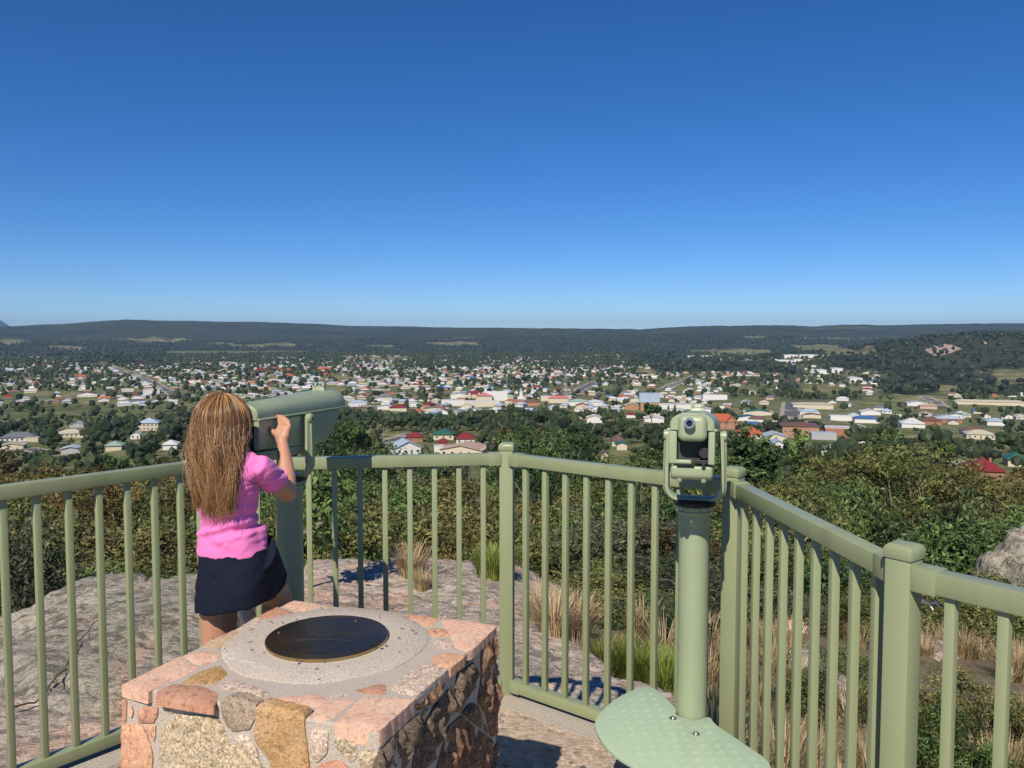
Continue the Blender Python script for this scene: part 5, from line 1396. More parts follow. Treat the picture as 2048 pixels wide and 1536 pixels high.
def uniq(base, alts):
    for a in alts:
        l = base.replace('@', a)
        if len(l.split()) > 16: l = l.replace('behind and ', '').replace('before and ', '')
        if len(l.split()) > 16: l = l.replace(a + ' ', '', 1)
        if l not in LBL_USED: LBL_USED.add(l); return l
    return ' '.join(base.replace('@', alts[0]).split()[:16])
COLW = {'olive': 'olive', 'mid': 'fresh green', 'deep': 'dark green', 'grey': 'grey green', 'rust': 'rusty brown', 'lime': 'lime green'}
def put_shrub(key, u, v_top, Y, hw, hh=None, group='shrubs on the slope below the lookout'):
    """shrub whose top shows at pixel (u,v_top), at distance Y; hw half width in metres"""
    q = PY(u, v_top, Y); gz = H1(q.x, q.y); pr = SH[key][rngP.randrange(len(SH[key]))]
    h = max(.5, q.z - gz + .0); nat = {'gum': 8.0, 'con': 8.0}.get(pr[0][:3], 1.85)
    sz = h / nat; sx = hw if nat < 3 else hw / (8 * .42 if pr[0][:3] == 'gum' else 8 * .24)
    c = COLW[key.split('_')[-1]]; typ = {'gum': 'gum tree', 'con': 'conifer'}.get(pr[0][:3], 'shrub')
    size = 'low' if h < 1.5 else 'tall' if h > 6 else 'bushy'
    l = uniq('%s @ %s %s %s' % (c, typ, 'growing', where(u, v_top)), [size, 'dense', 'open crowned', 'rounded', 'ragged', 'leaning', 'twiggy', 'spreading'])
    return put(pr, (q.x, q.y, gz - .15), (sx, sx * rngP.uniform(.85, 1.1), sz), rngP.uniform(0, 6.28), l, typ, group, 'crown' if nat > 3 else 'foliage', 'trunk' if nat > 3 else 'stem')
# hand placed large ones, from the photograph
for k, u, v, Y, w in [
    ('gum_rust', 40, 880, 38, 3.6), ('gum_rust', 150, 905, 34, 3.4), ('gum_rust', 235, 925, 30, 3.0), ('gum_rust', -60, 895, 34, 3.4), ('gum_mid', 300, 935, 34, 2.4), ('gum_olive', 90, 960, 24, 2.6),
    ('olive', 30, 1010, 13, 1.6), ('olive', 110, 1015, 14, 1.8), ('olive', 190, 1030, 14, 1.7), ('olive', 262, 1035, 13, 1.6), ('olive', 335, 1040, 14, 1.6), ('olive', -40, 1040, 12, 1.6), ('mid', 230, 1090, 11.5, 1.1), ('grey', 150, 1100, 11, 1.2), ('olive', 70, 1100, 10.5, 1.2), ('grey', 5, 1130, 8.5, .9), ('olive', 300, 1085, 12, 1.2), ('deep', 205, 1130, 9.8, .7),
    ('gum_deep', 590, 860, 42, 3.2), ('gum_deep', 675, 875, 34, 3.4), ('mid', 640, 985, 15, 1.4), ('mid', 560, 1000, 15, 1.6), ('mid', 700, 1000, 14, 1.5), ('deep', 740, 985, 17, 1.8), ('gum_mid', 760, 935, 24, 2.4), ('olive', 800, 975, 18, 1.8), ('deep', 790, 1040, 13, 1.1), ('gum_olive', 835, 945, 27, 2.6), ('deep', 870, 1010, 13, 1.3), ('olive', 905, 985, 14, 1.4), ('rust', 880, 985, 18, 1.3), ('olive', 950, 970, 13, 1.5), ('gum_olive', 925, 945, 26, 2.4), ('olive', 985, 1010, 11, 1.0), ('mid', 1000, 1090, 10, .6), ('rust', 935, 1020, 12, .9), ('grey', 760, 1090, 11, .9), ('deep', 700, 1085, 11, 1.0), ('olive', 620, 1085, 11, 1.1), ('mid', 520, 1090, 11, 1.2), ('olive', 440, 1080, 12, 1.4),
    ('gum_deep', 1060, 850, 60, 4.2), ('gum_deep', 1110, 870, 48, 3.8), ('gum_olive', 1270, 900, 42, 4.2), ('gum_deep', 1180, 900, 50, 3.4), ('mid', 1050, 1000, 14, 1.3), ('mid', 1110, 990, 15, 1.5), ('olive', 1160, 975, 16, 1.8), ('grey', 1225, 985, 13, 1.5), ('grey', 1290, 985, 12, 1.5), ('rust', 1340, 1020, 12, 1.1), ('mid', 1150, 1050, 11.5, 1.1), ('lime', 1235, 1085, 10, .6), ('olive', 1095, 1085, 10.5, .9), ('grey', 1300, 1090, 9.5, 1.0), ('olive', 1190, 1120, 9.2, .9), ('deep', 1330, 1170, 8.2, .75), ('olive', 1260, 1150, 8.8, .7), ('grey', 1090, 1150, 9.5, .5), ('deep', 1355, 1090, 10, .9),
    ('cone_deep', 1490, 860, 46, 2.6), ('cone_deep', 1530, 880, 40, 2.4), ('cone_mid', 1600, 862, 62, 3.0), ('gum_olive', 1700, 895, 46, 4.4), ('gum_olive', 1805, 868, 44, 4.8), ('gum_olive', 1890, 915, 38, 3.8), ('gum_mid', 1640, 930, 34, 3.0), ('gum_olive', 1560, 950, 30, 2.6), ('grey', 1760, 1010, 19, 2.3), ('cone_mid', 1852, 985, 20, .9), ('mid', 1890, 1050, 17, 1.3), ('olive', 1950, 960, 26, 2.4), ('gum_olive', 2010, 935, 36, 3.6), ('olive', 2040, 990, 22, 2.2), ('gum_rust', 1960, 930, 44, 3.0), ('mid', 1960, 1090, 12.5, 1.0), ('deep', 1690, 1090, 13, 1.3), ('olive', 1590, 1040, 15, 1.6), ('mid', 1530, 1060, 13, 1.3), ('deep', 1640, 1060, 14, 1.4), ('olive', 1480, 1030, 15, 1.3), ('grey', 1450, 1110, 11, .9), ('olive', 1880, 1150, 11, .9), ('olive', 1790, 1140, 12, .9), ('grey', 1560, 1150, 10.5, .7), ('olive', 1720, 1160, 10.5, .6), ('olive', 1660, 1275, 6.6, .35), ('mid', 1985, 1420, 5.4, .35), ('mid', 1880, 1330, 5.8, .3), ('olive', 1940, 1310, 6.6, .5), ('mid', 1690, 1255, 7.2, .3)]:
    put_shrub(k, u, v, Y, w)
# filler shrubs over the steep slope, dense below the lookout
gS = random.Random(21); n = 0; keys = ['olive', 'olive', 'mid', 'deep', 'grey', 'mid', 'olive', 'deep']
while n < 185:
    az = gS.uniform(-42, 42); r_ = 9.5 * (75 / 9.5) ** gS.random(); x, y = r_ * math.sin(R(az)), r_ * math.cos(R(az)); gz = H1(x, y)
    if y < 10.5 and -4.2 < x < 1.8: continue
    if x > 1.8 and r_ < 17: continue
    s_ = gS.uniform(.8, 1.5) * (1 + r_ / 60); hh = gS.uniform(.9, 1.5) * s_
    u, v = to_px(x, y, gz + 1.85 * hh)
    if v < 935: continue
    k = gS.choice(keys if r_ > 16 or az > 0 else ['olive', 'olive', 'grey', 'mid']); pr = SH[k][gS.randrange(len(SH[k]))]
    l = uniq('%s @ shrub %s' % (COLW[k], where(u, v)), ['low', 'dense', 'rounded', 'ragged', 'twiggy', 'spreading', 'small', 'thick', 'half hidden', 'scrubby'])
    put(pr, (x, y, gz - .15), (s_, s_, hh), gS.uniform(0, 6.28), l, 'shrub', 'shrubs on the slope below the lookout', 'foliage', 'stem'); n += 1
# bare twiggy branch with broad pale leaves behind the bars left of centre
sap = empty('sapling', (0, 0, 0)); q0 = PY(598, 1075, 6.8); sap.location = q0; tag(sap, 'leaning sapling with bare limbs and broad shiny leaves behind the bars right of the girl', 'tree')
mb = MB(); L_ = [[(598, 1075), (632, 1050), (652, 1022), (662, 990)], [(640, 1040), (645, 1010), (652, 975)], [(600, 1062), (640, 1072), (662, 1086)], [(632, 1050), (668, 1038), (690, 1010)], [(640, 1030), (625, 1000), (640, 960)]]
tips = []
for br_ in L_:
    P = [PY(u, v, 6.8 + .1 * i) - q0 for i, (u, v) in enumerate(br_)]; mb.tube(P, [0.016 - .0035 * i for i in range(len(P))], 6); tips += P[1:]
mb.tube([PY(560, 1110, 6.7) - q0, PY(598, 1075, 6.8) - q0], [.022, .016], 6)
build(mb, 'stem', M_BARK, sap, smooth=True)
C = [tuple(t + Vector((rngP.uniform(-.1, .1), rngP.uniform(-.1, .1), rngP.uniform(-.02, .12)))) for t in tips for _ in range(2)]
V, F, t = leaves(C, [.15] * len(C), 620, .042, 9, droop=1.2, asp=.42); obj('foliage', np_mesh('foliage', V, F, LM['mid'], False, attrs={'tint': np.clip(t + .35, 0, 1)}), sap)
# fallen dead branch on the ledge by the left railing
db = empty('dead_branch', (0, 0, 0)); q0 = PY(75, 1520, 3.3); db.location = (q0.x, q0.y, drop_z(q0.x, q0.y) + .03); tag(db, 'thin dark fallen branch lying on the rock outside the left railing', 'branch')
mb = MB(); 
for br_, r0 in (([(20, 1536), (75, 1515), (115, 1485), (140, 1462), (152, 1440), (205, 1405)], .0065), ([(140, 1462), (150, 1430), (175, 1420)], .004), ([(115, 1485), (128, 1488), (150, 1478)], .003), ([(345, 1170), (362, 1135), (385, 1120)], .007), ([(350, 1180), (390, 1185)], .009)):
    P = []
    for u, v in br_:
        g_ = PG(u, v); P.append(Vector((g_[0], g_[1], drop_z(g_[0], g_[1]) + .03)) - db.location)
    P2_ = []
    for a_, b_ in zip(P[:-1], P[1:]): P2_ += [a_.lerp(b_, k / 4) + Vector((rngP.uniform(-.012, .012), rngP.uniform(-.012, .012), rngP.uniform(0, .015))) for k in range(4)]
    P = P2_ + [P[-1]]
    if r0 != .009 and r0 != .007: mb.tube(P, [r0 * (1 - .6 * i / len(P)) for i in range(len(P))], 6)
build(mb, 'limb', M_BARKD, db, smooth=True)
# ================================================================== ROADS, HOUSES, TOWN
def ground_pt(u, v):
    q = PG(u, v); return Vector(q)
def road(px, w, name='street', mat=None, lift=0.25):
    P = []
    for (u0, v0), (u1, v1) in zip(px[:-1], px[1:]):
        a, b = ground_pt(u0, v0), ground_pt(u1, v1); n = max(2, int((b - a).length / 12))
        P += [a.lerp(b, i / n) for i in range(n)]
    P.append(ground_pt(*px[-1])); V = []; F = []
    for i, p in enumerate(P):
        a = P[max(i - 1, 0)]; b = P[min(i + 1, len(P) - 1)]; t = Vector((b.x - a.x, b.y - a.y, 0)).normalized(); nrm = Vector((-t.y, t.x, 0))
        zc_ = H1(p.x, p.y)
        for s_ in (-1, 1):
            q = p + nrm * (w / 2 * s_); V.append((q.x, q.y, max(H1(q.x, q.y), zc_) + lift))
    for i in range(len(P) - 1): F.append((2 * i, 2 * i + 1, 2 * i + 3, 2 * i + 2))
    mb = MB(); mb.add(V, F); o = build(mb, name, mat, fix=False); return tag(o, kind='structure')
M_ASPH = simple('aged_asphalt', (0.105, 0.105, 0.110), 0.9, var=.2, scale=.2); M_VERGE = simple('pale_gravel_verge', (0.36, 0.32, 0.25), 0.95, var=.2, scale=.15)
ROADS = [([(708, 897), (745, 889), (790, 882), (830, 868)], 9), ([(958, 886), (1010, 896), (1050, 893)], 8), ([(1583, 848), (1582, 805)], 13), ([(352, 792), (318, 771), (262, 746), (228, 735)], 11),
         ([(1142, 790), (1165, 776), (1192, 764)], 12), ([(1330, 779), (1358, 765), (1402, 748)], 13), ([(1885, 815), (1862, 800), (1848, 793)], 10), ([(1500, 858), (1560, 858), (1640, 868), (1760, 872)], 9),
         ([(560, 818), (700, 812), (900, 822), (1100, 826), (1300, 832)], 10), ([(0, 800), (120, 792), (300, 783), (420, 779)], 8), ([(500, 772), (640, 764), (800, 758), (960, 755)], 9), ([(1480, 862), (1530, 862)], 8), ([(1640, 752), (1760, 764), (1830, 770)], 9), ([(-20, 905), (60, 900), (110, 905)], 6)]
for px, w in ROADS:
    road(px, w * 1.7, 'road_verge', M_VERGE, .35); road(px, w, 'road', M_ASPH, .45)
RDS = [[ground_pt(*p) for p in px] for px, w in ROADS]
CELL = 4.0; GX0, GY0, GNX, GNY = -2600.0, 0.0, 1300, 900
OCC_R = np.zeros((GNX, GNY), bool); OCC_H = np.zeros((GNX, GNY), bool)
_cx = GX0 + (np.arange(GNX) + .5) * CELL; _cy = GY0 + (np.arange(GNY) + .5) * CELL
def stamp(occ, x, y, rx, ry0, ry1):
    i0, i1 = int((x - rx - GX0) / CELL), int((x + rx - GX0) / CELL) + 1; j0, j1 = int((y - ry0 - GY0) / CELL), int((y + ry1 - GY0) / CELL) + 1
    occ[max(0, i0):max(0, i1), max(0, j0):max(0, j1)] = True
for P, (px, w) in zip(RDS, ROADS):
    for a, b in zip(P[:-1], P[1:]):
        n = int((b - a).length / 3) + 1
        for i in range(n + 1): p = a.lerp(b, i / n); stamp(OCC_R, p.x, p.y, w * .75 + 3, w * .75 + 3, w * .75 + 3)
def look(occ, X, Y):
    i = ((np.asarray(X) - GX0) / CELL).astype(int); j = ((np.asarray(Y) - GY0) / CELL).astype(int); ok = (i >= 0) & (i < GNX) & (j >= 0) & (j < GNY)
    r_ = np.zeros(ok.shape, bool); r_[ok] = occ[i[ok], j[ok]]; return r_
def town_mask(U, V):
    m = np.zeros(np.shape(U), bool)
    for a, b, c, d in TOWN: m |= (U >= a) & (U <= c) & (V >= b) & (V <= d)
    return m
RC_ = {'white': (0.72, 0.72, 0.71), 'silver': (0.50, 0.55, 0.60), 'grey': (0.20, 0.21, 0.23), 'cream': (0.62, 0.56, 0.42), 'orange': (0.55, 0.15, 0.06), 'maroon': (0.26, 0.035, 0.035), 'brown': (0.20, 0.11, 0.08), 'green': (0.035, 0.15, 0.10), 'pale green': (0.38, 0.50, 0.40), 'blue': (0.07, 0.17, 0.38), 'pink': (0.62, 0.22, 0.20), 'tan': (0.58, 0.40, 0.28), 'rusty': (0.36, 0.20, 0.15), 'pale blue': (0.45, 0.56, 0.68)}
WC_ = {'white': (0.72, 0.71, 0.68), 'cream': (0.62, 0.56, 0.42), 'brick': (0.38, 0.17, 0.10), 'pink': (0.60, 0.42, 0.34), 'grey': (0.42, 0.43, 0.43), 'orange brick': (0.42, 0.225, 0.13)}
def roof_mat(k):
    nm = k.replace(' ', '_') + '_roof'
    if nm in MAT: return MAT[nm]
    t = NT(nm); co = t.co(); w = t.n('ShaderNodeTexWave'); w.inputs['Scale'].default_value = 1.6; w.inputs['Distortion'].default_value = .3; t.l(co, w.inputs['Vector'])
    c = RC_[k]; f = t.noise(.5, 5, .6); rn = t.rnd()
    col = t.mix(f, tuple(x * .78 for x in c), tuple(min(1, x * 1.15) for x in c)); col = t.mix(t.math('MULTIPLY', rn, .35), col, tuple(x * .62 for x in c))
    col = t.mix(t.math('MULTIPLY', w.outputs['Fac'], .12), col, (0, 0, 0)); t.col(col); t.set(.5, .4); t.bump(w.outputs['Fac'], .4, .05); MAT[nm] = t.mat; return t.mat
def wall_mat(k): return simple(k.replace(' ', '_') + '_wall', WC_[k], .85, var=.12, scale=.8)
M_WIN = simple('window_glass', (0.025, 0.032, 0.04), 0.12, spec=.8); M_TRIM = simple('white_trim', (0.7, 0.7, 0.68), .6)
HM_ = {}
def hmesh(kind, w, l, h, rh):
    key = (kind, round(w, 1), round(l, 1), round(h, 1), round(rh, 1))
    if key in HM_: return HM_[key]
    e = .55; mbw = MB(); mbw.box((0, 0, h / 2 - 1.2), (w, l, h + 2.4)); mbr = MB(); W, L = w / 2 + e, l / 2 + e
    if kind == 'hip':
        k = min(W, L) * .95
        if L > W: ridge = [(0, -(L - k), h + rh), (0, L - k, h + rh)]
        else: ridge = [(-(W - k), 0, h + rh), (W - k, 0, h + rh)]
        v = [(-W, -L, h - .1), (W, -L, h - .1), (W, L, h - .1), (-W, L, h - .1)] + ridge + [(-W, -L, h - .3), (W, -L, h - .3), (W, L, h - .3), (-W, L, h - .3)]
        if L > W: f = [(0, 1, 4), (1, 2, 5, 4), (2, 3, 5), (3, 0, 4, 5)]
        else: f = [(0, 1, 5, 4), (1, 2, 5), (2, 3, 4, 5), (3, 0, 4)]
        f += [(6, 7, 1, 0), (7, 8, 2, 1), (8, 9, 3, 2), (9, 6, 0, 3), (9, 8, 7, 6)]; mbr.add(v, f)
    elif kind == 'pyr':
        mbr.add([(-W, -L, h - .1), (W, -L, h - .1), (W, L, h - .1), (-W, L, h - .1), (0, 0, h + rh), (-W, -L, h - .3), (W, -L, h - .3), (W, L, h - .3), (-W, L, h - .3)], [(0, 1, 4), (1, 2, 4), (2, 3, 4), (3, 0, 4), (5, 6, 1, 0), (6, 7, 2, 1), (7, 8, 3, 2), (8, 5, 0, 3), (8, 7, 6, 5)])
    elif kind == 'gable':
        mbr.add([(-W, -L, h - .15), (W, -L, h - .15), (W, L, h - .15), (-W, L, h - .15), (0, -L, h + rh), (0, L, h + rh), (-W, -L, h - .35), (W, -L, h - .35), (W, L, h - .35), (-W, L, h - .35), (0, -L, h + rh - .2), (0, L, h + rh - .2)],
                [(1, 2, 5, 4), (3, 0, 4, 5), (0, 6, 10, 4), (4, 10, 7, 1), (2, 8, 11, 5), (5, 11, 9, 3), (0, 3, 9, 6), (2, 1, 7, 8), (6, 9, 11, 10), (8, 7, 10, 11)])
        mbw.add([(-w / 2, -l / 2, h), (w / 2, -l / 2, h), (0, -l / 2, h + rh - .35), (-w / 2, l / 2, h), (w / 2, l / 2, h), (0, l / 2, h + rh - .35)], [(0, 1, 2), (4, 3, 5), (1, 4, 5, 2), (3, 0, 2, 5)])
    elif kind == 'cross':
        mbr.add([(-W, -L, h - .1), (W, -L, h - .1), (W, L, h - .1), (-W, L, h - .1), (-W * .5, 0, h + rh), (W * .5, 0, h + rh)], [(0, 1, 5, 4), (1, 2, 5), (2, 3, 4, 5), (3, 0, 4)])
        for sx in (-.55, .55):
            mbr.add([((sx - .28) * W, -L - 2, h - .1), ((sx + .28) * W, -L - 2, h - .1), (sx * W, -L - 2, h + rh * .75), ((sx - .28) * W, 0, h - .1), ((sx + .28) * W, 0, h - .1), (sx * W, 0, h + rh * .75)], [(0, 2, 5, 3), (1, 4, 5, 2)])
            mbw.box((sx * W, -L / 2 - 1, h / 2), (w * .24, L, h)); mbw.add([((sx - .24) * W, -L - 1.5, h), ((sx + .24) * W, -L - 1.5, h), (sx * W, -L - 1.5, h + rh * .65)], [(0, 1, 2)])
    else:
        mbr.box((0, 0, h + .1), (w + .5, l + .5, .35)); mbr.box((0, 0, h + .3), (w - .4, l - .4, .1))
        if rh > .1: mbw.box((0, -l / 2 - .05, h / 2 + rh / 2), (w, .3, h + rh))
    r_ = (mbw.mesh('wall', M_TRIM), mbr.mesh('roof', M_TRIM)); HM_[key] = r_; return r_
MV = {}
def with_mat(me, mat):
    k = (me.name, mat.name)
    if k not in MV:
        m = me.copy(); m.name = me.name.split('.')[0]; m.materials.clear(); m.materials.append(mat); MV[k] = m
    return MV[k]
mw = MB(); mw.box((0, 0, 0), (1.3, .12, 1.1)); ME_WIN = mw.mesh('window', M_TRIM); mw = MB(); mw.box((0, -.05, 0), (1.1, .1, .9)); ME_PANE = mw.mesh('pane', M_WIN)
mw = MB(); mw.box((0, 0, 0), (.95, .12, 2.0)); ME_DOOR = mw.mesh('door', simple('house_door', (.25, .16, .10), .6)); mw = MB(); mw.box((0, 0, 0), (.7, .7, 2.2)); ME_CH = mw.mesh('chimney', wall_mat('brick'))
HOUSES = []
RK = {'hip': 'hipped', 'pyr': 'pyramid', 'gable': 'gabled', 'flat': 'flat', 'cross': 'many gabled'}
ADJ = ['low', 'small', 'long', 'broad', 'plain', 'neat', 'squat', 'compact', 'tree shaded', 'sunlit', 'tidy', 'half hidden']
def house(x, y, rz, w, l, h, rh, kind, rc, wc, label=None, detail=0, name='house', cat='house', group='houses of the town', z=None):
    mwl, mrf = hmesh(kind, w, l, h, rh); gz = H1(x, y) if z is None else z
    e = empty(name, (x, y, gz + .25), rz)
    u, v = to_px(x, y, gz + h)
    if label is None: label = uniq('@ %s house with %s %s roof %s' % (wc.replace('orange brick', 'brick'), rc, RK[kind], where(u, v)), ADJ[len(HOUSES) % 5:] + ADJ)
    tag(e, label, cat, group); obj('wall', with_mat(mwl, wall_mat(wc)), e); rf = obj('roof', with_mat(mrf, roof_mat(rc)), e)
    if detail and h > 2:
        nfl = max(1, int(h // 2.7))
        for fl in range(nfl):
            zz_w = 1.5 + fl * 2.9
            nw = max(2, int(w / (3.2 if detail == 1 else 2.6)))
            for i in range(nw):
                xx = (i + .5) / nw * w - w / 2
                if fl == 0 and i == nw // 2 and h < 5: obj('door', ME_DOOR, e, (xx, -l / 2 - .03, 1.0)); continue
                wn_ = obj('window', ME_WIN, e, (xx, -l / 2 - .03, zz_w)); obj('pane', ME_PANE, wn_)
            nl = max(1, int(l / 4.5))
            for i in range(nl):
                for sx in (-1, 1):
                    wn_ = obj('window', ME_WIN, e, (sx * (w / 2 + .03), (i + .5) / nl * l - l / 2, zz_w), (0, 0, sx * PI / 2)); obj('pane', ME_PANE, wn_)
        if kind in ('hip', 'pyr') and detail == 2: obj('chimney', ME_CH, rf, (w * .22, 0, h + rh * .65))
    HOUSES.append((x, y, max(w, l) * .62)); return e
def trace(u, v, wpx, depth, h, rh, kind, rc, wc, label, detail=1, rz=0.0, **k):
    """v = base line of the building in the photo, wpx = its width there"""
    q = ground_pt(u, v); w = wpx / FPX * q.length / math.cos(rz) ; az = math.atan2(q.x, q.y)
    return house(q.x, q.y + depth / 2, -az * .6 + rz, w, depth, h, rh, kind, rc, wc, label, detail, group=k.pop('group', 'houses of the town'), **k)
T = trace
T(28, 882, 52, 11, 3.0, 2.6, 'hip', 'grey', 'white', 'white walled house under a dark grey hipped roof at the left edge', 2)
T(60, 884, 20, 6, 2.6, .2, 'flat', 'cream', 'cream', 'low cream carport beside the grey roofed house at the left edge', 0, cat='carport', name='carport')
T(133, 874, 44, 12, 3.0, 2.2, 'hip', 'cream', 'cream', 'cream house with a broad cream hipped roof above a mown lawn', 2)
T(292, 862, 34, 12, 6.0, 3.4, 'pyr', 'pale blue', 'cream', 'two storey cream house with a pale blue pyramid roof and chimney', 2)
T(268, 878, 16, 6, 3.2, 1.5, 'gable', 'pale blue', 'white', 'small white wing in front of the pyramid roofed house', 1)
T(150, 856, 22, 9, 2.8, 1.8, 'gable', 'silver', 'grey', 'weathered silver roof half hidden behind trees on the left', 0)
T(135, 908, 30, 9, 2.6, .9, 'gable', 'silver', 'grey', 'open grey shed with a shiny roof above the orange tinted trees', 0)
T(222, 902, 26, 9, 2.8, 1.6, 'hip', 'pale green', 'cream', 'pale green roofed cottage low on the left slope', 0)
T(335, 900, 24, 9, 2.8, 1.8, 'pyr', 'white', 'white', 'white roofed cottage peeping from trees left of the girl', 0)
T(18, 902, 34, 9, 2.6, 1.2, 'gable', 'cream', 'cream', 'low cream roof at the left edge below the grey roofed house', 0)
T(300, 788, 28, 16, 6.5, 1.0, 'gable', 'white', 'white', 'large white hall beside the tall dark cypress on the left', 1)
T(172, 794, 32, 12, 4.0, 2.6, 'gable', 'maroon', 'white', 'white house with a bright red gabled roof left of the white hall', 1)
T(158, 756, 22, 14, 3.6, 3, 'hip', 'orange', 'brick', 'brick house with an orange hipped roof among white cottages on the left', 1)
T(808, 910, 48, 12, 3.2, 2.6, 'gable', 'pale blue', 'white', 'white house with a pale blue gabled roof and dark windows by the near road', 2, rz=.25)
T(828, 884, 32, 10, 3.0, 2.4, 'hip', 'maroon', 'brick', 'brick house with a maroon hipped roof behind the pale blue gabled one', 1)
T(886, 880, 40, 12, 3.0, 3.0, 'hip', 'green', 'cream', 'house with a dark green hipped roof below the town centre', 1)
T(930, 888, 36, 11, 3.0, 3.2, 'hip', 'maroon', 'white', 'house with a steep maroon hipped roof right of the green one', 1)
T(885, 894, 18, 7, 2.6, 1.4, 'hip', 'maroon', 'brick', 'small maroon roofed outbuilding between the green and maroon roofs', 0)
T(928, 912, 84, 13, 3.0, 1.8, 'gable', 'tan', 'tan' if 'tan' in WC_ else 'cream', 'long low house with a pale peach roof just above the middle railing', 1, rz=-.25)
T(877, 905, 18, 4, 2.6, .3, 'flat', 'white', 'white', 'white shed left of the long peach roof', 0, cat='shed', name='shed')
T(868, 826, 56, 16, 4.0, 1.6, 'gable', 'rusty', 'cream', 'long building with a patchy rusty pink roof above the trees', 1)
T(770, 820, 32, 12, 3.6, 1.6, 'gable', 'silver', 'white', 'silver roofed building right of the girl\'s telescope', 0)
T(795, 822, 34, 12, 3.6, 2.6, 'hip', 'maroon', 'cream', 'red roofed building beside the silver roof at the foot of the town', 0)
T(714, 812, 36, 14, 4.0, 2.0, 'hip', 'pale blue', 'white', 'pale blue hipped roof immediately right of the girl\'s telescope', 1)
T(768, 800, 30, 12, 4.0, 3.6, 'hip', 'grey', 'cream', 'steep dark grey roofed house behind the rusty roof', 0)
T(905, 812, 46, 22, 5.5, .8, 'flat', 'white', 'white', 'big flat roofed white store at the left of the town centre', 0, cat='shop', name='shop')
T(960, 814, 64, 22, 6.0, 1.0, 'flat', 'white', 'cream', 'long cream commercial block with a white roof in the town centre', 1, cat='shop', name='shop')
T(968, 803, 32, 18, 6.0, 4.0, 'pyr', 'pink', 'cream', 'building with a bright pink red pyramid roof in the town centre', 0, cat='shop', name='shop')
T(948, 796, 34, 14, 5.0, 4.0, 'cross', 'maroon', 'cream', 'cream building with twin red gables above the town centre', 0, cat='hall', name='hall')
T(993, 802, 44, 14, 11.0, 1.2, 'flat', 'white', 'white', 'tall white facade with rows of small windows beside the clock tower', 1, cat='hotel', name='hotel')
T(918, 797, 34, 16, 5.0, 2.0, 'gable', 'silver', 'white', 'grey blue roofed hall left of the twin red gables', 0, cat='hall', name='hall')
T(1062, 812, 36, 14, 4.5, 2.6, 'hip', 'brown', 'orange brick', 'orange brick building right below the clock tower', 0, cat='shop', name='shop')
T(1096, 802, 28, 14, 5.0, 1.0, 'flat', 'white', 'cream', 'cream shop left of the red town roofs', 0, cat='shop', name='shop')
T(1118, 806, 40, 16, 5.5, 2.6, 'hip', 'pink', 'cream', 'broad red roofed shop at the foot of the lattice mast', 0, cat='shop', name='shop')
T(1158, 812, 40, 18, 5.0, 2.4, 'hip', 'pale green', 'white', 'shop with a pale green roof right of the red town roofs', 0, cat='shop', name='shop')
T(1192, 812, 30, 16, 4.5, 2.0, 'hip', 'white', 'white', 'white roofed building right of the pale green shop', 0, cat='shop', name='shop')
T(1165, 818, 26, 10, 3.6, 2.0, 'gable', 'maroon', 'pink', 'crimson roofed building in front of the pale green shop', 0, cat='shop', name='shop')
T(1265, 820, 27, 14, 5.0, 2.6, 'gable', 'cream', 'orange brick', 'orange brick gabled hall left of the blue box roof', 0, cat='hall', name='hall')
bx = T(1301, 822, 36, 16, 8.0, .6, 'flat', 'pale blue', 'orange brick', 'brick hall carrying a large pale blue box on its roof', 0, cat='theatre', name='theatre')
mbx = MB(); mbx.box((0, 1, 13.2), (21, 13, 9)); build(mbx, 'roof_box', roof_mat('pale blue'), bx)
T(1362, 818, 84, 22, 5.0, 1.2, 'flat', 'grey', 'white', 'long low supermarket with a grey roof and white parapet', 0, cat='supermarket', name='supermarket')
T(1310, 832, 26, 8, 3.5, 1.4, 'gable', 'blue', 'cream', 'bright blue roof in front of the brick hall', 0, cat='shop', name='shop')
T(1310, 846, 38, 14, 3.5, 1.2, 'gable', 'white', 'white', 'long white roof below the bright blue one', 0, cat='shop', name='shop')
T(1263, 836, 18, 8, 3.2, 1.8, 'hip', 'maroon', 'white', 'small bright red roof left of the bright blue one', 0, cat='shop', name='shop')
T(1190, 846, 30, 12, 3.6, 2.0, 'gable', 'white', 'white', 'white gabled roofs above the trees in the middle of the view', 0)
T(1446, 858, 62, 18, 5.5, 5.0, 'cross', 'orange', 'orange brick', 'large brick courthouse with orange tiled gabled roofs beside the right telescope', 2, cat='public building', name='courthouse')
T(1412, 830, 44, 16, 5.0, 2.0, 'gable', 'white', 'white', 'white gabled building left of the orange tiled courthouse', 0, cat='hall', name='hall')
T(1520, 832, 56, 16, 4.0, 1.8, 'gable', 'green', 'cream', 'long dark green shed roof right of the courthouse', 0, cat='shed', name='shed')
T(1500, 842, 44, 12, 3.5, 1.6, 'gable', 'green', 'white', 'lower dark green roof in front of the long green shed', 0, cat='shed', name='shed')
T(1504, 878, 46, 12, 3.2, 3.2, 'hip', 'orange', 'cream', 'house with a bright orange hipped roof between dark pines', 1)
T(1498, 888, 22, 8, 2.8, 1.6, 'hip', 'orange', 'cream', 'small orange roofed porch wing below the orange hipped house', 0)
T(1432, 800, 46, 16, 5.5, .8, 'flat', 'white', 'white', 'white flat roofed school block behind dark trees', 1, cat='school', name='school')
T(1238, 892, 24, 9, 3.0, 2.2, 'hip', 'brown', 'cream', 'brown roofed cottage among trees right of centre', 1)
T(1245, 900, 20, 7, 2.8, 1.0, 'gable', 'green', 'cream', 'green roofed lean to below the brown cottage', 0)
T(1210, 923, 12, 6, 2.8, 1.2, 'gable', 'brown', 'cream', 'tiny brown roofed shed just above the rail right of centre', 0, cat='shed', name='shed')
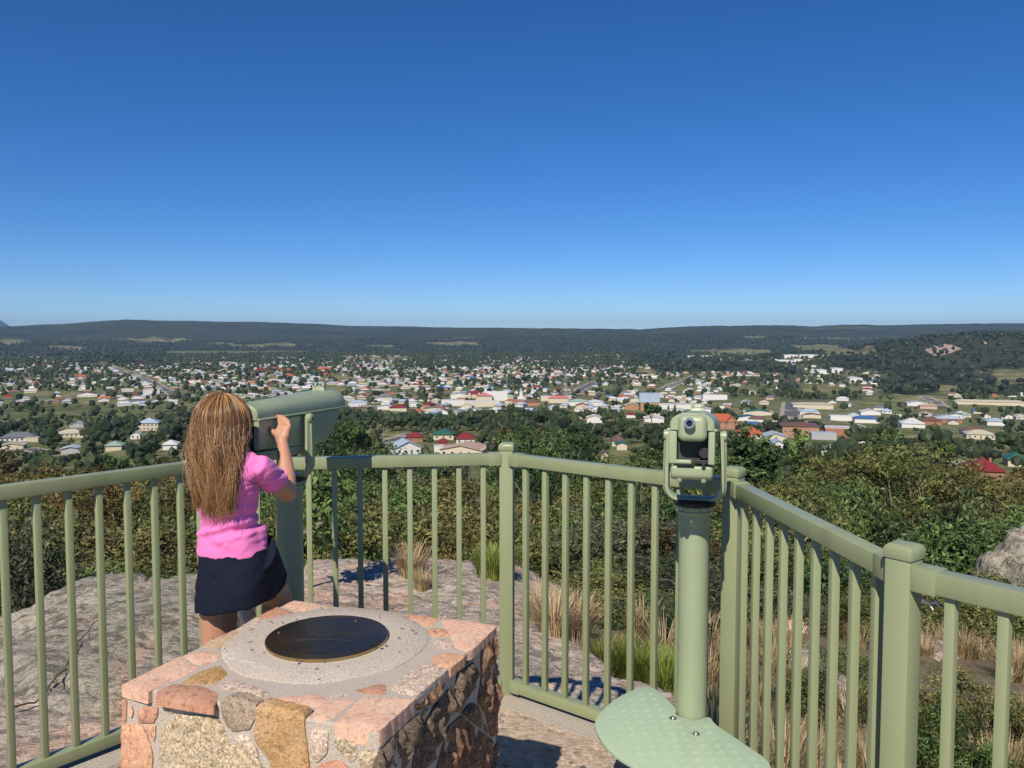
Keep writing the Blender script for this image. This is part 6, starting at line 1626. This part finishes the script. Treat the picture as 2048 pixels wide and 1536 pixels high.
T(1608, 876, 66, 18, 7.5, 1.6, 'hip', 'brown', 'orange brick', 'two storey brick motel with a dark brown roof right of the straight street', 2, cat='motel', name='motel')
T(1556, 884, 38, 14, 3.2, 1.6, 'gable', 'silver', 'cream', 'silver roofed building left of the brown motel', 0)
T(1652, 880, 44, 10, 3.4, .6, 'flat', 'pale blue', 'grey', 'pale blue flat awning right below the brown motel', 0, cat='canopy', name='canopy')
T(1682, 872, 46, 14, 5.0, .6, 'flat', 'white', 'brick', 'white roofed brick building right of the brown motel', 1, cat='shop', name='shop')
T(1630, 818, 72, 20, 4.5, 1.6, 'hip', 'cream', 'cream', 'long cream shed beyond the straight street', 0, cat='shed', name='shed')
T(1622, 832, 34, 12, 3.6, 2.2, 'hip', 'pale blue', 'white', 'pale blue roofed house right of the straight street', 0)
T(1626, 836, 32, 8, 3.0, .8, 'gable', 'maroon', 'cream', 'crimson awning below the pale blue roof by the street', 0, cat='shop', name='shop')
T(1690, 842, 44, 14, 4.0, .8, 'flat', 'white', 'white', 'white building with dark roof panels right of the straight street', 0)
T(1738, 846, 42, 14, 3.6, 2.2, 'hip', 'blue', 'white', 'house with a slate blue hipped roof left of the bright white roof', 0)
T(1832, 856, 38, 14, 3.4, 3.6, 'hip', 'white', 'white', 'house with a large bright white hipped roof on the right', 0)
T(1745, 830, 34, 13, 3.4, 2.2, 'gable', 'white', 'white', 'white gabled roof above the slate blue one', 0)
T(1860, 818, 28, 12, 3.4, 2, 'hip', 'tan', 'pink', 'peach roofed house below the right hand road', 0)
T(1838, 812, 34, 12, 3.4, 2, 'gable', 'pale blue', 'white', 'pale blue roof left of the right hand road', 0)
T(1905, 846, 40, 14, 3.4, 2.2, 'hip', 'silver', 'brick', 'silver roofed houses cluster end on the right', 0)
T(1868, 850, 34, 14, 3.4, 2.4, 'hip', 'brown', 'brick', 'brown tiled house right of the bright white roof', 0)
T(1960, 872, 42, 14, 3.2, 2.4, 'hip', 'brown', 'cream', 'brown hipped roof above the pale yellow house', 0)
T(1968, 879, 44, 12, 3.2, 2.2, 'hip', 'cream', 'cream', 'pale yellow house at the edge of the right hand park', 1)
T(2000, 852, 30, 14, 3.4, 2.2, 'hip', 'pale blue', 'white', 'pale blue roofed house near the right edge', 0)
T(1985, 810, 110, 14, 3.4, 2.0, 'hip', 'cream', 'cream', 'long row of joined pale cream units on the far right', 0, cat='units', name='unit_block')
T(1985, 960, 58, 13, 3.2, 3.6, 'hip', 'maroon', 'brick', 'house with a big dark red hipped roof at the right edge above the shrubs', 2)
T(1935, 942, 26, 7, 2.6, .8, 'gable', 'cream', 'cream', 'low cream carport left of the dark red roof', 0, cat='carport', name='carport')
T(2045, 934, 30, 10, 3.0, 2.4, 'hip', 'green', 'cream', 'green hipped roof at the far right edge of the photo', 0)
T(1728, 893, 26, 10, 3.0, 1.8, 'gable', 'pale blue', 'white', 'pale blue gabled house right of the brown motel below dark trees', 0)
T(1660, 912, 24, 10, 3.0, 1.8, 'pyr', 'silver', 'grey', 'silver roof showing between gum trees on the right', 0)
T(1560, 900, 24, 10, 3.0, 1.8, 'gable', 'pale blue', 'white', 'small pale blue roof left of the gum trees on the right', 0)
for i, (u, v, w, rc) in enumerate([(520, 745, 24, 'maroon'), (545, 742, 20, 'orange'), (572, 745, 26, 'orange'), (598, 744, 24, 'maroon'), (575, 756, 22, 'orange'), (646, 742, 34, 'orange'), (648, 750, 16, 'maroon')]):
    T(u, v, w, 18, 4.5, 4.0, 'hip', rc, 'brick', ['maroon roofed wing at the left end of the brick school', 'small orange roofed wing second from the left of the brick school', 'orange roofed block in the middle of the brick school', 'maroon roofed block right of the middle of the school', 'low orange roofed block in front of the brick school', 'wide orange roofed hall right of the brick school', 'small maroon annex below the wide orange hall'][i], 0, cat='school', name='school_block', group='blocks of the brick school')
for i, (u, v, w, rc) in enumerate([(1590, 715, 34, 'white'), (1622, 716, 36, 'pale blue'), (1650, 717, 24, 'white'), (1415, 716, 22, 'white'), (1385, 716, 16, 'silver'), (1572, 727, 30, 'white'), (1600, 725, 18, 'silver'), (1718, 766, 22, 'white'), (1650, 748, 20, 'white'), (1680, 745, 22, 'cream')]):
    T(u, v, w, 40, 8, 1.5, 'gable', rc, 'white', ['long white factory roof left of two in the distance', 'pale blue factory roof beside the long white one', 'small white factory shed right of the blue one', 'white depot building beyond the dark forest', 'silver depot roof left of the white depot', 'white warehouse below the factories', 'silver warehouse right of the white warehouse', 'single white shed roof above the park trees', 'white farm building on the wooded rise', 'cream farm building on the wooded rise'][i], 0, cat='factory', name='factory_shed', group='large sheds in the distance')
# clock tower and lattice mast
q = ground_pt(1042, 801); ct = empty('clock_tower', q); tag(ct, 'slim white clock tower with pale blue cupola in the town centre', 'clock tower')
mb = MB(); mb.box((0, 0, 5), (3.8, 3.8, 12)); mb.box((0, 0, 11.2), (4.3, 4.3, .5)); mb.box((0, 0, 1.5), (9, 7, 7)); build(mb, 'tower_wall', wall_mat('white'), ct)
mb = MB(); mb.box((0, 0, 12.4), (2.8, 2.8, 2.2)); mb.lathe([(1.6, 13.5), (1.5, 14.3), (.9, 15.1), (.1, 15.7)], 12); build(mb, 'cupola', roof_mat('pale blue'), ct)
mb = MB(); mb.tube([(0, -1.95, 9), (0, -2.0, 9)], 1.2, 16); build(mb, 'clock_face', simple('clock_face', (.75, .74, .7), .5), ct)
q = ground_pt(1131, 797); mt_ = empty('lattice_mast', q); tag(mt_, 'tall grey lattice communications mast standing above the town centre', 'mast')
mb = MB(); Hh = 39
for sx in (-1, 1):
    for sy in (-1, 1): mb.tube([(sx * 3.2, sy * 3.2, -2), (sx * 1.1, sy * 1.1, Hh)], .16, 4)
for k in range(11):
    z0, z1 = Hh * k / 11, Hh * (k + 1) / 11; r0, r1 = 3.2 - 2.1 * k / 11, 3.2 - 2.1 * (k + 1) / 11
    for (a, b) in (((-1, -1), (1, -1)), ((1, -1), (1, 1)), ((1, 1), (-1, 1)), ((-1, 1), (-1, -1))):
        mb.tube([(a[0] * r0, a[1] * r0, z0), (b[0] * r1, b[1] * r1, z1)], .09, 3); mb.tube([(b[0] * r0, b[1] * r0, z0), (a[0] * r1, a[1] * r1, z1)], .09, 3)
build(mb, 'frame', simple('galvanised', (.28, .30, .32), .5, .6), mt_)
mb = MB()
for k in range(5): mb.box((1.6 * math.cos(k * 1.3), 1.6 * math.sin(k * 1.3), Hh - 2 - k * 2.2), (.5, .5, 2.2))
mb.tube([(0, 0, Hh), (0, 0, Hh + 5)], .1, 4); build(mb, 'antenna', simple('antenna_grey', (.5, .5, .5), .6), mt_)
# power poles
pm = MB(); pm.tube([(0, 0, -1), (0, 0, 9)], [.22, .15], 6); ME_PP = pm.mesh('pole_shaft', simple('weathered_timber_pole', (.26, .22, .18), .9)); pm = MB(); pm.box((0, 0, 8.3), (2.4, .14, .16)); pm.box((0, 0, 7.4), (1.7, .14, .14)); ME_PC = pm.mesh('crossarm', simple('weathered_timber_pole', (.26, .22, .18), .9))
for u, vt, vb in [(741, 850, 879), (767, 854, 891), (873, 845, 870), (995, 851, 879), (1216, 801, 820), (1238, 804, 818), (1155, 825, 843), (1276, 820, 836), (1468, 838, 862), (1511, 837, 858), (1942, 897, 928), (1935, 825, 843), (1542, 837, 857), (1722, 870, 886), (1758, 868, 884), (1840, 827, 843), (7, 851, 872), (117, 860, 885), (1560, 815, 832), (1606, 815, 830), (1280, 795, 806), (1650, 718, 732), (1767, 719, 732), (2030, 920, 940), (1895, 890, 905)]:
    q = ground_pt(u, vb); s_ = (vb - vt) / FPX * q.length / 9.0; e = empty('power_pole', q, rngP.uniform(-.5, .5)); e.scale = (s_, s_, s_)
    tag(e, uniq('@ power pole %s' % where(u, vt), ['slim timber', 'tall timber', 'weathered', 'pale', 'lone', 'second']), 'power pole', 'timber power poles'); obj('pole_shaft', ME_PP, e); obj('crossarm', ME_PC, e)
# ---- houses by street grid
rngH = random.Random(77)
cand = []
def grid(az, x0, x1, y0, y1, ox, oy, du=18.5, dv=30):
    ca, sa = math.cos(R(az)), math.sin(R(az))
    n_ = int(max(x1 - x0, y1 - y0) / du) + 80
    for i in range(-n_, n_):
        if i % 9 == 0: continue                       # a cross street
        for j in range(-n_, n_):
            a = i * du + rngH.uniform(-3.5, 3.5); b = (j * dv + (8 if j % 2 else -4)) + rngH.uniform(-4, 4)
            x = ox + a * ca + b * sa; y = oy - a * sa + b * ca
            if x0 <= x <= x1 and y0 <= y <= y1: cand.append((x, y, -R(az) + (PI / 2 if rngH.random() < .35 else 0) + rngH.choice((0, PI))))
grid(-28, -2500, -150, 560, 3550, -600, 1400); grid(21, -150, 2500, 560, 3550, 400, 1400)
HG = []
for hx, hy, hr in HOUSES: stamp(OCC_H, hx, hy, hr + 8, hr + 8, hr + 8)
CA = np.array(cand); cz_ = H(CA[:, 0], CA[:, 1]); cu, cv = to_px(CA[:, 0], CA[:, 1], cz_)
dn_ = .60 + .9 * fbm(CA[:, 0] / 170, CA[:, 1] / 170, 401, 3)
dn_ = dn_ * np.where((cv > 800) & (cu > 1450), .6, 1) * np.where(cv > 812, .5, 1) * np.where((cu > 1500) & (cv < 800), .35, 1) * np.where((cu > 1220) & (cu < 1560) & (cv < 800), .75, 1) * np.interp(cv, [700, 718, 732, 745], [.35, .6, .9, 1])
ok_ = (cu > -80) & (cu < 2130) & town_mask(cu, cv) & (field_mask(cu, cv) < .3) & (np.random.default_rng(5).random(len(CA)) < dn_) & ~look(OCC_R, CA[:, 0], CA[:, 1]) & ~look(OCC_H, CA[:, 0], CA[:, 1])
for (x, y, rz), z, u, v in zip(CA[ok_], cz_[ok_], cu[ok_], cv[ok_]): HG.append((float(x), float(y), float(z), float(rz), float(u), float(v)))
HG.sort(key=lambda h: math.hypot(h[0], h[1]))
NIND = max(0, 296 - len(HOUSES))
rcw = ['white'] * 9 + ['silver'] * 8 + ['cream'] * 5 + ['grey'] * 4 + ['pale blue'] * 3 + ['orange'] * 2 + ['maroon', 'maroon', 'brown', 'brown', 'green', 'pale green', 'pale green', 'tan', 'blue', 'rusty']
wcw = ['white'] * 6 + ['cream'] * 5 + ['brick'] * 2 + ['pink', 'grey', 'orange brick']
far_h = []
types = [(11, 8.5, 2.8, 2.0, 'hip'), (13, 9, 2.8, 2.2, 'hip'), (9.5, 9.5, 2.9, 2.5, 'pyr'), (12, 7.5, 2.8, 1.9, 'gable'), (15, 9, 2.9, 2.1, 'hip'), (8, 6.5, 2.6, 1.6, 'gable'), (16, 9, 3.2, 1.4, 'gable')]
for i, (x, y, z, rz, u, v) in enumerate(HG):
    w, l, h, rh, kd = types[rngH.randrange(len(types))]; rc = rngH.choice(rcw); wc = rngH.choice(wcw)
    if i < NIND: house(x, y, rz, w, l, h, rh, kd, rc, wc, None, 1 if i < 70 else 0)
    else: far_h.append((x, y, z, rz, w, l, h, rh, kd, rc, wc))
Vh, Fh, Ch = [], [], []
for x, y, z, rz, w, l, h, rh, kd, rc, wc in far_h:
    c, s = math.cos(rz), math.sin(rz); b = len(Vh)
    def PT(a, b_, zz_): return (x + a * c - b_ * s, y + a * s + b_ * c, z + zz_)
    W, L = w / 2, l / 2; e = .5
    for zz_ in (-1, h + .05): Vh += [PT(-W, -L, zz_), PT(W, -L, zz_), PT(W, L, zz_), PT(-W, L, zz_)]
    Ch += [WC_[wc]] * 8
    Fh += [(b, b + 1, b + 5, b + 4), (b + 1, b + 2, b + 6, b + 5), (b + 2, b + 3, b + 7, b + 6), (b + 3, b, b + 4, b + 7)]
    b = len(Vh); k = {'hip': .35, 'pyr': .05, 'gable': .98}[kd]
    if kd == 'hip': ridge = [PT(-W * .4, 0, h + rh), PT(W * .4, 0, h + rh)]
    elif kd == 'pyr': ridge = [PT(-.3, 0, h + rh), PT(.3, 0, h + rh)]
    else: ridge = [PT(-W - e, 0, h + rh), PT(W + e, 0, h + rh)]
    Vh += [PT(-W - e, -L - e, h - .1), PT(W + e, -L - e, h - .1), PT(W + e, L + e, h - .1), PT(-W - e, L + e, h - .1)] + ridge
    f_ = rngH.uniform(.7, 1.15); Ch += [tuple(min(.85, q_ * f_) for q_ in RC_[rc])] * 6
    Fh += [(b, b + 1, b + 5, b + 4), (b + 1, b + 2, b + 5, b + 5), (b + 2, b + 3, b + 4, b + 5), (b + 3, b, b + 4, b + 4)]
t = NT('far_houses'); t.l(t.attr('rc', 'Color'), t.b.inputs['Base Color']); t.set(.6, .3)
me = bpy.data.meshes.new('distant_houses'); me.from_pydata(Vh, [], [tuple(dict.fromkeys(f)) for f in Fh]); me.materials.append(t.mat)
at = me.attributes.new('rc', 'FLOAT_COLOR', 'POINT'); at.data.foreach_set('color', np.concatenate([np.array(Ch, np.float32), np.ones((len(Ch), 1), np.float32)], 1).ravel())
tag(obj('distant_houses', me), 'hundreds of small pale roofed houses filling the far part of the town', 'houses', kind='stuff')
print('houses', len(HOUSES), 'far', len(far_h))
# ================================================================== TREES OF THE VALLEY
def ico(sub):
    bm = bmesh.new(); bmesh.ops.create_icosphere(bm, subdivisions=sub, radius=1.0); bmesh.ops.triangulate(bm, faces=bm.faces)
    V = np.array([v.co[:] for v in bm.verts]); F = np.array([[v.index for v in f.verts] for f in bm.faces]); bm.free(); return V, F
I1 = ico(1); I2 = ico(2)
def lump_tree(seed, n=5, shape='round', sub=I1, cards=40):
    """unit tree: height 1, crown of jittered lumps with loose leaf clumps round them"""
    g = np.random.default_rng(seed); Vs, Fs, Ts = [], [], []; b = 0
    for k in range(n):
        if shape == 'round': c = np.array([g.normal(0, .17), g.normal(0, .17), .58 + g.normal(0, .13)]); r_ = g.uniform(.17, .27) * np.array([1, 1, .85])
        elif shape == 'column': c = np.array([g.normal(0, .02), g.normal(0, .02), .12 + .8 * k / n]); r_ = np.array([.11, .11, .16]) * (1 - .6 * k / n)
        elif shape == 'cone': h = k / n; c = np.array([g.normal(0, .03), g.normal(0, .03), .15 + .75 * h]); r_ = np.array([.24, .24, .14]) * (1.05 - .9 * h)
        else: c = np.array([g.normal(0, .25), g.normal(0, .25), .66 + g.normal(0, .12)]); r_ = g.uniform(.12, .2) * np.array([1, 1, .7])
        V = sub[0] * (1 + g.normal(0, .16, (len(sub[0]), 1))) * r_ + c
        Vs.append(V); Fs.append(sub[1] + b); Ts.append(np.full(len(V), g.uniform(.05, .55)) + g.normal(0, .15, len(V))); b += len(V)
    A = np.concatenate(Vs)
    if cards:
        i = g.integers(0, len(A), cards); p = A[i] + g.normal(0, .022, (cards, 3)); s_ = .030 if shape != 'column' else .018
        tri = p[:, None, :] + g.normal(0, s_, (cards, 3, 3)); Vs.append(tri.reshape(-1, 3)); Fs.append(np.arange(cards * 3).reshape(-1, 3) + b); Ts.append(np.repeat(g.uniform(.45, 1, cards), 3))
    return np.concatenate(Vs), np.concatenate(Fs), np.clip(np.concatenate(Ts), 0, 1)
def forest(name, pts, protos, mat, label, cat='trees', seed=0, tint_sp=.5):
    """pts: (x,y,z,height,width factor)"""
    g = np.random.default_rng(seed); pts = np.asarray(pts); Vs, Fs, Ts = [], [], []; b = 0; idx = g.integers(0, len(protos), len(pts))
    for k, (V, F, T_) in enumerate(protos):
        P = pts[idx == k]; m = len(P)
        if m == 0: continue
        a = g.random(m) * 6.283; c, s = np.cos(a)[:, None], np.sin(a)[:, None]; h = P[:, 3][:, None]; w = h * P[:, 4][:, None]
        x = (V[None, :, 0] * c - V[None, :, 1] * s) * w + P[:, 0][:, None]; y = (V[None, :, 0] * s + V[None, :, 1] * c) * w + P[:, 1][:, None]; z = V[None, :, 2] * h + P[:, 2][:, None]
        Vs.append(np.stack([x, y, z], 2).reshape(-1, 3)); Fs.append((F[None] + (np.arange(m) * len(V))[:, None, None] + b).reshape(-1, 3))
        Ts.append(np.clip(T_[None] * (1 - tint_sp) + (g.random(m)[:, None]) * tint_sp, 0, 1).ravel()); b += m * len(V)
    me = np_mesh(name, np.concatenate(Vs), np.concatenate(Fs), mat, False, attrs={'tint': np.concatenate(Ts)})
    return tag(obj(name, me), label, cat, kind='stuff')
g = np.random.default_rng(12)
def sector(n, r0, r1, az=40, p=1.0):
    a = np.radians(g.uniform(-az, az, n)); q = g.random(n) ** p; r_ = np.sqrt(r0 * r0 + (r1 * r1 - r0 * r0) * q); return r_ * np.sin(a), r_ * np.cos(a)
OCC_T = np.zeros((GNX, GNY), bool)
for hx, hy, hr in [(h[0], h[1], h[2]) for h in HOUSES]: stamp(OCC_T, hx, hy, hr * .8, hr + 12, hr * .7)
for h in far_h: stamp(OCC_T, h[0], h[1], 4, 10, 4)
M_FT = leaf_mat('valley_trees', (0.017, 0.026, 0.011), (0.040, 0.060, 0.024), (0.100, 0.125, 0.048), .1)
M_FF = leaf_mat('far_forest', (0.016, 0.023, 0.014), (0.032, 0.043, 0.025), (0.062, 0.074, 0.044), .05)
# -- hillside and town trees
X1, Y1 = sector(6500, 80, 780, 41, .95); X2, Y2 = sector(62000, 780, 4000, 37, .72); X, Y = np.concatenate([X1, X2]), np.concatenate([Y1, Y2])
Z = H(X, Y); U, V_ = to_px(X, Y, Z); twn = town_mask(U, V_); fm = field_mask(U, V_)
dn = fbm(X / 130, Y / 130, 501, 4); r_ = np.hypot(X, Y)
pr_ = np.where(twn, .42 + .75 * dn, .85 + .5 * dn); pr_ = np.where(r_ < 620, .92 + .5 * dn, pr_); pr_ = np.where(fm > .25, .03, pr_); pr_ = np.where((~twn) & (r_ > 1500), 0, pr_); pr_ = np.where(twn & (V_ < 735), pr_ * 1.3, pr_)
ok = (g.random(len(X)) < pr_) & ~look(OCC_T, X, Y) & ~look(OCC_R, X, Y); X, Y, Z, U, V_ = X[ok], Y[ok], Z[ok], U[ok], V_[ok]
hts = np.clip(g.normal(9.0, 2.6, len(X)), 4, 16) * np.where(np.hypot(X, Y) < 300, .75, 1.0); wf = g.uniform(.75, 1.15, len(X))
# a tree must not stand in the line of sight to the nearer traced buildings
view = []
for hx, hy, hr in HOUSES[:76]:
    u, v = to_px(hx, hy, H1(hx, hy) + 2.0); view.append((u, v, hr / hy * FPX, hy))
keep = np.ones(len(X), bool)
ut, vt = to_px(X, Y, Z + hts); rw = hts * wf * .3 / Y * FPX
for u, v, wpx, hy in view:
    keep &= ~((np.abs(ut - u) < wpx * .8 + rw) & (vt < v + 1) & (V_ > v) & (Y < hy))
X, Y, Z, U, V_, hts, wf = [q_[keep] for q_ in (X, Y, Z, U, V_, hts, wf)]
order = np.argsort(np.hypot(X, Y) / hts); 
print('valley trees', len(X))
ind = order[:290]; rest = order[290:]
PT_ = {}
def mid_proto(key, kl, seed, n=1500, leaf=.42, nc=22, r=(3.2, 3.2, 3.0), cz=5.2, bark=None, cone=False):
    C, Rr = clumps(nc, *r, cz, seed, cr=(.26, .42), cone=cone, fill=.5); mb = branches(C, (0, 0, -.6), seed, .22, 9, .35, 4) if not cone else MB().tube([(0, 0, -.5), (0, 0, 7)], [.2, .04], 5)
    V, F, t = leaves(C, Rr, n, leaf, seed, flat=.85); PT_.setdefault(key, []).append((np_mesh('crown', V, F, LM[kl], False, attrs={'tint': t}), mb.mesh('trunk', bark or M_BARKD, smooth=True)))
for i in range(2): mid_proto('dark green', 'deep', 600 + i); mid_proto('olive', 'olive', 610 + i); mid_proto('fresh green', 'mid', 620 + i)
mid_proto('rusty brown', 'rust', 630); mid_proto('lime green', 'lime', 640, n=1200); mid_proto('dark conical', 'deep', 650, r=(2.0, 2.0, 4.4), cz=4.8, cone=True, nc=40, n=1500, leaf=.34); mid_proto('grey green', 'grey', 660)
kk = ['dark green'] * 6 + ['olive'] * 5 + ['fresh green'] * 5 + ['rusty brown', 'lime green', 'dark conical', 'dark conical', 'grey green', 'grey green']
SZ = ['tall', 'broad', 'rounded', 'small', 'dense', 'loose', 'spreading', 'leafy', 'lone', 'bushy', 'ragged', 'half hidden']
def put_tree(k, x, y, z, h, w, label=None):
    cm, tm = PT_[k][rngP.randrange(len(PT_[k]))]; e = empty('tree', (x, y, z), rngP.uniform(0, 6.28)); s_ = h / 8.4; e.scale = (s_ * w, s_ * w, s_)
    u, v = to_px(x, y, z + h); e_l = label or uniq('@ %s tree %s' % (k, where(u, v)), SZ[rngP.randrange(6):] + SZ)
    tag(e, e_l, 'tree', 'trees on the hillside and in the town'); obj('crown', cm, e); obj('trunk', tm, e); return e
for i in ind: put_tree(kk[rngP.randrange(len(kk))], X[i], Y[i], Z[i], hts[i], wf[i])
# poplars and cypresses that the photo singles out
for u, vt, vb, k, w, lb in [(310, 762, 792, 'dark conical', .8, 'tall dark cypress beside the large white hall on the left'), (357, 768, 796, 'dark conical', .45, 'slender dark poplar at the end of the left hand road'),
                            (1337, 812, 858, 'dark conical', .5, 'left of two dark poplars just left of the right telescope'), (1350, 810, 860, 'dark conical', .5, 'right of two dark poplars just left of the right telescope'), (895, 835, 872, 'fresh green', .8, 'bright green conical tree left of the maroon roofs'), (1305, 800, 850, 'dark green', 1.0, 'large dark round tree in front of the blue roof')]:
    q = ground_pt(u, vb); put_tree(k, q.x, q.y, q.z, (vb - vt) / FPX * q.y, w, lb)
PRM = [lump_tree(s, 3, 'round', I1, 34) for s in range(6)] + [lump_tree(9, 4, 'open', I1, 50)]
rr_ = np.hypot(X[rest], Y[rest]); nm = rest[rr_ < 900][:3600]; nf = np.setdiff1d(rest, nm)
forest('hillside_trees', np.stack([X[nm], Y[nm], Z[nm], hts[nm], wf[nm]], 1), PRM, M_FT, 'mass of mixed green trees covering the lower hillside and near suburbs', seed=1)
print('mid', len(nm), 'town', len(nf))
# small crowns for the distance: a coarse lump of a few dozen faces
def tiny(seed, sub=1):
    g2 = np.random.default_rng(seed); bm = bmesh.new(); bmesh.ops.create_icosphere(bm, subdivisions=sub, radius=1.0)
    V = np.array([v.co[:] for v in bm.verts]); F = np.array([[v.index for v in f.verts] for f in bm.faces]); bm.free()
    V = V * (1 + g2.normal(0, .22, (len(V), 1))) * np.array([.34, .34, .40]) + np.array([0, 0, .58]); keep = V[F][:, :, 2].mean(1) > .30
    return V, F[keep], np.clip(.35 + g2.normal(0, .3, len(V)), 0, 1)
def tiny2(seed):
    g2 = np.random.default_rng(seed); A = [tiny(seed + 1), tiny(seed + 2)]
    V = np.concatenate([A[0][0], A[1][0] * .8 + np.array([.25, .1, .05])]); return V, np.concatenate([A[0][1], A[1][1] + len(A[0][0])]), np.concatenate([A[0][2], A[1][2]])
TN = [tiny(s * 5) for s in range(8)]
forest('town_trees', np.stack([X[nf], Y[nf], Z[nf], hts[nf], wf[nf] * 1.15], 1), TN, M_FT, 'small dark trees scattered between the houses of the far town', seed=2)
# -- forest beyond the town
X, Y = sector(60000, 1300, 6200, 36, .9); Z = H(X, Y); U, V_ = to_px(X, Y, Z); twn = town_mask(U, V_); fm = field_mask(U, V_)
dn = fbm(X / 420, Y / 420, 551, 4); ok = (~twn) & (fm < .25) & (g.random(len(X)) < .55 + .8 * dn); X, Y, Z = X[ok][:20000], Y[ok][:20000], Z[ok][:20000]
print('forest', len(X))
T1 = [tiny(s, 1) for s in range(40, 46)]
forest('far_forest', np.stack([X, Y, Z, g.uniform(9, 17, len(X)), g.uniform(1.0, 1.7, len(X))], 1), T1, M_FF, 'dark eucalypt forest stretching from the town to the ridges', 'forest', seed=3)
# bare granite faces on the right hand hill
def px_patch(name, poly, step, lift, mat, label, cat):
    P = [ground_pt(u, v) for u, v in poly]; B = [Vector((p.x, p.y)) for p in P]
    rock_patch(name, [(b.x, b.y) for b in B], lambda X_, Y_: H(X_, Y_) + lift, step, mat, label, rim=18, seed=61, deep=6, cat=cat, rough=1.2, cracks=False)
M_FACE = mat_rock('hill_granite', (0.52, 0.38, 0.30), (0.62, 0.46, 0.35), (0.20, 0.15, 0.13), 0.02, 0.2)
px_patch('granite_cliff', [(1842, 700), (1868, 690), (1905, 688), (1930, 698), (1905, 706), (1885, 713), (1862, 712)], 7, 5, M_FACE, 'large bare pinkish granite face on the wooded hill at the right', 'rock')
px_patch('granite_cliff', [(1915, 712), (1925, 706), (1940, 708), (1932, 716)], 6, 4, M_FACE, 'small bare rock face right below the large granite face', 'rock')
px_patch('granite_cliff', [(1955, 680), (1978, 678), (1982, 688), (1968, 692)], 7, 4, M_FACE, 'bare rock patch near the top of the wooded hill', 'rock')
# ================================================================== HAZE
mb = MB(); mb.box((0, 12000, 60), (40000, 30000, 720)); hz = build(mb, 'haze', None if False else [])
m = bpy.data.materials.new('haze'); m.use_nodes = True; nt = m.node_tree; nt.nodes.clear(); o_ = nt.nodes.new('ShaderNodeOutputMaterial'); pv_ = nt.nodes.new('ShaderNodeVolumePrincipled')
pv_.inputs['Color'].default_value = (0.42, 0.68, 1.0, 1); pv_.inputs['Density'].default_value = 3.8e-5; pv_.inputs['Anisotropy'].default_value = 0.0
nt.links.new(pv_.outputs[0], o_.inputs['Volume']); hz.data.materials.append(m); tag(hz, kind='stuff')
